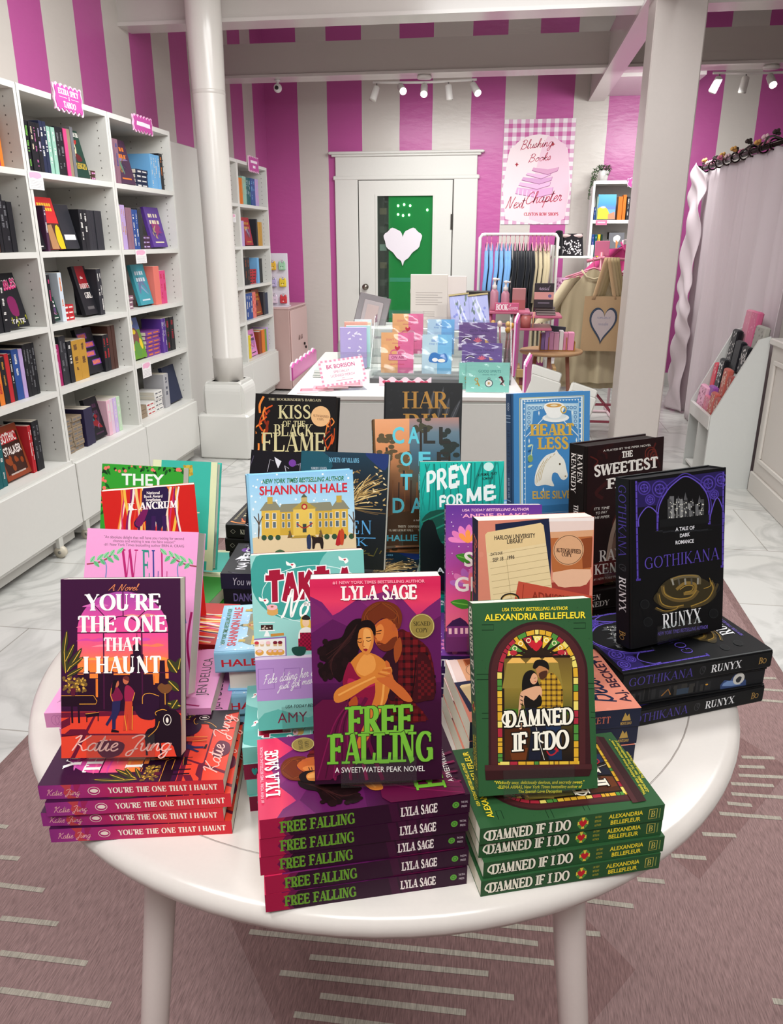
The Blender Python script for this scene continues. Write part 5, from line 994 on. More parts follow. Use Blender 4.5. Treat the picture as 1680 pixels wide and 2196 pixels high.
# ------------------------------------------------------------------ rug
m = MB(); m.box(-1.33, .985, -1.2, 3.35, .0005, .008, '#9b7f7d'); m.box(-1.33, -1.3, -1.2, 3.35, .008, .0085, '#8a6f6d'); m.box(.955, .985, -1.2, 3.35, .008, .0085, '#8a6f6d')
for k, (a, b, c) in enumerate(((-.72, .55, .3), (-.1, 1.2, .42), (.55, .7, .26), (.5, 1.9, .34), (-.7, 1.7, .3))):
    m.add([(a-c, b, .0083), (a, b-c*1.3, .0083), (a+c, b, .0083), (a, b+c*1.3, .0083)], [[0, 1, 2, 3]], '#8d6f6d')
for i, (x0, y0, x1, y1) in enumerate([(-.47, 1.177, .16, 1.192), (-.33, 1.136, .03, 1.149), (-.38, 1.093, .08, 1.105), (-.29, 1.056, -.01, 1.061), (-.33, 1.012, -.01, 1.015), (-.17, 1.235, .13, 1.233), (0, 1.267, .26, 1.275), (-1.12, 1.294, -1.07, 1.296), (-1.07, 1.218, -.96, 1.217), (-1.01, 1.135, -.88, 1.138), (-.96, 1.056, -.77, 1.058), (-.91, .98, -.68, .981), (-1.25, 1.387, -1.16, 1.388), (.72, 1.933, .81, 1.941), (.7, 1.889, .77, 1.895), (.69, 1.85, .85, 1.861), (.66, 1.811, .77, 1.818), (.65, 1.769, .84, 1.775), (.63, 1.73, .69, 1.73), (.6, 1.688, .75, 1.691), (.54, 1.607, .62, 1.612), (.45, 1.523, .53, 1.526), (.36, 1.438, .42, 1.439), (.24, 1.361, .34, 1.359), (.57, 1.168, .65, 1.167), (.88, 2.375, .95, 2.382), (.88, 2.306, .95, 2.307), (.85, 2.24, .93, 2.24), (-1.1, .9, -.8, .9), (-1.05, .82, -.7, .82), (.4, .95, .7, .95), (.5, .86, .8, .86)]):
    m.add([(x0, y0-.0065, .0088), (x1, y1-.0065, .0088), (x1, y1+.0065, .0088), (x0, y0+.0065, .0088)], [[0, 1, 2, 3]], '#b5ada0')
tag(m.obj('rug', 'rug_weave'), 'mauve woven rug with pale dashes under the round table', 'rug')
# ------------------------------------------------------------------ round table
T = thing('round_table', 'white lacquered round table carrying the stacked and propped books', 'table', (-.168, 1.104, 0))
m = MB(); R = .538
m.lathe([(.48, .712), (.522, .714), (.532, .719), (.537, .728), (R, .735), (.536, .742), (.530, .7475), (.52, .75), (.0, .75)], '#e0d8d2', 96)
m.tube([(.47*math.cos(a), .47*math.sin(a), .7492) for a in [2*PI*k/96 for k in range(97)]], .0014, '#a89e98', 6); m.lathe([(0, .712), (.48, .712)], '#e0d8d2', 48)
m.obj('tabletop', 'lacquer', T)
m = MB(); m.lathe([(.43, .66), (.43, .712)], '#d8d0ca', 64); m.lathe([(.40, .712), (.40, .66)], '#d8d0ca', 64); m.lathe([(.43, .66), (.40, .66)], '#d8d0ca', 64); m.obj('apron_ring', 'lacquer', T)
for a in (237.7, 309.4, 57.7, 129.4):
    c, s_ = math.cos(math.radians(a)), math.sin(math.radians(a)); m = MB()
    m.tube([(r*c, r*s_, z) for r, z in ((.425, .712), (.437, .64), (.45, .56), (.52, .12), (.537, .0125))], [.021, .021, .020, .0165, .0155], '#e2d5d0', 20); m.obj('leg', 'lacquer', T)
# ------------------------------------------------------------------ bookcases
SH = {1: 1.655, 2: 1.332, 3: 1.02, 4: .735, 5: .405}
def bookcase(label, X, y0, y1, depth, group, castor=False):
    """shelves open towards +x, front edge at X"""
    t = thing('bookcase', label, 'bookcase', (X-depth/2, (y0+y1)/2, 0), 0, group); ox, oy = X-depth/2, (y0+y1)/2
    W = '#d8d6d1'; b = X-depth
    def P(name, mb, mat='painted_white', par=None):
        mb.M = None; o = mb.obj(name, mat, par or t)
        if par is None: o.location = (-ox, -oy, 0)
        return o
    for ya, yb in ((y0+.001, y0+.02), (y1-.02, y1-.001)):
        m = MB(); m.box(b, X, ya, yb, .405, 1.978, W)
        if ya > y0+.1:
            for dx in (.05, .24):
                for k in range(44):
                    z = .46+.034*k; m.add([(X-dx, ya-.0005, z), (X-dx+.005, ya-.0005, z), (X-dx+.005, ya-.0005, z+.006), (X-dx, ya-.0005, z+.006)], [[0, 1, 2, 3]], '#6d6964')
        P('side_panel', m)
    m = MB(); m.box(b, b+.006, y0+.02, y1-.02, .405, 1.978, '#d0cdc8'); P('back_panel', m)
    for z in (1.978, 1.655, 1.332, 1.02, .735):
        m = MB(); m.box(b+.006, X, y0+.02, y1-.02, z-.024, z, W); P('shelf', m)
    m = MB(); m.box(b, X+.012, y0+.001, y1-.001, .08, .405, W); P('base_cabinet', m)
    m = MB(); m.box(X+.012, X+.03, y0+.004, y1-.004, .10, .392, '#d5d3ce', 0, .003); P('door', m)
    m = MB(); m.box(b+.05, X-.01, y0+.03, y1-.03, .03, .08, '#b9b6b0'); P('plinth', m)
    if castor:
        for yy in castor:
            m = MB(); m.tube([(X+.02, yy-.012, .028), (X+.02, yy+.012, .028)], .027, '#cfc6b4', 20); m.tube([(X+.02, yy-.014, .028), (X+.02, yy+.014, .028)], .008, '#8b8880', 10); m.box(X+.012, X+.028, yy-.016, yy+.016, .05, .1, '#c9c7c0')
            P('castor', m, 'satin_plastic')
    return t
G = 'white bookcases along the left wall'
bookcase('white bookcase closest to the camera, cut off by the photo edge', -1.99, 2.465, 3.235, .37, G, (3.03,))
bookcase('white bookcase under the pink Extra Spicy and Taboo sign', -1.99, 3.237, 3.99, .37, G, (3.27,))
bookcase('white bookcase under the small scalloped sign, just before the round column', -1.99, 3.992, 4.745, .37, G)
m = MB(); m.box(-2.395, -2.15, 4.80, 5.595, 0, 1.975, '#cdcac5', 0, .004); m.box(-2.15, -2.135, 4.80, 4.90, 0, 1.975, '#d5d3ce'); struct('trim_2', m, 'painted_white')
bookcase('white bookcase with its left half behind the round column', -2.135, 5.602, 6.355, .24, G)
bookcase('white bookcase filled with rainbow coloured books beside the pink locker', -2.135, 6.357, 7.16, .24, G)
# ------------------------------------------------------------------ scalloped signs and paper shelf tags
def wavy(w, h, n, amp):
    p = []
    for k in range(n*6): p.append((-w/2+w*k/(n*6), -h/2+amp*math.sin(2*PI*k/6)))
    nv = max(2, int(n*h/w))
    for k in range(nv*6): p.append((w/2+amp*.6*math.sin(2*PI*k/6), -h/2+h*k/(nv*6)))
    for k in range(n*6): p.append((w/2-w*k/(n*6), h/2+amp*math.sin(2*PI*k/6)))
    for k in range(nv*6): p.append((-w/2-amp*.6*math.sin(2*PI*k/6), h/2-h*k/(nv*6)))
    return p
def sign(label, pos, w, h, rz, texts, n=6):
    """faces +x before rotation"""
    t = thing('scalloped_sign', label, 'sign', pos, rz, 'pink scalloped section signs')
    m = MB(); m.prism(wavy(w, h, n, .006), 0, .006, '#efc3dd', 0, 'x'); m.obj('sign_backing', 'matte_board', t)
    m = MB(); m.prism(wavy(w*.9, h*.86, n, .006), .0062, .009, '#c04f9d', 0, 'x')
    a = Art(); 
    for tx in texts: a.line(*tx) if isinstance(tx[0], list) else a.text(*tx)
    a.emit(m, lambda u, v, k: (.0092+k, (u-.5)*w*.9, (v-.5)*h*.86)); m.obj('sign_face', 'matte_board', t)
    return t
sign('large pink scalloped sign reading Extra Spicy and Taboo above the shelves', (-1.982, 3.615, 1.972), .24, .105, 0, [('EXTRA SPICY', .1, .66, .9, .9, 'serifb', '#f6e4f0'), ([(.12, .53), (.42, .53)], .02, '#f6e4f0'), ([(.58, .53), (.88, .53)], .02, '#f6e4f0'), ('I', .47, .44, .53, .6, 'serif', '#f6e4f0'), ('TABOO', .26, .1, .74, .36, 'serifb', '#f6e4f0')])
sign('smaller pink scalloped sign above the shelf of sky blue books', (-1.982, 4.365, 1.965), .235, .078, 0, [([(.12, .52), (.3, .5), (.5, .52), (.7, .49), (.88, .5)], .3, '#f6e2f0')])
sign('pink scalloped sign above the rainbow books on the far bookcase', (-2.128, 6.755, 1.972), .27, .115, 0, [([(.14, .68), (.86, .68)], .2, '#f6e2f0'), ([(.36, .3), (.64, .3)], .2, '#f6e2f0')])
def shelf_tag(label, pos, w, h):
    m = MB(); m.box(0, .0012, -w/2, w/2, -h, 0, '#e6e2e2'); a = Art()
    a.poly([(.12, .62), (.1, .9), (.4, .97), (.8, .95), (.9, .75), (.6, .6), (.3, .66)], '#e5a9c4', 3)
    for k in range(5): a.line([(.1, .48-.09*k), (.9-.1*(k % 2), .48-.09*k)], .02, '#a8a4a8')
    a.emit(m, lambda u, v, k: (.0012+k, (u-.5)*w, (v-1)*h)); o = m.obj('shelf_tag', 'matte_board'); o.location = pos; tag(o, label, 'tag', 'paper review tags on the shelf edges')
shelf_tag('white paper tag under the top shelf of the Extra Spicy bookcase', (-1.9885, 3.285, 1.652), .11, .07)
shelf_tag('white paper tag hanging above the teal upright book', (-1.9885, 4.205, 1.33), .13, .07)
shelf_tag('white paper tag in front of the mint green book', (-1.9885, 4.13, .73), .11, .082)
shelf_tag('white paper tag on the far bookcase right beside the round column', (-2.1335, 6.18, 1.572), .14, .06)
# ------------------------------------------------------------------ banner poster on the back wall
def banner():
    w, h = .655, .92; t = thing('fabric_banner', 'pink gingham banner with a stack of books and looping Blushing Books lettering', 'poster', (.245, 8.097, 1.985))
    m = MB(); m.box(-w/2, w/2, -.006, 0, -h/2, h/2, '#e9d9de'); a = Art()
    n = 17; mm = 25
    for i in range(n):
        for j in range(mm):
            u, v = i/n, j/mm; c = ('#e7dfe2', '#d3a3c0', '#c0609a')[(i % 2)+(j % 2)]
            a.rect(u, v, u+1/n, v+1/mm, c)
    a.poly([(.07, .05), (.93, .05), (.93, .66), (.86, .74), (.74, .82), (.5, .86), (.26, .82), (.14, .74), (.07, .66)], '#ead8dc', 2)
    a.poly([(.42, .05), (.93, .05), (.93, .66), (.8, .79), (.62, .84), (.5, .6)], '#e4c3d2', 2)
    O = '#b4485e'
    for x0, y0, x1, y1, c in ((.2, .28, .74, .36, '#d9a7cf'), (.24, .36, .7, .41, '#e0b4d6'), (.28, .41, .72, .46, '#d19fc8'), (.34, .46, .7, .5, '#e0b4d6'), (.42, .5, .8, .55, '#d29dbd')):
        a.poly([(x0, y0+.02), (x0+.02, y1), ((x0+x1)/2+.04, y1-.02), (x1, y1), (x1-.01, y0+.015), ((x0+x1)/2+.04, y0-.02)], c); a.line([(x0, y0+.02), ((x0+x1)/2+.04, y0-.02), (x1-.01, y0+.015), (x1, y1)], .006, '#9a5a86')
    for k in range(5): a.line([(.24+.06*k, .285-.008*k), (.25+.06*k, .35-.008*k)], .012, '#efd6ee')
    a.text('Blushing', .24, .72, .7, .80, 'script', O, .03); a.text('Books', .36, .6, .68, .67, 'script', O, .02); a.text('Next', .06, .16, .36, .27, 'script', O); a.text('Chapter', .36, .2, .88, .31, 'script', O, .03)
    a.text('CLINTON ROW SHOPS', .34, .085, .84, .115, 'serifb', '#b8384c')
    for x, y in ((.7, .765), (.2, .58)): a.poly([(x, y-.022), (x+.012, y-.006), (x+.03, y), (x+.012, y+.006), (x, y+.022), (x-.012, y+.006), (x-.03, y), (x-.012, y-.006)], '#a02434')
    a.emit(m, lambda u, v, k: ((u-.5)*w, -.006-k, (v-.5)*h)); m.obj('printed_cloth', 'matte_board', t)
banner()
# ------------------------------------------------------------------ track lights and camera
def track(label, x, y, z, heads):
    t = thing('track_light', label, 'lamp', (x, y, z), 0, 'five-spot track lights')
    m = MB(); m.lathe([(.0, .0), (.05, .0), (.06, -.012), (.055, -.025), (0, -.027)], '#d8d4d0', 24, (0, 0, 0)); m.obj('ceiling_rose', 'satin_plastic', t)
    m = MB(); m.tube([(-.41, 0, -.04), (-.15, 0, -.047), (0, 0, -.05), (.15, 0, -.047), (.41, 0, -.04)], .009, '#e2dfdb', 10); m.tube([(0, 0, -.02), (0, 0, -.05)], .008, '#999', 8) if 0 else None; m.obj('arm_bar', 'satin_plastic', t)
    for dx, d, on in heads:
        d = Vector(d).normalized(); p = Vector((dx, 0, -.045)); q = p+Vector((0, 0, -.03)); e = q+d*.10
        m = MB(); m.tube([p, q], .005, '#6d6a66', 8); m.tube([q-d*.01, q, e-d*.004, e], [.012, .027, .029, .030], '#dedbd7', 18); h = m.obj('spot_head', 'satin_plastic', t)
        m = MB(); m.tube([e+d*.0003, e+d*.006], .026, '#fff4dc' if on else '#b9b4ac', 18); m.obj('bulb', 'lamp_glow' if on else 'satin_plastic', h)
track('white five-spot track light on the beam above the door', -.71, 6.8, 2.6, [(-.38, (-.3, -.2, -.9), False), (-.19, (.35, -.9, -.5), True), (0, (.05, -.75, -.7), True), (.19, (.1, .2, -.9), False), (.38, (.45, -.6, -.7), True)])
track('white five-spot track light right of the square column', 1.87, 6.8, 2.6, [(-.36, (-.4, -.1, -.9), False), (-.17, (-.1, .1, -.9), False), (0, (.1, -.8, -.7), True), (.19, (.3, -.6, -.7), True), (.38, (.4, -.3, -.8), False)])
t = thing('security_camera', 'small round white security camera under the back ceiling beam', 'camera', (-1.9, 6.8, 2.6))
m = MB(); m.lathe([(.022, 0), (.022, -.012), (.01, -.016), (.008, -.04)], '#dcdad8', 16); m.obj('mount', 'satin_plastic', t)
m = MB(); m.ball((0, 0, -.062), .034, '#e4e2e0'); m.obj('camera_body', 'satin_plastic', t); m = MB(); m.tube([(0, -.02, -.064), (0, -.036, -.064)], .015, '#1a1a1c', 14); m.obj('lens', 'lacquer', t)
# ------------------------------------------------------------------ the books on the table
PG = '#efe8d8'
def book_meshes(kind, w, h, t, front, spine, fc, sc_, bc, pg=PG, edge=None):
    """lying face up: x from spine to fore-edge, y from foot to head, z from back to front"""
    m = MB()
    if kind == 'paperback':
        m.box(0, w, 0, h, 0, .0005, bc); m.box(0, w, 0, h, t-.0005, t, fc); m.box(0, .0006, 0, h, .0005, t-.0005, sc_)
    else:
        b = .0026; m.box(.004, w, 0, h, 0, b, bc, 0, .0007); m.box(.004, w, 0, h, t-b, t, fc, 0, .0007)
        n = 12; pr = [(.004*(1-math.sin(PI*k/n)**.3), b*.1+(t-b*.2)*(.5-.5*math.cos(PI*k/n))) for k in range(n+1)]
        V = [(x, y, z) for x, z in pr for y in (0, h)]+[(x+.0022, y, z) for x, z in pr for y in (0, h)]; k2 = 2*(n+1)
        m.add(V, [[2*i, 2*i+1, 2*i+3, 2*i+2] for i in range(n)]+[[k2+2*i, k2+2*i+2, k2+2*i+3, k2+2*i+1] for i in range(n)]+[[2*i, 2*i+2, k2+2*i+2, k2+2*i] for i in range(n)]+[[2*i+1, k2+2*i+1, k2+2*i+3, 2*i+3] for i in range(n)], sc_)
    x0 = 0 if kind == 'paperback' else .004
    if front: front.emit(m, lambda u, v, k: (x0+u*(w-x0), v*h, t+k))
    if spine: spine.emit(m, (lambda u, v, k: (-k, h*(1-u), v*t)) if kind == 'paperback' else (lambda u, v, k: (-.00005-k, h*(1-u), .003+v*(t-.006))))
    p = MB(); e = (.0006, .0005) if kind == 'paperback' else (.003, .0026)
    p.box(e[0]*(1 if kind == 'paperback' else 2), w-e[0], e[0]*.6 if kind == 'paperback' else e[0], h-(e[0]*.6 if kind == 'paperback' else e[0]), e[1], t-e[1], pg)
    if edge: edge.emit(p, lambda u, v, k: (w-e[0]+k, h*u, e[1]+v*(t-2*e[1])))
    return m.mesh('cover', 'printed_cover'), p.mesh('page_block', 'page_edges')
PROTO = {}
def new_book(key, label, M, group=None):
    kind, me = PROTO[key]
    if len(me) == 2:
        o = bpy.data.objects.new(kind+'_book', None); o.empty_display_size = .03; C.objects.link(o); o.matrix_world = M; tag(o, label, 'book', group)
        part('cover', me[0], o); part('page_block', me[1], o); PROTO[key] = (kind, (o,)); return o
    return dup(me[0], M, label, group)
def flat_M(cx, cy, yaw, L, D, z, turn=0, flip=False):
    """spine (or, flipped, fore-edge) towards the viewer; cx, cy is the middle of that edge"""
    a = math.radians(yaw); u = Vector((math.cos(a), math.sin(a), 0)); v = Vector((-u.y, u.x, 0))
    if flip: X, Y, o = -v, u, Vector((cx, cy, z))-u*L/2+v*D
    else: X, Y, o = v, -u, Vector((cx, cy, z))+u*L/2
    if turn: X, Y, o = u, v, Vector((cx, cy, z))-u*D/2
    M = Matrix.Identity(4)
    for i in range(3): M[i][0], M[i][1], M[i][2], M[i][3] = X[i], Y[i], (0, 0, 1)[i], o[i]
    return M
def stand_M(x, y, z, yaw, tilt, w, t):
    U = Vector((math.cos(yaw), math.sin(yaw), 0)); N = Vector((-U.y, U.x, 0)); Z = Vector((0, 0, 1))
    V = Z*math.cos(tilt)+N*math.sin(tilt); D = N*math.cos(tilt)-Z*math.sin(tilt); o = Vector((x, y, z))-U*w/2+D*t
    M = Matrix.Identity(4)
    for i in range(3): M[i][0], M[i][1], M[i][2], M[i][3] = U[i], V[i], -D[i], o[i]
    return M
_E = None
def easel(M, w, t, label):
    """clear acrylic book stand in the propped book's own frame"""
    global _E
    key = round(t, 3)
    if _E is None: _E = {}
    if key not in _E:
        m = MB(); a = .0375
        m.box(-a, a, -.0005, .026, t+.0012, t+.0034, '#ffffff'); f = m.mesh('front_lip', 'clear_acrylic')
        m = MB(); m.box(-a, a, -.0032, -.0008, -.0034, t+.0034, '#ffffff'); b = m.mesh('base_ledge', 'clear_acrylic')
        m = MB(); m.box(-a, a, -.0008, .12, -.0034, -.0012, '#ffffff'); k = m.mesh('back_plate', 'clear_acrylic'); _E[key] = (f, b, k)
    o = bpy.data.objects.new('acrylic_book_stand', None); C.objects.link(o); o.matrix_world = M @ Matrix.Translation((w/2, 0, 0)); tag(o, label, 'book stand', 'clear acrylic stands holding up the display books')
    for me in _E[key]: part(me.name.split('.')[0], me, o)
ORD = ['topmost', 'second from top', 'third from top', 'fourth from top', 'lowest']
def stack(key, desc, where, cx, cy, yaw, L, D, top, n, jit, turn=0, flips=(), z0=.75, low=None, vis=True):
    """n lying copies, dx/dy/dyaw of each in jit; fills the height from the table to top"""
    t = (top-z0)/n; h = PROTO[key][2] if len(PROTO[key]) > 2 else 0
    for i in range(n):
        dx, dy, da = jit[i % len(jit)] if jit else (0, 0, 0); k = n-1-i
        pos = ORD[k] if k < 4 and i else ('lowest' if not i else f'number {k+1} down')
        if n == 5 and k == 3: pos = 'second from bottom'
        lab = f'{pos} {desc} lying {where}'
        new_book(low if low and i < n-1 else key, lab, flat_M(cx+dx, cy+dy, yaw+da, L, D, z0+i*t, turn, i in flips))
def pose(k): return POSE[k]
POSE = {'YTO': (-0.3994, 0.6675, 0.8348, 0.168, 0.3497, 0.1327, 0.1988, 0.0184),
 'WELL': (-0.4382, 0.7743, 0.848, 0.0412, 0.4343, 0.1463, 0.2018, 0.0208),
 'ANC': (-0.4829, 0.9662, 0.8465, 0.4169, 0.1741, 0.1292, 0.1998, 0.0214),
 'THEY': (-0.5724, 1.0685, 0.8191, -0.0461, 0.2905, 0.1428, 0.2209, 0.02),
 'TEAL': (-0.572, 1.2369, 0.8078, -0.0156, 0.3266, 0.1271, 0.1991, 0.0228),
 'KISS': (-0.3648, 1.2611, 0.8992, -0.0732, 0.2477, 0.1515, 0.2291, 0.0271),
 'PURP': (-0.39, 1.222, 0.87, -0.1453, 0.3138, 0.105, 0.163, 0.026),
 'VIL': (-0.2481, 1.1347, 0.8738, -0.0023, 0.3311, 0.1459, 0.1894, 0.0219),
 'HALE': (-0.2352, 0.8763, 0.8875, 0.3138, 0.2261, 0.1376, 0.2167, 0.0312),
 'TAKE': (-0.1949, 0.7385, 0.8479, 0.2472, 0.2985, 0.1296, 0.2022, 0.0213),
 'FF': (-0.1016, 0.6227, 0.8727, 0.2071, 0.2224, 0.1261, 0.2062, 0.0222),
 'HARP': (-0.1452, 1.4209, 0.8991, 0.069, 0.288, 0.152, 0.2295, 0.0269),
 'CALL': (-0.128, 1.2519, 0.8741, 0.245, 0.3329, 0.1533, 0.2224, 0.0273),
 'PREY': (-0.0466, 1.1154, 0.8551, 0.1247, 0.2374, 0.1318, 0.2049, 0.0233),
 'SOIT': (0.0065, 0.9748, 0.8297, 0.1104, 0.2726, 0.1353, 0.2083, 0.0226),
 'BEC': (0.0607, 0.868, 0.8411, 0.1783, 0.1815, 0.1466, 0.2187, 0.0269),
 'HEART': (0.0988, 1.3143, 0.9119, 0.2935, 0.173, 0.1449, 0.2231, 0.03),
 'SWEET': (0.2061, 1.1708, 0.8656, 0.5739000000000001, 0.0989, 0.1521, 0.2239, 0.0359),
 'GOT': (0.2645, 1.016, 0.8465, 0.5212, 0.1589, 0.1625, 0.2373, 0.0296),
 'DAM': (0.0583, 0.6666, 0.8422, 0.2298, 0.3394, 0.1257, 0.1977, 0.02)}
BK = {  # title: kind, thickness, artwork, front/spine/back board colours, page colour, words for the propped copy, words for the lying ones, stack
 'YTO': ('paperback', .01875, art_haunt, '#3b0f36', '#93307e', '#3b0f36', PG, 'dark purple paperback with an arched pink window and a couple', 'purple to red spined paperback', 'in the front left stack', (-.378, .643, 11, 4, .825, [(.005, 0, 1.0), (-.003, .0, -.6), (.007, -.001, 1.6), (0, 0, 0)])),
 'FF': ('paperback', .0228, art_falling, '#35092a', '#2e0a26', '#35092a', PG, 'magenta paperback with an embracing couple, green title and gold sticker', 'Free Falling paperback', 'in the front middle stack', (-.109, .597, 18.2, 5, .864, [(0, 0, 0), (.001, .001, .4), (-.003, .001, .3), (-.001, 0, -.2), (0, 0, .2)])),
 'DAM': ('paperback', .0205, art_damned, '#2d5733', '#2a5330', '#2d5733', PG, 'green paperback with a stained glass window and couple', 'green Damned If I Do paperback', 'in the front right stack', (.094, .650, 18.3, 4, .832, [(.003, -.003, 1), (.005, 0, .6), (0, .003, -.6), (0, 0, 0)])),
 'GOT': ('hardcover', .0293, art_goth, '#0f0f11', '#101012', '#0f0f11', '#2a2a2c', 'black Gothikana hardcover with purple arches and gold rose', 'black Gothikana hardcover', 'in the far right stack', (.288, .973, 24, 3, .838, [(0, 0, 1.5), (-.004, .003, -1), (0, 0, 0)])),
 'BEC': ('paperback', .0273, art_become, '#d98670', '#1c2138', '#d98670', PG, 'coral paperback with a library card and coffee cup', 'navy spined coral paperback', 'in the stack behind the green books', (.087, .827, 16.2, 3, .832, [(-.002, 0, 0), (0, .001, .8), (0, 0, 0)])),
 'TAKE': ('paperback', .022, art_take, '#9bd3cc', '#6fb3aa', '#8c1c40', PG, 'mint green paperback with a baker, donuts and red title', 'mint and maroon paperback', 'in the stack behind Free Falling', (-.174, .729, 15.5, 4, .838, [(.004, 0, .6), (.002, 0, 0), (0, 0, .4), (0, 0, 0)])),
 'WELL': ('paperback', .0213, art_well, '#ee9fd0', '#df8fc0', '#ee9fd0', PG, 'pink paperback with leafy branches and colourful lettering', 'pink paperback', 'in the stack behind the purple books', (-.436, .757, 11.5, 4, .835, [(.018, .002, 1), (.022, 0, -1), (.016, .002, .5), (0, 0, 0)])),
 'ANC': ('paperback', .0222, art_ancrum, '#d6221c', '#8d1a1c', '#d6221c', PG, 'red paperback with marbled swirls and a dark hand', 'red marbled paperback', 'in the stack behind the pink books', (-.484, .917, 3, 4, .839, [(-.003, 0, 0), (.002, 0, 1), (0, 0, -.8), (0, 0, 0)])),
 'HALE': ('hardcover', .0318, art_hale, '#8ec8ee', '#8cc0da', '#8ec8ee', PG, 'light blue hardcover with a snowy yellow mansion', 'blue hardcover', 'in the stack left of the mint books', (-.247, .863, 14.2, 4, .877, [(.014, .004, -2), (.008, 0, 1), (.012, .005, -3), (0, 0, 0)])),
 'THEY': ('paperback', .0213, art_they, '#36a233', '#7c1f33', '#36a233', PG, 'green paperback with a leaf border peeking over the red one', 'maroon patterned paperback', 'in the stack under the green book', (-.555, 1.06, -3, 3, .814, [(-.012, 0, 2), (-.016, .002, -1), (-.02, 0, 0)])),
 'TEAL': ('hardcover', .0235, art_check, '#43bfae', '#f0eec4', '#43bfae', PG, 'teal hardcover with cream edges and checkerboard foot', 'checkerboard hardcover', 'in the low stack at the back left', (-.53, 1.235, 6, 2, .797, [(.01, 0, 2), (0, 0, 0)])),
 'KISS': ('hardcover', .0278, art_kiss, '#151112', '#171314', '#151112', '#2b2624', 'black hardcover with flames and a round peach sticker', 'black hardcover', 'in the tall stack at the back left', (-.375, 1.268, 0, 5, .889, [(.004, 0, 1), (-.004, 0, -1.4), (.003, .002, .8), (-.003, 0, 0), (0, 0, 0)])),
 'VIL': ('paperback', .0226, art_villain, '#0f1820', '#0f1820', '#0f1820', PG, 'dark teal paperback with a gold tree behind the mansion book', 'dark teal paperback', 'in the hidden stack behind the blue hardcovers', (-.197, 1.05, 0, 5, .863, [(0, 0, 0)])),
 'HARP': ('hardcover', .0276, art_harpin, '#17171a', '#151518', '#17171a', PG, 'black hardcover with big gold letters, farthest back on the table', 'black gold-lettered hardcover', 'in the rearmost stack', (-.146, 1.418, 4, 5, .888, [(0, 0, 1), (0, 0, -1)])),
 'CALL': ('hardcover', .028, art_call, '#6a5034', '#6a4a26', '#3a2412', PG, 'brown forest hardcover with pale blue letters', 'brown forest hardcover', 'in the stack behind the teal paperback', (-.13, 1.25, 12, 4, .862, [(0, 0, 0), (0, 0, 1)])),
 'PREY': ('paperback', .024, art_prey, '#12a898', '#0c8a7e', '#06211f', PG, 'bright teal paperback with white brush lettering', 'teal spined paperback', 'in the stack behind the purple flower book', (-.028, 1.11, 5, 4, .846, [(0, 0, 0)])),
 'SOIT': ('paperback', .0233, art_grow, '#7c3f9c', '#2f1c4c', '#7c3f9c', PG, 'purple paperback with pink flowers and a little house', 'purple flower paperback', 'in the stack behind the coral books', (.008, .978, 6, 3, .82, [(0, 0, 0)])),
 'HEART': ('hardcover', .0306, art_heart, '#4a8cc6', '#2f4f72', '#4a8cc6', PG, 'blue hardcover with a white horse head and teacup', 'blue horse hardcover', 'in the stack at the back right', (.1, 1.312, 14, 5, .903, [(0, 0, 0)])),
 'SWEET': ('hardcover', .036, art_sweet, '#241214', '#17100f', '#241214', '#2e2624', 'dark red and black hardcover with a two-line white spine', 'black two-line-spined hardcover', 'in the stack behind Gothikana', (.22, 1.168, 27, 3, .858, [(0, 0, 0)])),
}
# propped copies fan open a little; some are turned a little more towards the aisle
FAN = dict(YTO=1.3, FF=1.12, DAM=1.15, TAKE=1.1, BEC=1.25, WELL=1.3, GOT=1.18, SWEET=1.2)
TURN = dict(BEC=4, PREY=2.5, SOIT=2.5, HEART=2.5, TAKE=2, HALE=1, DAM=1)
for key, (kind, t, fn, fc, sp, bc, pg, dstand, dlie, where, st) in BK.items():
    x, y, z, yaw, tilt, w, h, tf = POSE[key]
    t = (st[4]-.75)/st[3]-.0007
    ar = fn(); me = book_meshes(kind, w, h, t, ar[0], ar[1], fc, sp, bc, pg, ar[2] if len(ar) > 2 else None)
    cx, cy, sy_, n, top, jit = st
    ts = t*FAN.get(key, 1); yaw += math.radians(TURN.get(key, 0))
    PROTO[key] = (kind, book_meshes(kind, w, h, ts, ar[0], ar[1], fc, sp, bc, pg, ar[2] if len(ar) > 2 else None))
    z = top+ts*math.sin(tilt)+.0036
    M = stand_M(x, y, z, yaw, tilt, w, ts)
    name = f'{dstand}, propped upright'
    new_book(key, name, M); easel(M, w, ts, 'clear acrylic stand under the '+' '.join(dstand.split()[:8]).replace(',', '')); PROTO[key] = (kind, me)
    stack(key, dlie, where, cx, cy, sy_, h, w, top, n, jit, turn=1 if key == 'VIL' else 0, flips={'GOT': (1,), 'TAKE': (0, 2), 'HALE': (2,)}.get(key, ()))
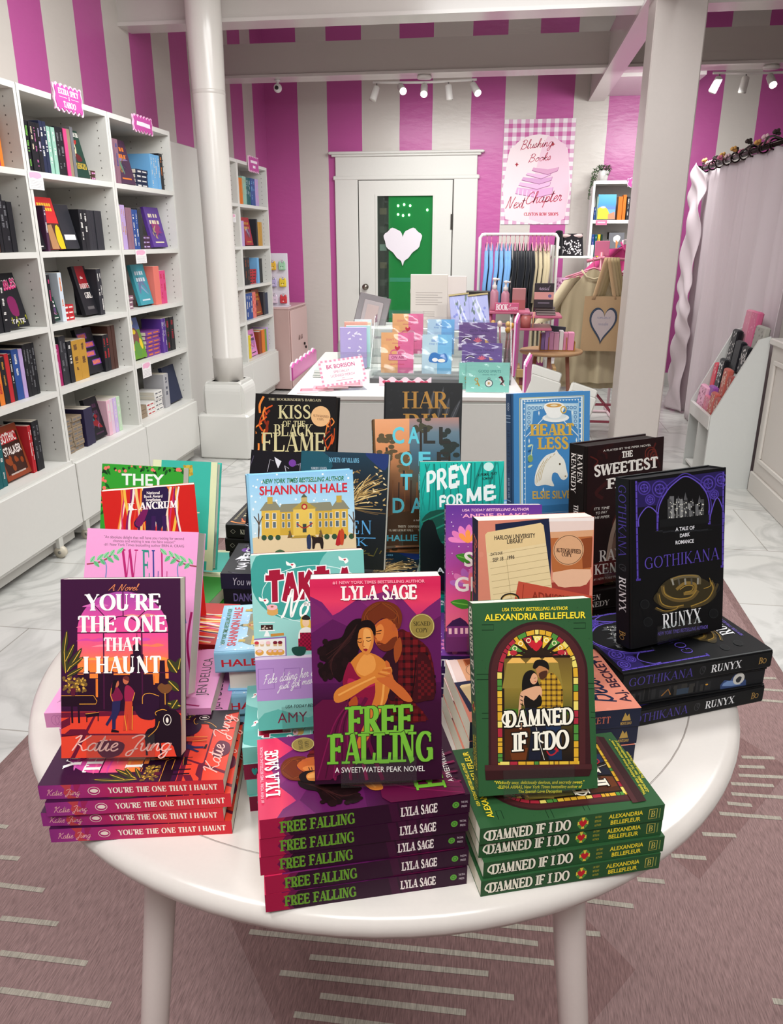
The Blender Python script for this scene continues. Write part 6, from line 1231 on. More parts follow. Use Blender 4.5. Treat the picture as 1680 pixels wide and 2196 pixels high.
# the mass-market stack with two different titles beside the dark teal book
ar = art_pierce(False); x, y, z, yaw, tilt, w, h, tf = POSE['PURP']
PROTO['PURP'] = ('paperback', book_meshes('paperback', w, h, .026, ar[0], ar[1], '#17141c', '#29243f', '#17141c'))
M = stand_M(x, y, .862+.026*math.sin(tilt)+.0036, yaw, tilt, w, .026); new_book('PURP', 'black and violet paperback with white cracks, propped behind the mansion hardcover', M); easel(M, w, .026, 'clear acrylic stand under the black and violet paperback')
L, D = .185, .135; ar = art_pierce()
PROTO['PIE'] = ('paperback', book_meshes('paperback', D, L, .028, ar[0], ar[1], '#17141c', '#29243f', '#17141c'))
PROTO['DNG'] = ('paperback', book_meshes('paperback', D, L, .028, ar[0], ar[2], '#17141c', '#181520', '#17141c'))
for i, k in enumerate(('PIE', 'DNG', 'DNG', 'PIE')):
    new_book(k, ('lowest navy spined paperback in the stack left of the mansion book', 'second from bottom black spined paperback left of the mansion book', 'black spined Dangerous paperback under the navy one', 'navy spined paperback reading You were, atop the dark stack')[i], flat_M(-.352+(.004, .006, .003, 0)[i], 1.12, 6+(1, -1, .6, 0)[i], L, D, .75+.028*i))
# ------------------------------------------------------------------ books on the wall shelves
SHELVES = [
 ('u1',1,[(3.111,3.127,'s',1,'magenta',''),(3.127,3.151,'s',1,'orange','')]),
 ('u1',2,[(3.022,3.038,'s',1,'brown','red'),(3.038,3.06,'s',1,'black','white'),(3.06,3.091,'s',1,'black','grey'),(3.091,3.12,'s',1,'black','grey'),(3.12,3.156,'s',1,'black','')]),
 ('u1',3,[(2.937,2.974,'s',1,'black','red'),(2.974,3.012,'s',1,'black','white'),(3.022,3.17,'f',1,'black','hotpink')]),
 ('u1',4,[(2.858,2.871,'s',1,'black',''),(2.871,2.905,'s',1,'orange','red'),(2.905,2.941,'s',1,'black','gold'),(2.941,2.97,'s',1,'red',''),(2.97,2.994,'s',1,'black','white'),(2.994,3.041,'s',1,'blue','white'),(3.041,3.069,'s',1,'lilac',''),(3.069,3.162,'s',4,'black','grey')]),
 ('u1',5,[(2.767,2.799,'s',1,'teal','gold'),(2.802,2.834,'s',1,'teal','white'),(2.844,3.019,'f',1,'rust','red'),(3.019,3.045,'s',2,'red','white'),(3.048,3.104,'s',2,'black','grey')]),
 ('u2',1,[(3.3,3.445,'s',5,'black','mixed'),(3.445,3.497,'s',2,'navy','white'),(3.497,3.559,'s',2,'mint','white'),(3.559,3.634,'s',2,'black','grey'),(3.634,3.663,'s',1,'hotpink',''),(3.663,3.692,'s',1,'tan',''),(3.692,3.717,'s',1,'grey',''),(3.722,3.854,'f',1,'forest','red'),(3.872,3.914,'h',2,'brown','pink')]),
 ('u2',2,[(3.29,3.381,'f',1,'black','red'),(3.381,3.4,'s',1,'plum','white'),(3.4,3.546,'f',1,'red','yellow'),(3.55,3.672,'f',1,'charcoal','white'),(3.677,3.752,'s',2,'black','white'),(3.752,3.898,'s',4,'charcoal','')]),
 ('u2',3,[(3.283,3.356,'s',3,'black','hotpink'),(3.356,3.415,'f',1,'forest','white'),(3.423,3.456,'s',1,'pale','orange'),(3.46,3.548,'h',3,'red','white'),(3.645,3.771,'f',1,'black','red'),(3.775,3.824,'s',2,'charcoal','white')]),
 ('u2',4,[(3.268,3.296,'s',1,'black','white'),(3.3,3.356,'s',1,'magenta','pink'),(3.356,3.418,'s',2,'charcoal','grey'),(3.418,3.457,'s',1,'black','white'),(3.457,3.594,'s',2,'gold','brown'),(3.594,3.752,'f',1,'black','purple'),(3.757,3.822,'s',2,'black','red'),(3.822,3.895,'s',2,'brown','')]),
 ('u2',5,[(3.245,3.294,'s',1,'black',''),(3.298,3.384,'h',7,'tan','grey'),(3.388,3.477,'h',7,'tan','grey'),(3.486,3.575,'s',2,'indigo',''),(3.58,3.709,'f',1,'black','plum'),(3.714,3.861,'s',4,'pastel','white')]),
 ('u3',1,[(4.079,4.162,'s',2,'mauve','blue'),(4.167,4.348,'f',1,'plum','orange'),(4.366,4.515,'h',4,'navy','white'),(4.533,4.66,'s',4,'sky','white'),(4.66,4.707,'s',1,'black','orange')]),
 ('u3',2,[(4.076,4.103,'s',1,'cream',''),(4.108,4.162,'s',2,'lilac','gold'),(4.168,4.235,'s',2,'mauve',''),(4.235,4.304,'s',2,'blue','white'),(4.304,4.352,'s',1,'charcoal',''),(4.364,4.468,'h',3,'plum','lilac'),(4.5,4.699,'f',1,'purple','cream')]),
 ('u3',3,[(4.047,4.074,'s',1,'gold','navy'),(4.085,4.17,'h',3,'mauve','white'),(4.258,4.425,'f',1,'aqua','pale'),(4.432,4.51,'s',1,'coral',''),(4.51,4.591,'s',2,'hotpink','red')]),
 ('u3',4,[(4.054,4.094,'s',1,'orange','pink'),(4.1,4.269,'f',1,'grass','yellow'),(4.275,4.463,'h',6,'violet','orange'),(4.47,4.531,'s',4,'purple','white'),(4.531,4.652,'s',2,'black','crimson')]),
 ('u3',5,[(4.037,4.073,'s',1,'brown','pink'),(4.097,4.189,'h',3,'tan',''),(4.195,4.305,'h',3,'white','red'),(4.311,4.419,'h',5,'white','grey'),(4.433,4.503,'s',1,'silver','navy'),(4.525,4.711,'f',1,'navy','')]),
 ('f2',1,[(6.125,6.23,'s',2,'rust','cream')]),
 ('f2',2,[(6.088,6.218,'f',1,'crimson','yellow')]),
 ('f2',4,[(6.106,6.278,'f',1,'crimson','silver')]),
 ('f2',5,[(6.106,6.2,'s',2,'sage','white')]),
 ('f3',1,[(6.453,6.511,'s',1,'red',''),(6.511,6.594,'s',2,'orange','gold'),(6.594,6.692,'s',2,'mint','gold'),(6.692,6.804,'s',3,'teal','pale'),(6.804,6.934,'s',2,'blue','sky'),(6.934,7.028,'s',2,'lilac','pink')]),
 ('f3',2,[(6.458,6.566,'s',2,'lilac',''),(6.578,6.886,'f',1,'crimson','gold'),(6.899,6.94,'s',1,'charcoal',''),(6.94,7.064,'s',2,'gold','')]),
 ('f3',3,[(6.455,6.655,'s',3,'black','rust'),(6.668,6.867,'h',5,'red','black'),(6.867,6.922,'s',1,'sky',''),(6.922,7.02,'s',1,'black','')]),
 ('f3',4,[(6.46,6.51,'s',1,'charcoal',''),(6.51,6.678,'s',3,'blue','white'),(6.678,6.785,'s',2,'coral','red'),(6.785,6.995,'f',1,'rust','gold'),(6.995,7.053,'s',1,'charcoal',''),(7.053,7.142,'s',1,'navy','')]),
 ('f3',5,[(6.42,6.47,'s',1,'orange',''),(6.47,6.574,'s',2,'yellow','black'),(6.574,6.791,'f',1,'pink','black'),(6.805,6.891,'s',1,'rust',''),(6.891,6.978,'s',1,'orange',''),(6.978,7.037,'s',1,'grass',''),(7.037,7.097,'s',1,'lilac','')])]

COL = dict(black='#1d1d22', charcoal='#2d2d33', navy='#252b45', indigo='#2a2442', blue='#2b4a8c', sky='#6fa8d6', teal='#16595e', aqua='#3f93a2', mint='#8fb8a8', sage='#8fa79c', forest='#1c3a30', grass='#6a8f3a', lilac='#b39acb', purple='#5b3a8e', violet='#7a3f8a', plum='#4a2c46', mauve='#8a6474', magenta='#a0245f', hotpink='#d2457c', pink='#d98ac0', coral='#dd7468', red='#b5262e', crimson='#9c2230', rust='#8a3f26', orange='#d9762a', gold='#b98a34', yellow='#d8c02c', brown='#4a2f28', tan='#8f7d68', cream='#ddd0b4', pale='#c7d0da', silver='#a8a6aa', white='#dcd8d4', grey='#6f6f74', pastel='#d8b4c8', mixed='#6fa884')
UNIT = {'u1': ('nearest bookcase', -1.99, 2.465, 3.235, .37), 'u2': ('Extra Spicy bookcase', -1.99, 3.237, 3.99, .37), 'u3': ('bookcase by round column', -1.99, 3.992, 4.745, .37), 'f2': ('half-hidden far bookcase', -2.135, 5.602, 6.355, .24), 'f3': ('rainbow far bookcase', -2.135, 6.357, 7.16, .24)}
LEV = {1: 'top', 2: 'second', 3: 'third', 4: 'fourth', 5: 'bottom'}
NTH = 'first second third fourth fifth sixth seventh eighth ninth tenth eleventh twelfth thirteenth fourteenth fifteenth sixteenth seventeenth eighteenth nineteenth twentieth twenty-first twenty-second twenty-third twenty-fourth'.split()
MIX = ['#4fa0b8', '#6fae4a', '#e0c8a8', '#a85a8a', '#b8a8c8']
PAS = ['#e2b4c4', '#dcc0d4', '#c8b0dc', '#b8d4b4', '#e4d4e0']
rb = random.Random(21)
def spine_book(w, d, h, col, acc, k=0):
    """standing, spine towards +x at x 0, thickness along y from 0, foot at z 0"""
    m = MB(); c = COL[col] if col != 'pastel' else PAS[k % 5]
    m.box(-d, 0, .0006, w-.0006, 0, h, c, 0, .0012); m.box(-d+.003, -.003, .003, w-.003, h-.003, h+.0004, '#d8cfc0', 1); m.box(-d-.0004, -d+.003, .003, w-.003, .003, h-.003, '#d8cfc0', 1)
    if acc:
        a = Art(); ac = MIX[k % 5] if acc == 'mixed' else COL[acc]
        n = rb.choice((2, 3)); y = .9
        for _ in range(n):
            L = rb.uniform(.1, .3); b = rb.uniform(.28, .5)
            if y-L < .06: break
            x = .5-b/2
            for q in range(int(L/.028)):
                if rb.random() < .86: a.rect(x+rb.uniform(0, .06), y-q*.028-.02, x+b-rb.uniform(0, .08), y-q*.028, ac)
            y -= L+rb.uniform(.05, .15)
        a.emit(m, lambda u, v, q: (.0003+q, u*w, v*h))
    return m
def face_book(w, t, h, col, acc, seed, pic=None):
    """cover towards +x, centred on y, foot at z 0"""
    m = MB(); c = COL[col]; r = random.Random(seed)
    m.box(0, t, -w/2, w/2, 0, h, c, 0, .0012); m.box(.002, t-.002, -w/2+.002, w/2-.002, h-.003, h+.0004, '#d8cfc0', 1)
    a = Art(); ac = COL[acc] if acc else c
    if pic: pic(a)
    elif acc:
        for k in range(5): a.poly([(r.uniform(.1, .9), r.uniform(.2, .7)) for _ in range(5)], tuple(.5*p+.5*q for p, q in zip(lin(c), lin(r.choice(list(COL.values()))))), 3)
        for k in range(2): [a.rect(.16+.17*q, .74-.16*k, .16+.17*q+r.uniform(.08, .15), .83-.16*k, ac) for q in range(4)]
        a.line([(.2, .12), (.8, .12)], .035, ac)
    a.emit(m, lambda u, v, q: (t+.0001+q, (u-.5)*w, v*h)); return m
def flat_book(L, d, t, col, acc, k=0):
    m = MB(); m.box(-d, 0, 0, L, 0, t-.0006, COL[col], 0, .0012); m.box(-d+.004, -.004, -.0003, L+.0003, .0025, t-.003, '#d8cfc0', 1)
    if acc: a = Art(); a.line([(.12, .5), (.4, .5)], .34, COL[acc]); a.line([(.52, .5), (.88, .5)], .26, COL[acc]); a.emit(m, lambda u, v, q: (.0003+q, u*L, v*t))
    return m
PICS = {
 ('u2', 1, 170): None,
}
def p_skull(a):
    a.text('CADENCE KINCAID', .06, .86, .96, .95, 'serifb', '#e4e0d8'); a.poly([(.2, .8), (.35, .86), (.5, .84), (.6, .78), (.72, .8), (.62, .7), (.3, .7)], '#a82a24', 3)
    a.poly([(.2, .66), (.28, .78), (.46, .78), (.55, .66), (.5, .52), (.4, .44), (.26, .46), (.22, .55)], '#c9bf98', 3); a.ell(.33, .64, .05, .04, '#241a18'); a.ell(.45, .62, .04, .035, '#241a18'); a.poly([(.4, .5), (.7, .46), (.75, .36), (.4, .34)], '#5a1a20', 3); a.text('LENGZO', .22, .18, .92, .30, 'serifb', '#c9a83a')
def p_evil(a): a.text('EVIL', .1, .82, .92, .95, 'sansb', '#c42a24'); a.poly([(.3, .2), (.4, .6), (.55, .65), (.7, .5), (.65, .2)], '#5a5658', 3); a.line([(.2, .08), (.8, .08)], .03, '#cfcac8')
def p_arm(a): a.rect(0, .5, 1, 1, '#c62e30'); [a.rect(.1+.13*q, .74+.09*k, .2+.13*q, .8+.09*k, '#e0b43a') for q in range(6) for k in range(2)]; a.rect(0, 0, 1, .5, '#4a2a24'); a.poly([(.2, 0), (.28, .46), (.55, .48), (.62, 0)], '#a87a54'); a.poly([(.7, 0), (.62, .2), (.75, .45), (.95, .42), (.98, 0)], '#c9b21c', 2)
def p_dad(a): a.rect(.2, .55, .85, 1, '#8f1c24'); a.text('the', .4, .74, .6, .8, 'sansb', '#e8e0dc'); a.text("Daddy's", .2, .54, .9, .64, 'serif', '#ece4e0'); a.text('Girl', .36, .34, .9, .46, 'serif', '#ece4e0'); a.line([(.3, .14), (.8, .14)], .06, '#5a5658')
def p_bub(a): a.text('BUBBLES', .06, .68, .96, .84, 'brush', '#eae4e8', .06); a.text('BUBBLES', .07, .67, .95, .83, 'brush', '#d8387c', .06); a.poly([(.35, .25), (.3, .5), (.5, .58), (.7, .5), (.66, .22)], '#7a1f54', 3); a.text('TATE', .2, .08, .85, .16, 'sansb', '#cfc8c8'); dots(a, 12, (.2, .02, .95, .2), .03, '#8a8a1c', 2)
def p_stalk(a): a.poly([(.1, .1), (.05, .8), (.95, .85), (.9, .1)], '#3a211a'); a.text('GOTHIC', .2, .7, .85, .86, 'brush', '#e8dcd8'); a.text('STALKER', .2, .46, .9, .6, 'brush', '#e8dcd8'); a.line([(.2, .78), (.88, .78)], .2, '#b8262c'); a.text('GOTHIC', .2, .7, .85, .86, 'brush', '#f0e4e0'); dots(a, 9, (.2, .2, .9, .4), .06, '#8a3f1c', 3); a.line([(.2, .1), (.8, .1)], .03, '#b8a8a0')
def p_twist(a):
    for k, (t, x) in enumerate((('TWISTY', .08), ('TRUSTY', .4), ('FATE', .3), ('BALL', .5))): a.line([(x-.04, .83-.2*k), (x+.5, .83-.2*k)], .12, '#7a3f9c'); [a.rect(x+.09*q, .79-.2*k, x+.09*q+.065, .87-.2*k, '#e0783a') for q in range(5)]
def p_yell(a): a.rect(0, 0, 1, .26, '#5f8f2c'); a.rect(0, .7, 1, 1, '#5a6aa0'); a.ell(.5, .55, .3, .22, '#7a4a44'); a.ell(.52, .66, .13, .06, '#e0c228'); a.ell(.2, .35, .1, .14, '#dcbf2a'); a.ell(.82, .35, .1, .14, '#dcbf2a'); a.poly([(.25, .25), (.5, .45), (.75, .25), (.6, .05), (.4, .05)], '#5a8a3a', 3); a.ell(.5, .9, .14, .08, '#e8d8a0')
def p_pale(a): a.text('YOU', .3, .5, .7, .58, 'serifb', '#22262a'); a.text('KNOW', .25, .38, .8, .46, 'serifb', '#22262a'); a.text('NOW', .3, .26, .76, .34, 'serifb', '#22262a'); a.poly([(.05, .6), (.3, .7), (.5, .62), (.4, .9), (.1, .9)], '#a8c8b8', 3)
def p_white(a): a.rect(.1, .2, .9, .32, '#dedad8')
FACE = {('u1', 3): p_bub, ('u1', 5): p_stalk, ('u2', 1): p_skull, ('u2', 2, 'black'): p_evil, ('u2', 2, 'red'): p_arm, ('u2', 2, 'charcoal'): p_white, ('u2', 3, 'black'): p_dad, ('u2', 4): p_twist, ('u3', 4): p_yell}
CN = dict(charcoal='dark grey', pale='pale blue', aqua='turquoise', forest='dark green', grass='green', plum='dark plum', mixed='black', pastel='pastel')
def place(mb, pos, rz=0, tilt=0, label='', group=None, name='paperback_book'):
    o = mb.obj(name, ['printed_cover', 'page_edges']); o.location = pos; o.rotation_euler = (0, tilt, rz); return tag(o, label, 'book', group)
for u, lev, items in SHELVES:
    wh, X, ya, yb, dep = UNIT[u]; z = SH[lev]+.0005; n = 0; far = u[0] == 'f'
    for i, (a, b, kind, cnt, col, acc) in enumerate(items):
        a = max(a, ya+.021); b = min(b, yb-.021)
        if b-a < .006: continue
        cn = CN.get(col, col); grp = f'books on the {LEV[lev]} shelf of the {wh}'
        if kind == 's':
            w = (b-a)/cnt; H = rb.uniform(.185, .225) if not far else rb.uniform(.19, .225); d = rb.uniform(.125, .145)
            if (u, lev) == ('u3', 4): H = .2
            for k in range(cnt):
                n += 1; place(spine_book(w, d, H*(1 if k else 1), col, acc, k), (X-.04-rb.uniform(0, .006), a+k*w, z), 0, 0, f'{cn} spine, {NTH[n-1]} from left, {LEV[lev]} shelf, {wh}', grp)
        elif kind == 'f':
            n += 1; w = min(b-a, .2)*.98; H = min(.228, w*1.5+.02) if w < .14 else .225; t = .022; tl = math.radians(12 if not far else 9)
            pc = FACE.get((u, lev, col)) or FACE.get((u, lev))
            if pc is p_dad: H = .235
            back = t+.01 if (u, lev) in () else 0
            place(face_book(w, t, H, col, acc, n*7+lev, pc), (X-.05-t-back, (a+b)/2, z+t*math.sin(tl)+.0005), 0, -tl, f'{cn} cover facing out, {NTH[n-1]} from left, {LEV[lev]} shelf, {wh}', grp)
        else:
            t = {'u1': .02}.get(u, .024); t = min(t, .2/cnt) if cnt > 5 else t
            n += 1
            for k in range(cnt):
                place(flat_book(b-a-.002, .13, t, col, acc), (X-.05-rb.uniform(0, .008), a+.001, z+k*t), 0, 0, f'{cn} book lying {NTH[k]} up, pile {NTH[n-1]} from left, {LEV[lev]} shelf, {wh}', grp)
def extra(mb, pos, tilt, label, rz=0): return place(mb, pos, rz, tilt, label)
extra(face_book(.15, .022, .2, 'sage', 'black', 5, p_pale), (-2.17, 4.235, .405+.0725), -.14, 'mint green book with black title standing behind the white piles, bottom shelf')
m = face_book(.13, .03, .215, 'black', '', 3); extra(m, (-2.22, 3.66, 1.021), -.05, 'plain black book standing behind the red pile, third shelf of the Extra Spicy bookcase')
m = face_book(.19, .03, .22, 'brown', '', 3); extra(m, (-2.2, 4.2, 1.021), -.05, 'dark maroon book standing behind the turquoise one, third shelf')
m = MB(); a = Art(); m.box(0, .002, -.075, .075, -.05, .05, '#c42a24')
for k, c in enumerate(('#c42a24', '#e07a2a', '#e8cf3a', '#3f8a3a', '#2b4a9c', '#6a3a8e')): a.rect(0, 1-(k+1)/6, 1, 1-k/6, c)
a.emit(m, lambda u, v, q: (.002+q, (u-.5)*.15, (v-.5)*.1)); o = m.obj('rainbow_flag', 'cloth'); o.location = (-2.2, 4.12, 1.585); o.rotation_euler = (.35, 0, 0); tag(o, 'small rainbow flag pinned at the back of the second shelf', 'flag')
# ------------------------------------------------------------------ white display counter and what stands on it
def solid(name, fn, mat, label, cat, loc=(0, 0, 0), rz=0, group=None, rot=None):
    """one-mesh thing"""
    m = MB(); fn(m); o = m.obj(name, mat); o.location = loc; o.rotation_euler = rot or (0, 0, rz); return tag(o, label, cat, group)
T = thing('display_counter', 'white display counter behind the book table', 'counter', (-.845, 2.95, .009), .1)
m = MB(); m.box(0, .95, 0, 1.25, .77, .791, '#dcdad5', 0, .004); m.obj('countertop', 'painted_white', T)
m = MB(); m.box(.012, .938, .012, 1.24, .06, .77, '#cfd0ca'); m.obj('cabinet_body', 'painted_white', T)
m = MB(); m.box(.02, .93, .004, .012, .08, .76, '#d2d3cd', 0, .002); m.obj('front_panel', 'painted_white', T)
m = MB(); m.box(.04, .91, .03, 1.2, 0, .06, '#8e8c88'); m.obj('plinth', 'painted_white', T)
def scallop(m, L, h, c1, c2, t=.014):
    p = [(0, 0), (L, 0)]+[(L-L*k/48, h+.012*abs(math.sin(PI*k/8))) for k in range(49)]
    m.prism(p, 0, t*.5, c1, 0, 'x'); m.prism([(a, b-.006 if b > .01 else b) for a, b in p], t*.5, t, c2, 0, 'x')
def scal(label, x, y, rz, L, h):
    solid('scalloped_board', lambda m: scallop(m, L, h, '#ecd3e2', '#b8458f'), 'satin_plastic', label, 'display board', (x, y, .8005), rz, 'magenta scalloped boards')
scal('magenta scalloped board edged in white at the counter end nearest the pink locker', -.915, 3.27, .05, .56, .062)
scal('short magenta scalloped board right of the mint pin card', .085, 3.13, -.1, .30, .11)
scal('taller magenta scalloped board behind the short one at the right of the counter', .045, 3.52, -.05, .34, .24)
# flat printed leaflets, one small paper pile
for k in range(4):
    def leafl(m, k=k):
        m.box(0, .085, 0, .12, 0, .0012, ('#e6b9c0', '#dfa7b2', '#ecc9cc', '#e3adb8')[k]); a = Art(); a.rect(.12, .3, .88, .8, '#c86a7c')
        for q in range(3): a.line([(.2, .42+.12*q), (.8, .42+.12*q)], .03, '#eecdd2')
        a.emit(m, lambda u, v, h: (u*.085, v*.12, .0012+h))
    solid('leaflet', leafl, 'matte_board', f'pink printed leaflet lying on the counter, {NTH[k]} from its left corner', 'leaflet', (-.81+.052*k, 2.985+.05*k, .8005+.0014*k), .2, 'pink leaflets lying on the counter')
for k in range(3):
    solid('notepad', lambda m: (m.box(0, .10, 0, .15, 0, .011, ('#8fa09a', '#c6cfc8', '#aeb8b4')[k], 0, .001), m.box(.001, .1003, -.0003, .149, .002, .009, '#dfe2dc')), 'matte_board', ('lowest', 'middle', 'topmost patterned')[k]+' notepad in the small grey green pile', 'notepad', (-.835+.004*k, 3.36-.003*k, .8005+.0114*k), .12, 'grey green notepads by the scalloped board')
def fn(m):
    m.box(0, .10, 0, .14, 0, .0012, '#d9d6e6'); a = Art()
    for k in range(6): a.ell(.2+.12*k, .3+.08*(k % 3), .05, .03, '#b9a8d8', 8)
    a.emit(m, lambda u, v, h: (u*.1, v*.14, .0012+h))
solid('patterned_card', fn, 'matte_board', 'pale lilac patterned card lying at the back of the notepad pile', 'card', (-.79, 3.55, .8005), .1)
# sloping sign in a clear holder
T = thing('counter_sign', 'tilted BK Borison sign with a pink gingham border', 'sign', (-.70, 3.03, .801), .38)
m = MB(); m.box(0, .17, 0, .10, 0, .002, '#ffffff'); m.box(.0, .17, .06, .063, .002, .09, '#ffffff'); m.obj('clear_holder', 'clear_acrylic', T)
m = MB(); w, h = .185, .11; m.box(-.01, w-.01, -.001, .001, 0, h, '#ece6e6'); a = Art()
for i in range(20):
    for j in range(12):
        if i in (0, 19) or j in (0, 11): a.rect(i/20, j/12, (i+1)/20, (j+1)/12, ('#d98aa2', '#eecbd4')[(i+j) % 2])
a.text('BK BORISON', .16, .66, .8, .82, 'sansb', '#b8487a'); a.text('SPECIALLY', .3, .48, .66, .57, 'sans', '#b8487a'); a.text('LICENSED MERCH', .22, .32, .76, .42, 'sans', '#b8487a'); a.line([(.46, .24), (.52, .24)], .02, '#c8788f'); a.line([(.32, .17), (.7, .17)], .02, '#c8788f')
a.emit(m, lambda u, v, k: (-.01+u*w, -.001-k, v*h)); o = m.obj('printed_card', 'matte_board', T); o.location = (0, .022, .016); o.rotation_euler = (-.5, -.10, 0)
# clear box of long notepads
T = thing('acrylic_box', 'clear acrylic box holding the lilac and mint list pads', 'holder', (-.70, 3.62, .8005), .12)
m = MB(); m.box(-.075, .09, 0, .16, 0, .003, '#ffffff'); m.box(-.075, .09, 0, .003, .003, .08, '#ffffff'); m.box(-.075, -.072, .003, .16, .003, .12, '#ffffff'); m.box(.087, .09, .003, .16, .003, .12, '#ffffff'); m.box(-.075, .09, .16, .163, .003, .14, '#ffffff'); m.obj('box_walls', 'clear_acrylic', T)
PD = [('lilac list pad with white bow pattern at the front of the clear box', '#b3a6d8', -.062, .010, .19, .125), ('mint list pad behind the lilac one', '#b8e0dc', -.035, .04, .195, .115), ('pink and peach list pad behind the mint one', '#e9a898', -.045, .065, .21, .11), ('cream list pad behind the peach one', '#e4d6bc', -.01, .09, .205, .09), ('pale blue list pad at the back of the clear box', '#d4e4ea', .0, .12, .215, .082)]
for k, (lb, c, x, y, h, w) in enumerate(PD):
    def fn(m):
        m.box(0, w, 0, .012, 0, h, c, 0, .001); a = Art(); rr = random.Random(k)
        if k == 0:
            for q in range(16): x_, y_ = rr.uniform(.1, .85), rr.uniform(.08, .92); a.line([(x_, y_), (x_+.1, y_+rr.uniform(-.05, .05))], .035, '#e9e4f4')
        else: a.rect(.45, .0, 1, 1, tuple(min(1, z*1.05) for z in lin(c)))
        a.emit(m, lambda u, v, q: (u*w, -q, v*h))
    solid('list_pad', fn, 'matte_board', lb, 'notepad', (-.70+x*.993-y*.12, 3.62+y*.993+x*.12, .804), .12, 'list pads in the clear box')
# tiered clear rack of pin cards
T = thing('acrylic_tiered_rack', 'clear tiered acrylic rack full of pin cards on the counter', 'display rack', (-.55, 3.06, .8005), .05)
for k, (y, z) in enumerate(((.30, .0), (.38, .07), (.46, .14))):
    m = MB(); m.box(0, .60, y-.05, y+.03, z+.022, z+.025, '#ffffff'); m.box(0, .60, y-.05, y-.047, z+.025, z+.06, '#ffffff'); m.box(0, .60, y+.027, y+.03, z+.025, z+.10, '#ffffff'); m.obj('tier', 'clear_acrylic', T)
for x in (-.003, .60):
    m = MB(); m.prism([(.2, 0), (.52, 0), (.52, .26), (.44, .26), (.22, .05), (.2, .04)], x, x+.003, '#ffffff', 0, 'x'); m.obj('side_panel', 'clear_acrylic', T)
m = MB(); m.box(0, .6, .20, .21, 0, .02, '#58585a'); m.box(.0, .6, .21, .52, .0, .004, '#77777a'); m.obj('base_tray', 'satin_plastic', T)
def pin_card(label, x, y, z, w, h, halves, draw, tilt=.14, rz=.05, group='pin cards in the clear rack'):
    t = thing('pin_card', label, 'pin card', (x, y, z), rz, group)
    m = MB(); m.box(0, w, 0, .0016, 0, h, halves[0]); a = Art()
    if len(halves) > 1: a.rect(.52, 0, 1, 1, halves[1])
    draw(a); a.emit(m, lambda u, v, q: (u*w, -q, v*h)); o = m.obj('backing_card', 'matte_board', t); o.rotation_euler = (-tilt, 0, 0)
    m = MB(); m.grid(lambda u, v: (-.004+u*(w+.008), -.003-.0022*math.sin(9*u+5*v)-.0016*math.sin(17*v+3*u), -.002+v*(h+.012)), 14, 14, '#ffffff'); m.box(-.004, w+.004, .0022, .0028, -.002, h+.012, '#ffffff'); o = m.obj('clear_sleeve', 'clear_film', t); o.rotation_euler = (-tilt, 0, 0)
    return t
def air(a):
    a.text('DON\'T YOU LISTEN', .16, .80, .84, .85, 'sans', '#cf5a6e'); a.line([(.34, .74), (.64, .74)], .014, '#cf5a6e')
    a.ring(.42, .5, .12, .07, .03, '#d9648c'); a.ring(.62, .5, .12, .07, .03, '#e3a0b8'); a.poly([(.5, .56), (.42, .62), (.44, .67), (.5, .64), (.56, .67), (.58, .62)], '#c8324c', 3); a.poly([(.24, .32), (.8, .32), (.8, .46), (.24, .46)], '#e89ab8'); a.line([(.24, .32), (.8, .32), (.8, .46), (.24, .46), (.24, .32)], .016, '#b24a78'); a.text('ON AIR', .32, .355, .72, .43, 'sansb', '#a03a6c'); a.text('HEARTSTRINGS', .28, .2, .72, .235, 'sansb', '#d2506a')
def sea(a):
    a.text('SEA', .3, .82, .56, .88, 'sansb', '#5a86c8'); a.text('FINE THINGS', .24, .74, .8, .79, 'sans', '#5a86c8'); a.poly([(.26, .3), (.84, .3), (.8, .52), (.6, .5), (.44, .55), (.28, .5)], '#3d7cc0', 3); a.ell(.44, .36, .1, .05, '#f2f4f4'); a.ell(.66, .34, .13, .045, '#f6f2e4')
def goth(a):
    a.text('GOTH THINGS', .28, .66, .8, .76, 'sans', '#3c2a5a'); a.text('ENAMEL PIN SET', .36, .55, .72, .6, 'sans', '#3c2a5a'); a.line([(.1, .36), (.2, .46), (.32, .4)], .05, '#1d1822', 4); a.line([(.1, .34), (.2, .43), (.32, .38)], .025, '#e8e2ec', 4)
    for k in range(5): th = PI*(.15+.175*k); a.line([(.5, .3), (.5+.12*math.cos(th), .3+.17*math.sin(th))], .035, '#d8687c')
    a.poly([(.7, .28), (.68, .42), (.8, .3)], '#d9b06a')
def spirit(a):
    a.text('GOOD SPIRITS', .28, .66, .8, .75, 'sans', '#2f7d78'); a.text('ENAMEL PIN SET', .38, .57, .7, .61, 'sans', '#2f7d78')
    a.ring(.24, .42, .035, .05, .022, '#b99a4a'); a.line([(.25, .38), (.31, .2)], .035, '#b99a4a'); a.line([(.27, .28), (.22, .26)], .03, '#b99a4a'); a.ell(.53, .3, .095, .13, '#3b5560'); a.ell(.53, .3, .075, .105, '#efeee6'); a.ring(.53, .46, .025, .03, .014, '#5a6a6a')
    for k in range(4): th = PI*k/4; a.line([(.53-.04*math.cos(th), .3-.055*math.sin(th)), (.53+.04*math.cos(th), .3+.055*math.sin(th))], .012, '#b98f3a')
    a.line([(.76, .48), (.8, .52), (.83, .46), (.86, .24)], .05, '#5a2430', 4); a.line([(.78, .44), (.9, .22)], .035, '#e6dcd8'); a.line([(.8, .26), (.88, .4)], .04, '#4a2a2c')
pin_card('orange and pink ON AIR pin card in the front row of the clear rack', -.525, 3.345, .832, .142, .172, ('#e6ae78', '#df6f9c'), air)
pin_card('orange and pink pin card standing behind the ON AIR card', -.488, 3.435, .904, .136, .172, ('#e8b07a', '#e2749e'), air)
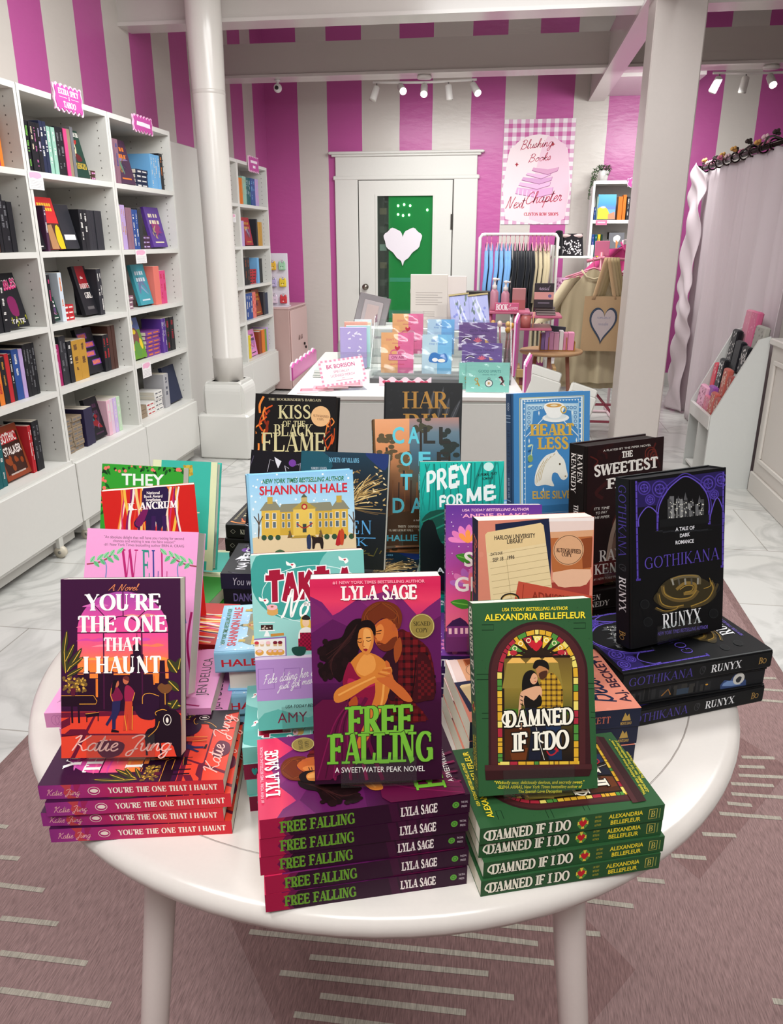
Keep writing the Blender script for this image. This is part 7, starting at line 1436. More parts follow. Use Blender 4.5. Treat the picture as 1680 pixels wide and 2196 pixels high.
pin_card('two-tone blue pin card in the front row beside the ON AIR card', -.345, 3.345, .832, .128, .166, ('#bcd7e2', '#7cbce2'), sea)
pin_card('two-tone blue pin card standing behind the front blue one', -.332, 3.435, .904, .118, .15, ('#b4d2e6', '#78b4e4'), sea)
pin_card('purple Goth Things pin card in the upper row', -.192, 3.415, .925, .165, .12, ('#6d5288',), goth)
pin_card('purple Goth Things pin card in the lower row, right behind the mint one', -.172, 3.33, .868, .170, .10, ('#6a5490',), goth)
pin_card('mint Good Spirits pin card at the right front of the counter', -.140, 3.10, .803, .172, .118, ('#8fd2c4',), spirit, .1)
pin_card('mint pin card half hidden behind the Good Spirits card', -.172, 3.15, .803, .12, .108, ('#90d0c2',), spirit, .1)
def fn(m):
    p = [(.22*k/40, .03+.008*math.cos(PI*k/5)) for k in range(41)]; m.prism([(0, 0)]+[(.22, 0)]+p[::-1], 0, .005, '#edd0dc'); a = Art()
    for k in range(4): a.poly([(.14+.24*k, .18), (.06+.24*k, .55), (.1+.24*k, .8), (.14+.24*k, .68), (.18+.24*k, .8), (.22+.24*k, .55)], '#cc4a6a', 3)
    a.emit(m, lambda u, v, q: (u*.22, -q, v*.03))
solid('heart_plaque', fn, 'matte_board', 'pink wavy plaque with red hearts in front of the clear rack', 'plaque', (-.51, 3.2, .8005), .05)
def fn(m):
    m.box(0, .18, 0, .012, 0, .25, '#cfc6be', 0, .002); a = Art()
    for k in range(6): a.line([(.14, .66-.045*k), (.86-.12*(k % 2), .66-.045*k)], .012, '#a39a94')
    for k in range(3): a.line([(.34, .3-.04*k), (.66, .3-.04*k)], .012, '#a39a94')
    a.emit(m, lambda u, v, q: (u*.18, -q, v*.25))
solid('boxed_card_set', fn, 'matte_board', 'tall cream boxed set with grey print in front of the door', 'box', (-.457, 3.85, .975), .02)
solid('boxed_card_set', lambda m: m.box(0, .10, 0, .012, 0, .24, '#d4c9c4', 0, .002), 'matte_board', 'plain pale box standing behind the tall cream boxed set', 'box', (-.291, 3.93, .975), .02)
solid('display_riser', lambda m: m.box(0, .60, 0, .28, 0, .174, '#d3d2ce', 0, .004), 'painted_white', 'white riser box lifting the back row on the counter', 'riser', (-.78, 3.8, .8005), .06)
solid('display_riser', lambda m: m.box(0, .26, 0, .22, 0, .174, '#d3d2ce', 0, .004), 'painted_white', 'smaller white riser box under the lavender pouches', 'riser', (-.24, 3.72, .8005), .06)
T = thing('picture_frame', 'glossy grey frame leaning back at the left of the counter', 'frame', (-.755, 3.9, .9755), .05)
m = MB(); m.box(0, .16, 0, .012, 0, .17, '#6b6466', 0, .003); o = m.obj('frame_body', 'lacquer', T); o.rotation_euler = (-.25, .22, 0)
m = MB(); m.box(.03, .13, -.006, 0, .02, .14, '#8f8586', 0, .003); o = m.obj('frame_tray', 'lacquer', T); o.rotation_euler = (-.25, .22, 0)
m = MB(); m.box(.05, .11, -.0075, -.006, .03, .12, '#a3918e'); o = m.obj('frame_print', 'matte_board', T); o.rotation_euler = (-.25, .22, 0)
for k in range(2):
    T = thing('lavender_pouch', ('left', 'right')[k]+' one of two clear pouches with lavender print and gold top edge', 'pouch', (-.245+.09*k, 3.74, .9755), .02, 'lavender print pouches')
    m = MB(); m.box(0, .092, 0, .01, 0, .16, '#a9acd4', 0, .002); a = Art(); rr = random.Random(k)
    for q in range(9): leaf(a, rr.uniform(.1, .9), rr.uniform(.2, .8), rr.uniform(-.1, .1), rr.uniform(.12, .25), .04, '#6a7a78')
    for q in range(7): a.ell(rr.uniform(.2, .8), rr.uniform(.1, .7), .07, .04, '#8088c8', 8)
    a.emit(m, lambda u, v, q: (u*.092, -q, v*.16)); o = m.obj('printed_insert', 'matte_board', T); o.rotation_euler = (-.28, -.12, 0)
    m = MB(); m.box(-.002, .094, -.003, .012, .16, .168, '#c2b184'); o = m.obj('gold_edge', 'metal', T); o.rotation_euler = (-.28, -.12, 0)
    m = MB(); m.grid(lambda u, v: (-.002+.096*u, -.003-.002*math.sin(8*u+4*v), v*.16), 10, 10, '#ffffff'); o = m.obj('clear_front', 'clear_film', T); o.rotation_euler = (-.28, -.12, 0)
T = thing('pen_cup', 'clear cup of pink pens and gold charms at the counter right end', 'cup', (.0, 3.66, .8005))
m = MB(); m.lathe([(.0, 0), (.034, 0), (.036, .11), (.034, .11), (.032, .004), (0, .004)], '#ffffff', 20); m.obj('cup_wall', 'clear_acrylic', T)
rr = random.Random(5)
for k in range(7):
    a_ = 2*PI*k/7; b = (.012*math.cos(a_), .012*math.sin(a_), .006); e = (.045*math.cos(a_)-.01, .03*math.sin(a_), .19+.03*rr.random()); m = MB(); m.tube([b, e], .0042, ('#d99aa2', '#b9707a', '#8a5a50', '#e2b6b0')[k % 4], 8); q = m.obj('pen', 'satin_plastic', T)
    m = MB(); m.ball(e, (.012, .012, .014), ('#c9923a', '#d8b070', '#e6c0b4')[k % 3], 0, 8); m.obj('pen_charm', 'satin_plastic', q)
solid('dark_box', lambda m: m.box(0, .12, 0, .09, 0, .165, '#2b2624', 0, .002), 'matte_board', 'dark brown box behind the lavender pouches', 'box', (-.195, 3.98, .8005+.174), .02)
solid('display_riser', lambda m: m.box(0, .2, 0, .13, 0, .174, '#d3d2ce', 0, .004), 'painted_white', 'white riser box under the dark brown box', 'riser', (-.21, 3.96, .8005), .06)
# ------------------------------------------------------------------ pink locker and keychain stand in the corner
T = thing('locker_cabinet', 'dusty pink metal locker in the back left corner', 'cabinet', (-2.19, 7.52, 0))
m = MB(); m.box(-.20, .19, -.32, .32, .02, .765, '#b89a95', 0, .004); m.obj('cabinet_body', 'satin_plastic', T)
m = MB(); m.box(-.205, .195, -.325, .325, .765, .785, '#c9a8a5', 0, .006); m.obj('cabinet_top', 'satin_plastic', T)
m = MB(); m.box(.191, .205, -.305, .305, .04, .755, '#caaaa6', 0, .004); d = m.obj('door', 'satin_plastic', T)
for k, z in enumerate((.40, .36)):
    m = MB(); m.tube([(.204, .15+.05*k, z), (.218, .15+.05*k, z)], .013, '#2e2a2a', 12); m.obj('door_lock', 'metal', d)
for k in range(2):
    m = MB(); m.tube([(.206, -.06+.09*k, .46), (.214, -.04+.09*k, .50), (.206, -.02+.09*k, .46)], .005, '#8f7672', 8); m.obj('vent_loop', 'satin_plastic', d)
T = thing('keychain_stand', 'white panel stand hung with colourful keychains on the pink locker', 'display stand', (-2.12, 7.34, .7855), .05)
m = MB(); m.box(-.09, .09, -.006, .006, .01, .48, '#dcd6e0', 0, .003); m.box(-.09, .09, -.06, .06, 0, .01, '#dcd6e0'); m.obj('stand_panel', 'satin_plastic', T)
for k in range(6):
    i, j = k % 2, k//2; m = MB(); m.tube([(-.045+.09*i, -.006, .42-.15*j), (-.045+.09*i, -.05, .42-.15*j), (-.045+.09*i, -.06, .43-.15*j)], .003, '#e8d8e0', 6); m.obj('hook', 'satin_plastic', T)
for k, (c, nm) in enumerate((('#e0b23c', 'yellow'), ('#9ec9a8', 'mint green'), ('#b9aed4', 'lilac'), ('#e2c43c', 'bright yellow'), ('#dccbdc', 'white and pink'), ('#c83c44', 'red'))):
    i, j = k % 2, k//2
    def fn(m):
        m.box(-.034, .034, -.008, .008, -.085, -.02, c, 0, .006); m.ball((-.02, 0, -.018), (.012, .008, .014), c, 0, 8); m.ball((.02, 0, -.018), (.012, .008, .014), c, 0, 8); m.tube([(0, 0, .0), (0, 0, -.02)], .003, '#b8b4b8', 6); a = Art(); a.ell(.35, .5, .06, .07, '#2a2626', 8); a.ell(.65, .5, .06, .07, '#2a2626', 8); a.ell(.5, .32, .1, .06, '#f2e4e4', 8); a.emit(m, lambda u, v, q: (-.034+.068*u, -.0082-q, -.085+.065*v))
    solid('keychain', fn, 'satin_plastic', f'{nm} plush keychain on the white stand, {("top", "middle", "bottom")[j]} row', 'keychain', (-2.12+(-.045+.09*i), 7.34-.04+(-.045+.09*i)*.05, .7855+.415-.15*j), .05, 'keychains on the white stand')
# ------------------------------------------------------------------ clothes rack
RY = 7.42
T = thing('clothes_rack', 'white clothes rack with blue, black and beige tops', 'rack', (.10, RY, 0))
for x in (-.35, .34):
    m = MB(); m.tube([(x, 0, .012), (x, 0, 1.40), (x-.02*(x/abs(x)), 0, 1.425), (x-.05*(x/abs(x)), 0, 1.43)], .015, '#dcdad6', 12); m.tube([(x, -.2, .012), (x, .2, .012)], .012, '#dcdad6', 10); m.obj('upright', 'satin_plastic', T)
m = MB(); m.tube([(-.31, 0, 1.43), (.30, 0, 1.43)], .013, '#dcdad6', 12); m.obj('rail', 'satin_plastic', T)
def garment(col, L, seed, half=.24):
    """a top hung side-on: x is its thickness, y its width"""
    m = MB(); r = random.Random(seed); ph = r.uniform(0, 6); c = lin(col)
    def body(u, v):
        z = -L*v; sh = min(1, v/.14); wd = .07+(half-.07)*sh**.7+.015*math.sin(5*v); a = 2*PI*u
        th = .0105+.0072*sh+.002*math.sin(6*v+ph); return (th*math.cos(a)+.003*math.sin(9*v+ph+3*math.sin(a)), wd*math.sin(a), z-.05*abs(math.sin(a))**2*(1-sh*.2))
    m.grid(body, 28, 22, c)
    for s in (-1, 1):
        m.tube([(0, s*(half-.05), -.07), (.006, s*(half+.03), -.2), (-.006, s*(half+.05), -.36), (.01*s, s*(half+.03), -.5 if L > .5 else -.34)], [.016, .018, .017, .015], c, 12)
    return m.mesh('garment', 'cloth')
def hanger_mesh():
    m = MB(); m.tube([(0, 0, .0), (0, .004, .04), (0, .014, .062), (0, 0, .075), (0, -.014, .064)], .0028, '#d9869a', 8); m.tube([(0, -.19, -.065), (0, 0, 0), (0, .19, -.065)], .006, '#e08da2', 8); m.tube([(0, -.19, -.065), (0, .19, -.065)], .004, '#e08da2', 8); return m.mesh('clothes_hanger', 'satin_plastic')
HM = hanger_mesh()
gm = {'blue': (garment('#6d9bcc', .56, 1), ''), 'black': (garment('#15171d', .60, 2), ''), 'beige': (garment('#b9ab8c', 1.0, 3, .2), '')}
X = [('blue', x) for x in (-.285, -.248, -.19, -.153, -.116, -.079)]+[('black', x) for x in (-.035, .003, .041, .079, .117)]+[('beige', x) for x in (.152, .188, .224, .26)]
cnt = {}
for k, (c, x) in enumerate(X):
    cnt[c] = cnt.get(c, 0)+1
    o = bpy.data.objects.new('sweatshirt', gm[c][0]); C.objects.link(o); o.location = (.10+x, RY, 1.355); o.rotation_euler = (0, 0, .03*math.sin(k*2.1)); tag(o, f'{c} top on the white clothes rack, {NTH[cnt[c]-1]} {c} one from the left', 'top', f'{c} tops on the clothes rack')
    o = bpy.data.objects.new('clothes_hanger', HM); C.objects.link(o); o.location = (.10+x, RY, 1.358); o.rotation_euler = (0, 0, .03*math.sin(k*2.1)); tag(o, f'pink hanger carrying the {NTH[cnt[c]-1]} {c} top from the left', 'hanger', 'pink hangers on the clothes rack')
# shelf frame beside it
T = thing('shelf_unit', 'slim white open shelf unit beside the clothes rack', 'shelf', (.60, 7.6, 0))
for x in (-.19, .15):
    for y in (-.14, .14): m = MB(); m.tube([(x, y, 0), (x, y, 1.34)], .013, '#dcdad6', 10); m.obj('upright', 'satin_plastic', T)
for z in (1.245, .855, .30): m = MB(); m.box(-.2, .16, -.15, .15, z-.02, z, '#dcdad6', 0, .003); m.obj('shelf_board', 'painted_white', T)
def bag(m, w, h, d, col, dot, n, strip=None):
    m.grid(lambda u, v: ((u-.5)*w*(1-.18*v), -d/2*math.sin(PI*min(1, max(0, .06+.88*u)))*(1-.45*v)-.002, h*v), 14, 10, col, 0, 0); m.grid(lambda u, v: ((u-.5)*w*(1-.18*v), d/2*math.sin(PI*min(1, max(0, .06+.88*u)))*(1-.45*v)+.002, h*v), 14, 10, col); m.box(-w/2, w/2, -.02, .02, 0, .01, col)
    rr = random.Random(n)
    for k in range(n):
        u, v = rr.uniform(.1, .9), rr.uniform(.05, .7 if strip else .95); x = (u-.5)*w*(1-.18*v); y = -d/2*math.sin(PI*(.06+.88*u))*(1-.45*v)-.0035; m.add([(x-.009, y, h*v), (x, y-.001, h*v-.007), (x+.009, y, h*v), (x, y-.001, h*v+.007)], [[0, 1, 2, 3]], dot)
    if strip: m.box(-w*.41, w*.41, -d*.3, d*.3, h*.82, h*.99, strip, 0, .01)
solid('handbag', lambda m: bag(m, .22, .19, .14, '#232024', '#d9d4d6', 70, '#d6b8b6'), 'cloth', 'black and white patterned pouch with pink lining on the upper shelf', 'bag', (.575, 7.56, 1.2455), -.1)
def fn(m): m.grid(lambda u, v: (.045*math.cos(2*PI*u)*(1-.3*v), .05*math.sin(2*PI*u)*(1-.3*v), .21*v+.0), 14, 10, '#17161a'); m.ball((0, 0, .2), (.034, .038, .02), '#17161a'); m.ball((.005, -.047, .07), (.012, .006, .014), '#d8d4d0', 0, 8)
solid('black_bag', fn, 'cloth', 'slouching black bag beside the patterned pouch on the upper shelf', 'bag', (.455, 7.53, 1.2455))
solid('cosmetic_pouch', lambda m: bag(m, .19, .20, .10, '#d9a3c6', '#8f5478', 30), 'cloth', 'pink pouch with dark motifs on the lower shelf', 'bag', (.52, 7.56, .8555), -.1)
def fn(m):
    for k in range(10): m.ball((.03*math.cos(k*.63*2), .02*math.sin(k*1.3), .02+.012*(k % 3)), .018, ('#d8487c', '#e06a98')[k % 2], 0, 8)
solid('fabric_rosette', fn, 'cloth', 'hot pink ruffled rosette resting beside the pink pouch', 'rosette', (.63, 7.54, .8555))
# bookcase at the right of the back wall
T = thing('bookcase', 'white bookcase against the back wall behind the square column', 'bookcase', (.745, 7.78, 0), 0, 'white bookcases by the back wall')
for x in (0, .74): m = MB(); m.box(x, x+.022, 0, .29, 0, 1.89, '#d9d7d3'); m.obj('side_panel', 'painted_white', T)
m = MB(); m.box(.022, .74, .28, .288, 0, 1.89, '#cfccc8'); m.obj('back_panel', 'painted_white', T)
for z in (1.89, 1.555, 1.23, .9, .57, .24): m = MB(); m.box(.022, .74, 0, .28, z-.03, z, '#d9d7d3'); m.obj('shelf', 'painted_white', T)
def rbook(col, acc, x, w, h, z, lab, facing=False):
    if facing: m = face_book(w, .022, h, col, acc, 11); loc = (x+w/2, 7.80+.03, z+.0008)
    else: m = spine_book(w, .13, h, col, acc, 1); loc = (x, 7.81, z+.0005)
    place(m, loc, -PI/2, -.12 if facing else 0, lab, 'books in the back wall bookcase')
def p_beach(a): a.shade(0, 1, [(1, '#5fb4dc'), (.6, '#4a9ad0'), (.4, '#6a7fd0')]); a.poly([(0, 0), (0, .42), (.3, .5), (.55, .4), (.7, 0)], '#e3c83a', 2); a.ell(.3, .48, .14, .04, '#f2f0e8'); a.poly([(.6, .2), (.95, .3), (1, .0), (.6, 0)], '#e08a6a')
m = face_book(.16, .022, .215, 'sky', '', 2, p_beach); place(m, (.885, 7.815, 1.5595), -PI/2, -.13, 'bright beach scene cover facing out on the top shelf', 'books in the back wall bookcase')
for k, (c, a_, x, w, h) in enumerate((('blue', 'white', .775, .016, .11), ('sage', '', .794, .016, .2), ('orange', '', .985, .04, .2), ('orange', 'gold', 1.027, .03, .215), ('charcoal', 'white', 1.063, .026, .2), ('navy', 'white', 1.092, .02, .2), ('teal', 'white', 1.115, .018, .2), ('lilac', '', 1.136, .02, .21))): rbook(c, a_, x, w, h, 1.555, f'{CN.get(c, c)} spine, {NTH[k]} upright on the top shelf of the back wall bookcase')
for k, (c, a_, x, w, h) in enumerate((('blue', 'lilac', .772, .026, .2), ('teal', 'mint', .801, .022, .2), ('yellow', 'purple', .826, .026, .2), ('forest', '', .855, .018, .2))): rbook(c, a_, x, w, h, 1.23, f'{CN.get(c, c)} spine, {NTH[k]} upright on the second shelf of the back wall bookcase')
m = face_book(.14, .022, .21, 'grey', '', 4, lambda a: (a.poly([(.35, .62), (.3, .8), (.55, .9), (.75, .8), (.6, .6)], '#e8e4dc', 3), a.poly([(.45, .7), (.5, .2), (.62, .6)], '#d8834a'), a.poly([(.6, .5), (.8, .4), (.75, .3)], '#3f6aa8'))); place(m, (1.0, 7.825, 1.2345), -PI/2, -.13, 'grey cover with a white bird facing out on the second shelf', 'books in the back wall bookcase')
solid('black_sign', lambda m: m.box(0, .11, 0, .008, 0, .06, '#221e18', 0, .001), 'matte_board', 'small black plaque at the back of the second shelf', 'sign', (.94, 8.04, 1.39))
for (x, z, w_, lb) in ((.795, 1.553, .10, 'pink paper label under the beach scene book'), (.775, 1.228, .09, 'pink paper label on the second shelf edge of the back wall bookcase')):
    def fn(m):
        m.box(0, w_, -.0012, 0, -.042, 0, '#d9789a'); a = Art(); a.line([(.15, .55), (.85, .55)], .3, '#efc4d2'); a.emit(m, lambda u, v, q: (u*w_, -.0012-q, -.042+v*.042))
    solid('shelf_label', fn, 'matte_board', lb, 'label', (x, 7.779, z))
sign('small pink scalloped sign on the bookcase top behind the square column', (1.11, 7.77, 1.87), .13, .075, -PI/2, [([(.25, .5), (.75, .5)], .3, '#f9eaf4')], 3)
T = thing('trailing_plant', 'trailing green plant in a white pot on the back wall bookcase', 'plant', (.84, 7.88, 1.8905))
m = MB(); m.lathe([(.0, 0), (.035, 0), (.05, .09), (.046, .09), (.034, .008), (0, .008)], '#e4e2de', 20); m.obj('pot', 'lacquer', T)
m = MB(); rr = random.Random(3)
def lf(m, p, s):
    a_ = rr.uniform(0, 2*PI); m.add([(p[0]-s*math.cos(a_), p[1]-s*math.sin(a_), p[2]), (p[0]+.4*s*math.sin(a_), p[1]-.4*s*math.cos(a_), p[2]+.3*s), (p[0]+s*math.cos(a_), p[1]+s*math.sin(a_), p[2]-.5*s), (p[0]-.4*s*math.sin(a_), p[1]+.4*s*math.cos(a_), p[2]+.3*s)], [[0, 1, 2, 3]], ('#3f5a34', '#587a48', '#2f4628')[rr.randrange(3)])
for k in range(240): r_, t_ = .065*math.sqrt(rr.random()), rr.uniform(0, 2*PI); lf(m, (r_*math.cos(t_), r_*math.sin(t_), .085+.05*rr.random()), .012)
for vx, L in ((-.10, .26), (-.085, .16), (-.06, .10), (.05, .06)):
    for k in range(int(L*420)): t_ = rr.random(); lf(m, (vx-.03*t_+rr.uniform(-.012, .012), -.118+rr.uniform(-.012, .008), .1-L*t_), .012)
    m.tube([(0, 0, .08), (vx*.7, -.09, .12), (vx-.01, -.118, .06), (vx-.03, -.118, .1-L)], .002, '#3f5a34', 6)
m.obj('leaves', 'foliage', T)
# ------------------------------------------------------------------ pink tiered stand with bath goods
T = thing('tiered_stand', 'pink two-level stand with bottles and boxes behind the counter', 'stand', (.10, 5.2, 0))
m = MB(); m.box(-.22, .06, -.16, .12, .94, .955, '#b8607a', 0, .003); m.obj('upper_shelf', 'satin_plastic', T); m = MB(); m.box(.03, .26, -.14, .14, .915, .93, '#b8607a', 0, .003); m.obj('side_shelf', 'satin_plastic', T)
m = MB(); m.box(-.2, .2, -.16, .14, .84, .855, '#b8607a', 0, .003); m.obj('lower_shelf', 'satin_plastic', T)
for x, y in ((-.19, -.13), (-.03, -.13), (-.19, .1), (-.03, .1)): m = MB(); m.tube([(x, y, 0), (x, y, .93)], .011, '#b8607a', 10); m.obj('leg', 'satin_plastic', T)
for k, (x, y, s, lb) in enumerate(((.03, 5.14, 1.1, 'taller pink pump bottle with a white foam top'), (.10, 5.17, 1, 'slimmer pink pump bottle beside the pink box'))):
    q = thing('pump_bottle', lb, 'bottle', (x-.1, y, .9555), 0, 'pink pump bottles')
    m = MB(); m.lathe([(0, 0), (.024, 0), (.026, .006), (.026, .10*s), (.014, .118*s), (0, .118*s)], '#bd7f92', 20); m.obj('bottle_body', 'satin_plastic', q)
    m = MB(); m.lathe([(.015, .118*s), (.015, .14*s), (.008, .144*s), (.007, .165*s), (.016, .168*s), (.014, .18*s), (0, .182*s)], '#e0d8d6', 16); m.tube([(0, 0, .174*s), (.03, 0, .172*s)], .006, '#e0d8d6', 8); m.obj('pump_top', 'satin_plastic', q)
solid('gift_box', lambda m: (m.box(0, .085, 0, .06, 0, .13, '#b07a7a', 0, .002), m.box(.0, .0855, -.0004, .06, 0, .06, '#a8605f')), 'matte_board', 'dusty pink box beside the pump bottles', 'box', (.045, 5.22, .9555))
def fn(m):
    m.box(0, .12, 0, .03, 0, .15, '#2c2228', 0, .002); a = Art(); a.text('Read', .22, .72, .8, .9, 'script', '#a890a8'); a.rect(0, .34, 1, .64, '#c98a86'); a.ell(.8, .48, .09, .07, '#6a5a84', 12); a.line([(.2, .2), (.8, .2)], .04, '#7a6a7a'); a.emit(m, lambda u, v, q: (u*.12, -q, v*.15))
solid('gift_box', fn, 'matte_board', 'dark box with a pink band and Read lettering', 'box', (.18, 5.08, .978), 0, None, (-.12, 0, 0))
for k in range(3): solid('dark_notebook', lambda m: (m.box(0, .12, 0, .13, 0, .0145, '#4a3f40', 0, .001), m.box(.002, .1203, -.0003, .128, .003, .012, '#8a7f7c')), 'matte_board', ('lowest', 'middle', 'top')[k]+' dark notebook in the small pile under the Read box', 'notebook', (.20-.004*k, 5.10+.003*k, .9305+.0147*k), -.04*k, 'dark notebooks under the Read box')
def fn(m):
    m.box(0, .15, 0, .012, 0, .052, '#c4587c', 0, .002); a = Art(); a.text('BOOK', .04, .16, .56, .84, 'serifb', '#efe0e4'); a.text('lover', .56, .24, .96, .8, 'script', '#f0c8d6'); a.emit(m, lambda u, v, q: (u*.15, -q, v*.052))
solid('letter_sign', fn, 'matte_board', 'pink block sign reading BOOK on the tiered stand', 'sign', (-.062, 5.055, .9555))
T = thing('pink_tumbler', 'coral pink lidded tumbler under the Read box', 'cup', (.135, 5.08, .8555))
m = MB(); m.lathe([(0, 0), (.03, 0), (.038, .08), (0, .08)], '#b0605c', 20); m.obj('tumbler_body', 'satin_plastic', T); m = MB(); m.lathe([(.04, .08), (.04, .092), (0, .094)], '#c2849a', 20); m.obj('lid', 'satin_plastic', T); m = MB(); m.tube([(.045, -.02, .0), (.05, -.02, .1)], .003, '#d8a878', 8); m.obj('straw', 'satin_plastic', T)
# ------------------------------------------------------------------ round wooden side table with a divided box
T = thing('side_table', 'round light wood side table with pink legs', 'table', (.32, 5.32, 0))
m = MB(); m.lathe([(0, .66), (.17, .66), (.205, .668), (.21, .68), (.205, .688), (0, .688)], '#b08a66', 48); m.obj('tabletop', 'wood', T)
for k in range(3):
    a_ = 2*PI*k/3+.4; m = MB(); m.tube([(.12*math.cos(a_), .12*math.sin(a_), .66), (.19*math.cos(a_), .19*math.sin(a_), 0)], .013, '#a5705e', 10); m.obj('leg', 'wood', T)
T = thing('wooden_crate', 'low slatted wooden crate standing in front of the round side table', 'crate', (.19, 4.92, 0))
for z in (.26, .37, .48, .58): m = MB(); m.box(-.1, .14, -.1, -.085, z, z+.05, '#a8895c', 0, .002); m.obj('slat', 'wood', T)
for x in (-.1, .12): m = MB(); m.box(x, x+.02, -.085, .1, 0, .64, '#9a7a50', 0, .002); m.obj('post', 'wood', T)
m = MB(); m.box(-.08, .12, -.08, .1, .1, .6, '#7c3a44'); m.obj('crate_contents', 'matte_board', T)
T = thing('divided_box', 'wooden divided box of pink cards on the round side table', 'box', (.24, 5.25, .6885))
m = MB(); m.box(0, .23, 0, .1, 0, .006, '#a8743c'); m.box(0, .006, 0, .1, .006, .11, '#a8743c'); m.box(.224, .23, 0, .1, .006, .06, '#a8743c'); m.box(.006, .224, .094, .1, .006, .1, '#a8743c')
for x in (.055, .17): m.box(x, x+.006, -.004, 0, 0, .09, '#a8743c')
m.obj('tray', 'wood', T)
for k, (x, w, h, c) in enumerate(((.008, .024, .105, '#8a6fa8'), (.033, .026, .12, '#b58ac8'), (.060, .03, .11, '#cf93ba'), (.091, .034, .108, '#d9a0be'), (.126, .026, .122, '#e6e0e0'), (.153, .028, .11, '#d98aa8'), (.182, .04, .112, '#dd8fb0'))):
    solid('greeting_card_pack', lambda m: m.box(0, w-.001, 0, .085, 0, h, c, 0, .001), 'matte_board', f'{("violet", "lilac", "mauve", "rose", "white", "pink", "deep pink")[k]} card pack in the divided box on the round side table', 'card pack', (.24+x, 5.254, .695), 0, 'card packs in the divided box')
solid('dark_case', lambda m: m.box(0, .13, 0, .05, 0, .15, '#34343f', 0, .003), 'matte_board', 'dark slate case leaning behind the divided box', 'case', (.27, 5.38, .695), 0, None, (-.15, .1, 0))
# ------------------------------------------------------------------ white folded chairs beside the counter
def wchair(label, x, y, s, rz):
    t = thing('folding_chair', label, 'chair', (x, y, 0), rz, 'white folded chairs')
    m = MB(); m.box(-.10*s, .10*s, -.012, .012, .34, .68*s+.0, '#dad8d2', 0, .01); o = m.obj('backrest', 'satin_plastic', t); o.rotation_euler = (-.2, .32, 0)
    m = MB(); m.box(-.10*s, .10*s, -.05, -.024, .28, .62*s, '#d4d2cc', 0, .01); o = m.obj('seat', 'satin_plastic', t); o.rotation_euler = (-.2, .32, 0)
    for sx in (-1, 1): m = MB(); m.tube([(sx*.09*s-.05, -.02, .0), (sx*.09*s+.06, -.03, .34)], .011, '#bdbab4', 10); m.obj('leg', 'metal', t); m = MB(); m.tube([(sx*.09*s+.12, .05, .0), (sx*.09*s+.06, -.03, .34)], .011, '#bdbab4', 10); m.obj('leg', 'metal', t)
wchair('white folded chair beside the counter, taller of the two', .10, 4.60, 1.02, .25); wchair('lower white folded chair behind the blue horse book', .34, 4.66, .86, .1)
# ------------------------------------------------------------------ pink garment stand with beige tees and tote bags
T = thing('garment_stand', 'pink metal stand carrying beige tees and tote bags', 'rack', (.66, 5.86, 0))
m = MB(); m.tube([(0, 0, .02), (0, 0, 1.30)], .013, '#c0707e', 12); m.obj('post', 'satin_plastic', T)
for dx, dy in ((-.24, 0), (.28, 0)): m = MB(); m.tube([(dx, dy-.14, .02), (dx, dy+.14, .02)], .011, '#a84a5c', 10); m.tube([(dx, dy, .03), (0, 0, .35)], .01, '#a84a5c', 10); m.obj('foot', 'satin_plastic', T)
m = MB(); m.tube([(-.26, 0, .09), (.3, 0, .09)], .01, '#a84a5c', 10); m.tube([(-.26, 0, .22), (.3, 0, .22)], .01, '#a84a5c', 10); m.obj('crossbar', 'satin_plastic', T)
m = MB(); m.tube([(-.1, .0, 1.24), (.0, 0, 1.26), (.26, 0, 1.245)], .011, '#c9788c', 10); m.tube([(0, -.16, 1.265), (0, .16, 1.265)], .01, '#c9788c', 10); m.obj('top_arm', 'satin_plastic', T)
def tee(col, L, w, seed):
    m = MB(); c = lin(col); r = random.Random(seed); ph = r.uniform(0, 6)
    def f(u, v, s):
        a_ = (u-.5)*2; sh = min(1, v/.16); half = .09+(w-.09)*sh**.8 if v < .16 else w*(1+.22*(v-.16)); fold = (.016*math.sin(9*a_+ph+2.2*v)+.010*math.sin(17*a_+ph))*min(1, v*1.6)
        return (a_*half, s*.05*math.sqrt(max(0, 1-a_*a_))*min(1, .35+v)+fold, -L*v-.07*a_*a_*(1-v))
    for s in (-1, 1): m.grid(lambda u, v: f(u, v, s), 36, 20, c)
    for s in (-1, 1): m.grid(lambda u, v: (s*(w*.72+.19*v+.055*math.cos(2*PI*u)), .055*math.sin(2*PI*u), -.06-.30*v+.04*math.cos(2*PI*u)*s*.4), 16, 8, c)
    m.tube([(-.085, -.03, -.005), (-.05, -.05, -.05), (0, -.056, -.065), (.05, -.05, -.05), (.085, -.03, -.005)], .007, c, 8)
    return m
for k, (y, L, w, x, lb) in enumerate(((5.735, .78, .20, .60, 'beige tee hanging in front on the pink stand'), (5.87, .84, .21, .66, 'beige tee hanging second from the front on the pink stand'), (6.01, .86, .21, .70, 'beige tee hanging at the back of the pink stand'))):
    o = tee('#bcae90', L, w, k).obj('tee_shirt', 'cloth'); o.location = (x, y, 1.19); tag(o, lb, 'shirt', 'beige tees on the pink stand')
    o = bpy.data.objects.new('clothes_hanger', HM); C.objects.link(o); o.location = (x, y, 1.20); o.rotation_euler = (0, 0, PI/2); tag(o, ('pink hanger inside the front beige tee', 'pink hanger inside the second beige tee', 'pink hanger inside the rear beige tee')[k], 'hanger', 'pink hangers on the garment stand')
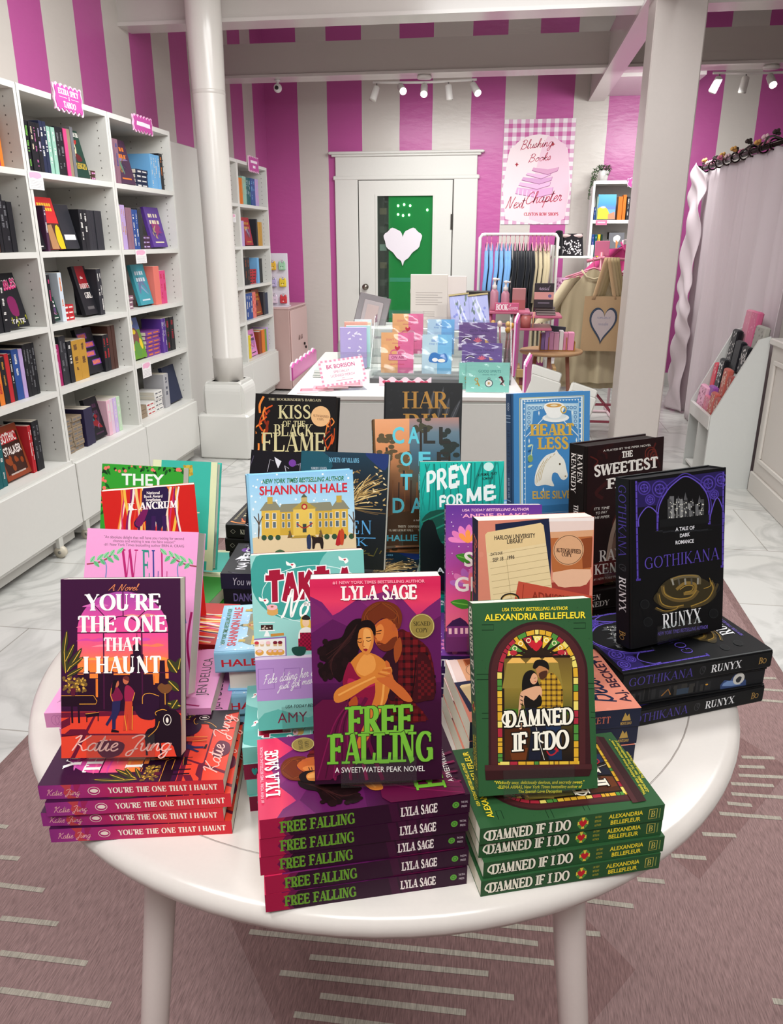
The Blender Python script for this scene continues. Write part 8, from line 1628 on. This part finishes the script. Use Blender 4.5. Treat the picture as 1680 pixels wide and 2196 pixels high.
for k in range(4):
    T = thing('tote_bag', ('tan tote bag with a white heart outlined in navy', 'tan tote bag right behind the heart tote', 'tan tote bag third back on the pink stand', 'rearmost tan tote bag on the pink stand')[k], 'bag', (.665+.022*k, 5.56+.022*k, .655), -.05, 'tan tote bags on the pink stand')
    c = lin(('#b99b77', '#b09a77', '#a8946f', '#a08c67')[k]); m = MB(); w, h = .265, .365
    for s in (-1, 1): m.grid(lambda u, v: ((u-.5)*w*(1-.04*v), s*(.007*math.sin(PI*u)+.0015)-.003*math.sin(8*u+3*v), h*v), 16, 12, c)
    if k == 0:
        hp = [(.52+.0215*16*math.sin(t)**3+.03*math.cos(t), .52+.0235*(13*math.cos(t)-5*math.cos(2*t)-2*math.cos(3*t)-math.cos(4*t))) for t in [2*PI*q/48 for q in range(48)]]
        a = Art(); a.poly(hp, '#3f4a5c'); a.poly([(.53+(x-.53)*.86, .53+(y-.53)*.86) for x, y in hp], '#c0b3b4'); a.text('romance', .36, .6, .7, .66, 'script', '#8c8aa0'); a.text('reader', .4, .48, .66, .54, 'script', '#8c8aa0')
        a.emit(m, lambda u, v, q: ((u-.5)*w, -.0125-q*2, h*v))
    m.obj('bag_body', 'cloth', T)
    m = MB()
    for s in (-1, 1): m.grid(lambda u, v: ((-.075 if u < .5 else .075)*(1-.86*v)*(1 if 0 else 1)+(.012 if int(u*3) % 2 else -.012), s*.006*(1-v)+.0*u, h-.02+.27*v), 3, 8, c) if 0 else None
    for s in (-1, 1):
        for sx in (-1, 1): m.grid(lambda u, v: (sx*.07*(1-.9*v)+(u-.5)*.024, s*.006, h-.02+.27*v), 2, 8, c, 0, .0015)
    m.obj('strap', 'cloth', T)
solid('paper_fan', lambda m: m.box(-.05, .05, 0, .006, 0, .10, '#d8789a', 0, .002), 'matte_board', 'pink card tag standing at the top of the garment stand', 'tag', (.66, 5.88, 1.275))
o = tee('#b43a72', .42, .15, 9).obj('blouse', 'cloth'); o.location = (.93, 6.45, 1.35); o.rotation_euler = (0, .25, .2); tag(o, 'magenta blouse hanging partly behind the square column', 'blouse')
T = thing('folded_board', 'white folded board leaning in front of the magenta blouse', 'board', (.86, 6.3, 1.1)); m = MB(); m.box(-.03, .03, 0, .006, 0, .27, '#cfcdd2'); o = m.obj('board_sheet', 'matte_board', T); o.rotation_euler = (0, .75, 0)
T = thing('garment_rail', 'white garment rail carrying the magenta blouse behind the square column', 'rail', (.9, 6.56, 0)); m = MB(); m.tube([(0, .06, 0), (0, .06, 1.38), (.14, .06, 1.39)], .011, '#d4b8be', 10); m.tube([(-.14, .06, .012), (.16, .06, .012)], .011, '#d4b8be', 10); m.tube([(0, -.15, .012), (0, .25, .012)], .011, '#d4b8be', 10); m.obj('rail_tube', 'satin_plastic', T)
# ------------------------------------------------------------------ changing room: curtain on a dark ornate rod
T = thing('curtain_rod', 'dark wrought rod with finial holding the pale curtain', 'rod', (1.50, 7.02, 1.91))
m = MB(); m.tube([(0, 0, 0), (.0, -1, -.0), (.03, -2.42, -.0)], .017, '#2c2524', 12); m.obj('rod_bar', 'metal', T)
m = MB(); m.ball((0, .04, 0), .036, '#352c2a'); m.tube([(0, 0, 0), (0, .03, 0)], .022, '#352c2a', 12); m.obj('finial', 'metal', T)
for k in range(9):
    m = MB(); y = -.2-.2*k; m.tube([(.0+.002*k+.03*math.cos(a_), y, .03*math.sin(a_)) for a_ in [2*PI*q/12 for q in range(13)]], .005, '#3a302e', 6); m.obj('ring', 'metal', T)
T = thing('flower_garland', 'garland of small pink and gold flowers twined along the curtain rod', 'garland', (1.50, 6.95, 1.92))
rr = random.Random(8); m = MB(); m.tube([(.02*math.sin(k*.9), -.09*k, .012+.02*math.cos(k*1.3)) for k in range(22)], .006, '#2f2826', 6); m.obj('vine', 'foliage', T)
for k in range(16):
    m = MB(); p = (.025*math.sin(k*2.1), -.06-.115*k, .02+.02*math.cos(k*1.7))
    for q in range(5): m.ball((p[0]+.014*math.cos(q*1.26), p[1]+.014*math.sin(q*1.26), p[2]+.004*q), .011, ('#d8a45c', '#d77a9a', '#e6c0c8', '#3a2c2a')[k % 4], 0, 6)
    m.obj('flower', 'cloth', T)
m = MB()
def curt(u, v):
    y = 7.0-2.36*u; f = .055*math.sin(33*u+1.4*math.sin(2.2*v)+2*math.sin(7*u))+.022*math.sin(71*u+3*v)+.01*math.sin(150*u)
    top = 1.892; z = top*(1-v)+.012*v
    return (1.53+.0*u+.7*f*(.35+.65*v), y+.05*v*math.sin(20*u), z)
m.grid(curt, 150, 24, '#e2d6da', 0, .003); o = m.obj('curtain', 'sheer_cloth'); tag(o, 'floor-length pale pink curtain closing the changing room', 'curtain')
m = MB()
m.grid(lambda u, v: (1.485-.05*math.sin(PI*u)+.016*math.sin(21*v+7*u+1.5*math.sin(6*v))+.012*math.sin(43*v-9*u+2*math.sin(11*v)), 7.10-(.34+.10*v)*u-.02*math.sin(7*v+2), 1.865-1.845*v+.09*math.sin(PI*u)*(1-v)), 26, 120, '#efebec', 0, .003); o = m.obj('ruffled_curtain_trim', 'sheer_cloth'); tag(o, 'ruched white curtain panel at the leading edge of the changing room', 'curtain')
# ------------------------------------------------------------------ panelled white counter and sloped sock display on the right
T = thing('sales_counter', 'white panelled counter at the right edge of the photo', 'counter', (1.47, 4.54, 0))
m = MB(); m.box(0, .6, -1.9, 0, 0, .84, '#cdc6bf'); m.obj('cabinet_body', 'painted_white', T)
m = MB(); m.box(-.02, .62, -1.92, .01, .84, .875, '#d8d4ce', 0, .006); m.obj('countertop', 'painted_white', T)
m = MB(); m.box(-.016, 0, -1.9, 0, 0, .12, '#cfc9c2', 0, .004); m.obj('base_moulding', 'painted_white', T)
for k in range(3):
    y0 = -.08-.6*k; m = MB()
    for a_, b_, c_, d_ in ((y0-.5, y0, .74, .765), (y0-.5, y0, .19, .215), (y0-.025, y0, .215, .74), (y0-.5, y0-.475, .215, .74)): m.box(-.012, 0, a_, b_, c_, d_, '#d6d0c9', 0, .003)
    m.obj('panel_moulding', 'painted_white', T)
T = thing('sloped_display', 'white stepped display stand full of socks and pouches', 'display stand', (1.2, 4.56, 0))
prof = [(0, 0), (.26, 0), (.26, .88), (.20, .86), (.0, .42), (-.0, .38)]
for y in (0, .50): m = MB(); m.prism(prof, y, y+.018, '#cbccc9'); m.obj('side_panel', 'painted_white', T)
m = MB(); m.box(0, .26, .018, .50, .34, .36, '#d2d0cc'); m.box(-.004, .016, .018, .50, .345, .42, '#d4d2ce'); m.obj('lower_ledge', 'painted_white', T)
for k, (x, z) in enumerate(((.0, .36), (.07, .50), (.14, .65))): m = MB(); m.box(x+.06, x+.075, .018, .5, z, z+.14, '#d2d0cc'); m.box(x+.06, .26, .018, .5, z+.12, z+.135, '#d2d0cc'); m.obj('step', 'painted_white', T)
m = MB(); m.box(.01, .25, .018, .5, .03, .045, '#d2d0cc'); m.box(.0, .25, .25, .262, .045, .34, '#d2d0cc'); m.box(.24, .25, .018, .5, .045, .34, '#c9c7c3'); m.obj('cubby', 'painted_white', T)
def pouch(col, dot, n, w, h, t=.03, lab='', pos=(0, 0, 0), rz=0, tilt=-.25, cat='pouch', nm='zip_pouch'):
    m = MB(); m.box(0, t, -w/2, w/2, 0, h, col, 0, .008); rr = random.Random(n*3)
    for k in range(n):
        y, z = rr.uniform(-w/2+.012, w/2-.012), rr.uniform(.012, h-.012); m.add([(-.0006, y-.006, z), (-.0006, y, z-.008), (-.0006, y+.006, z), (-.0006, y, z+.008)], [[0, 1, 2, 3]], dot)
    o = m.obj(nm, 'cloth'); o.location = pos; o.rotation_euler = (0, -tilt, rz); tag(o, lab, cat, 'pouches and socks on the stepped display')
P0 = (1.2, 4.56)
SP = [('#d79ab4', '#8f3f62', 40, .15, .13, 'pink pouch with dark red dots at the far end of the lowest step', .02, .40, .361), ('#cf6f88', '#e2a0b0', 50, .12, .10, 'coral pink quilted pouch in the middle of the lowest step', .02, .27, .361), ('#b95a52', '#e6c4b0', 40, .09, .13, 'rust printed notebook at the near end of the lowest step', .02, .165, .361), ('#a04e4a', '#e0b8a4', 20, .07, .12, 'rust printed notebook beside the near side panel', .02, .07, .361), ('#8f4a9a', '#9a58a6', 4, .10, .09, 'plain purple pouch leaning on the coral one', .045, .30, .43), ('#c23a4c', '#e4b0b8', 8, .08, .13, 'red and white packet at the far end of the middle step', .085, .43, .496), ('#16151a', '#d9d4d2', 44, .10, .16, 'black pouch with white flecks on the middle step', .085, .32, .496), ('#b85c50', '#e8c8b4', 34, .09, .13, 'rust printed notebook on the middle step', .085, .20, .496), ('#9c4640', '#d8b09c', 20, .07, .11, 'dark rust notebook beside it on the middle step', .085, .09, .496), ('#17161b', '#cfcac8', 24, .10, .17, 'black flecked sock pack at the far end of the top step', .155, .40, .646), ('#15141c', '#25242c', 6, .11, .13, 'plain black sock pack on the top step', .155, .28, .646), ('#16151a', '#d5d0ce', 34, .11, .12, 'black and white flecked sock pack nearest the side panel', .155, .13, .646), ('#c4788e', '#d894a8', 10, .11, .15, 'rose pink plush folded over the top of the stepped display', .215, .38, .79), ('#c05c80', '#d88aa4', 12, .10, .15, 'deeper pink plush beside the rose one at the top', .215, .26, .79), ('#9d9a92', '#5c5a56', 10, .15, .10, 'grey pouch at the near top of the stepped display', .215, .11, .79)]
for k, (c, dt, n, w, h, lb, dx, dy, z) in enumerate(SP): pouch(c, dt, n, w*1.12, h*1.35, .036, lb, (P0[0]+dx, P0[1]+dy, z+.001), 0, -.12 if k < 5 else -.1)
def fn(m): m.tube([(0, 0, 0), (.03, 0, -.05), (.02, -.01, -.16), (.06, 0, -.22)], .005, '#3a3234', 8)
solid('ceiling_cable', fn, 'satin_plastic', 'dark cable hanging on the pink stripe above the back beam', 'cable', (.10, 8.08, 3.02))
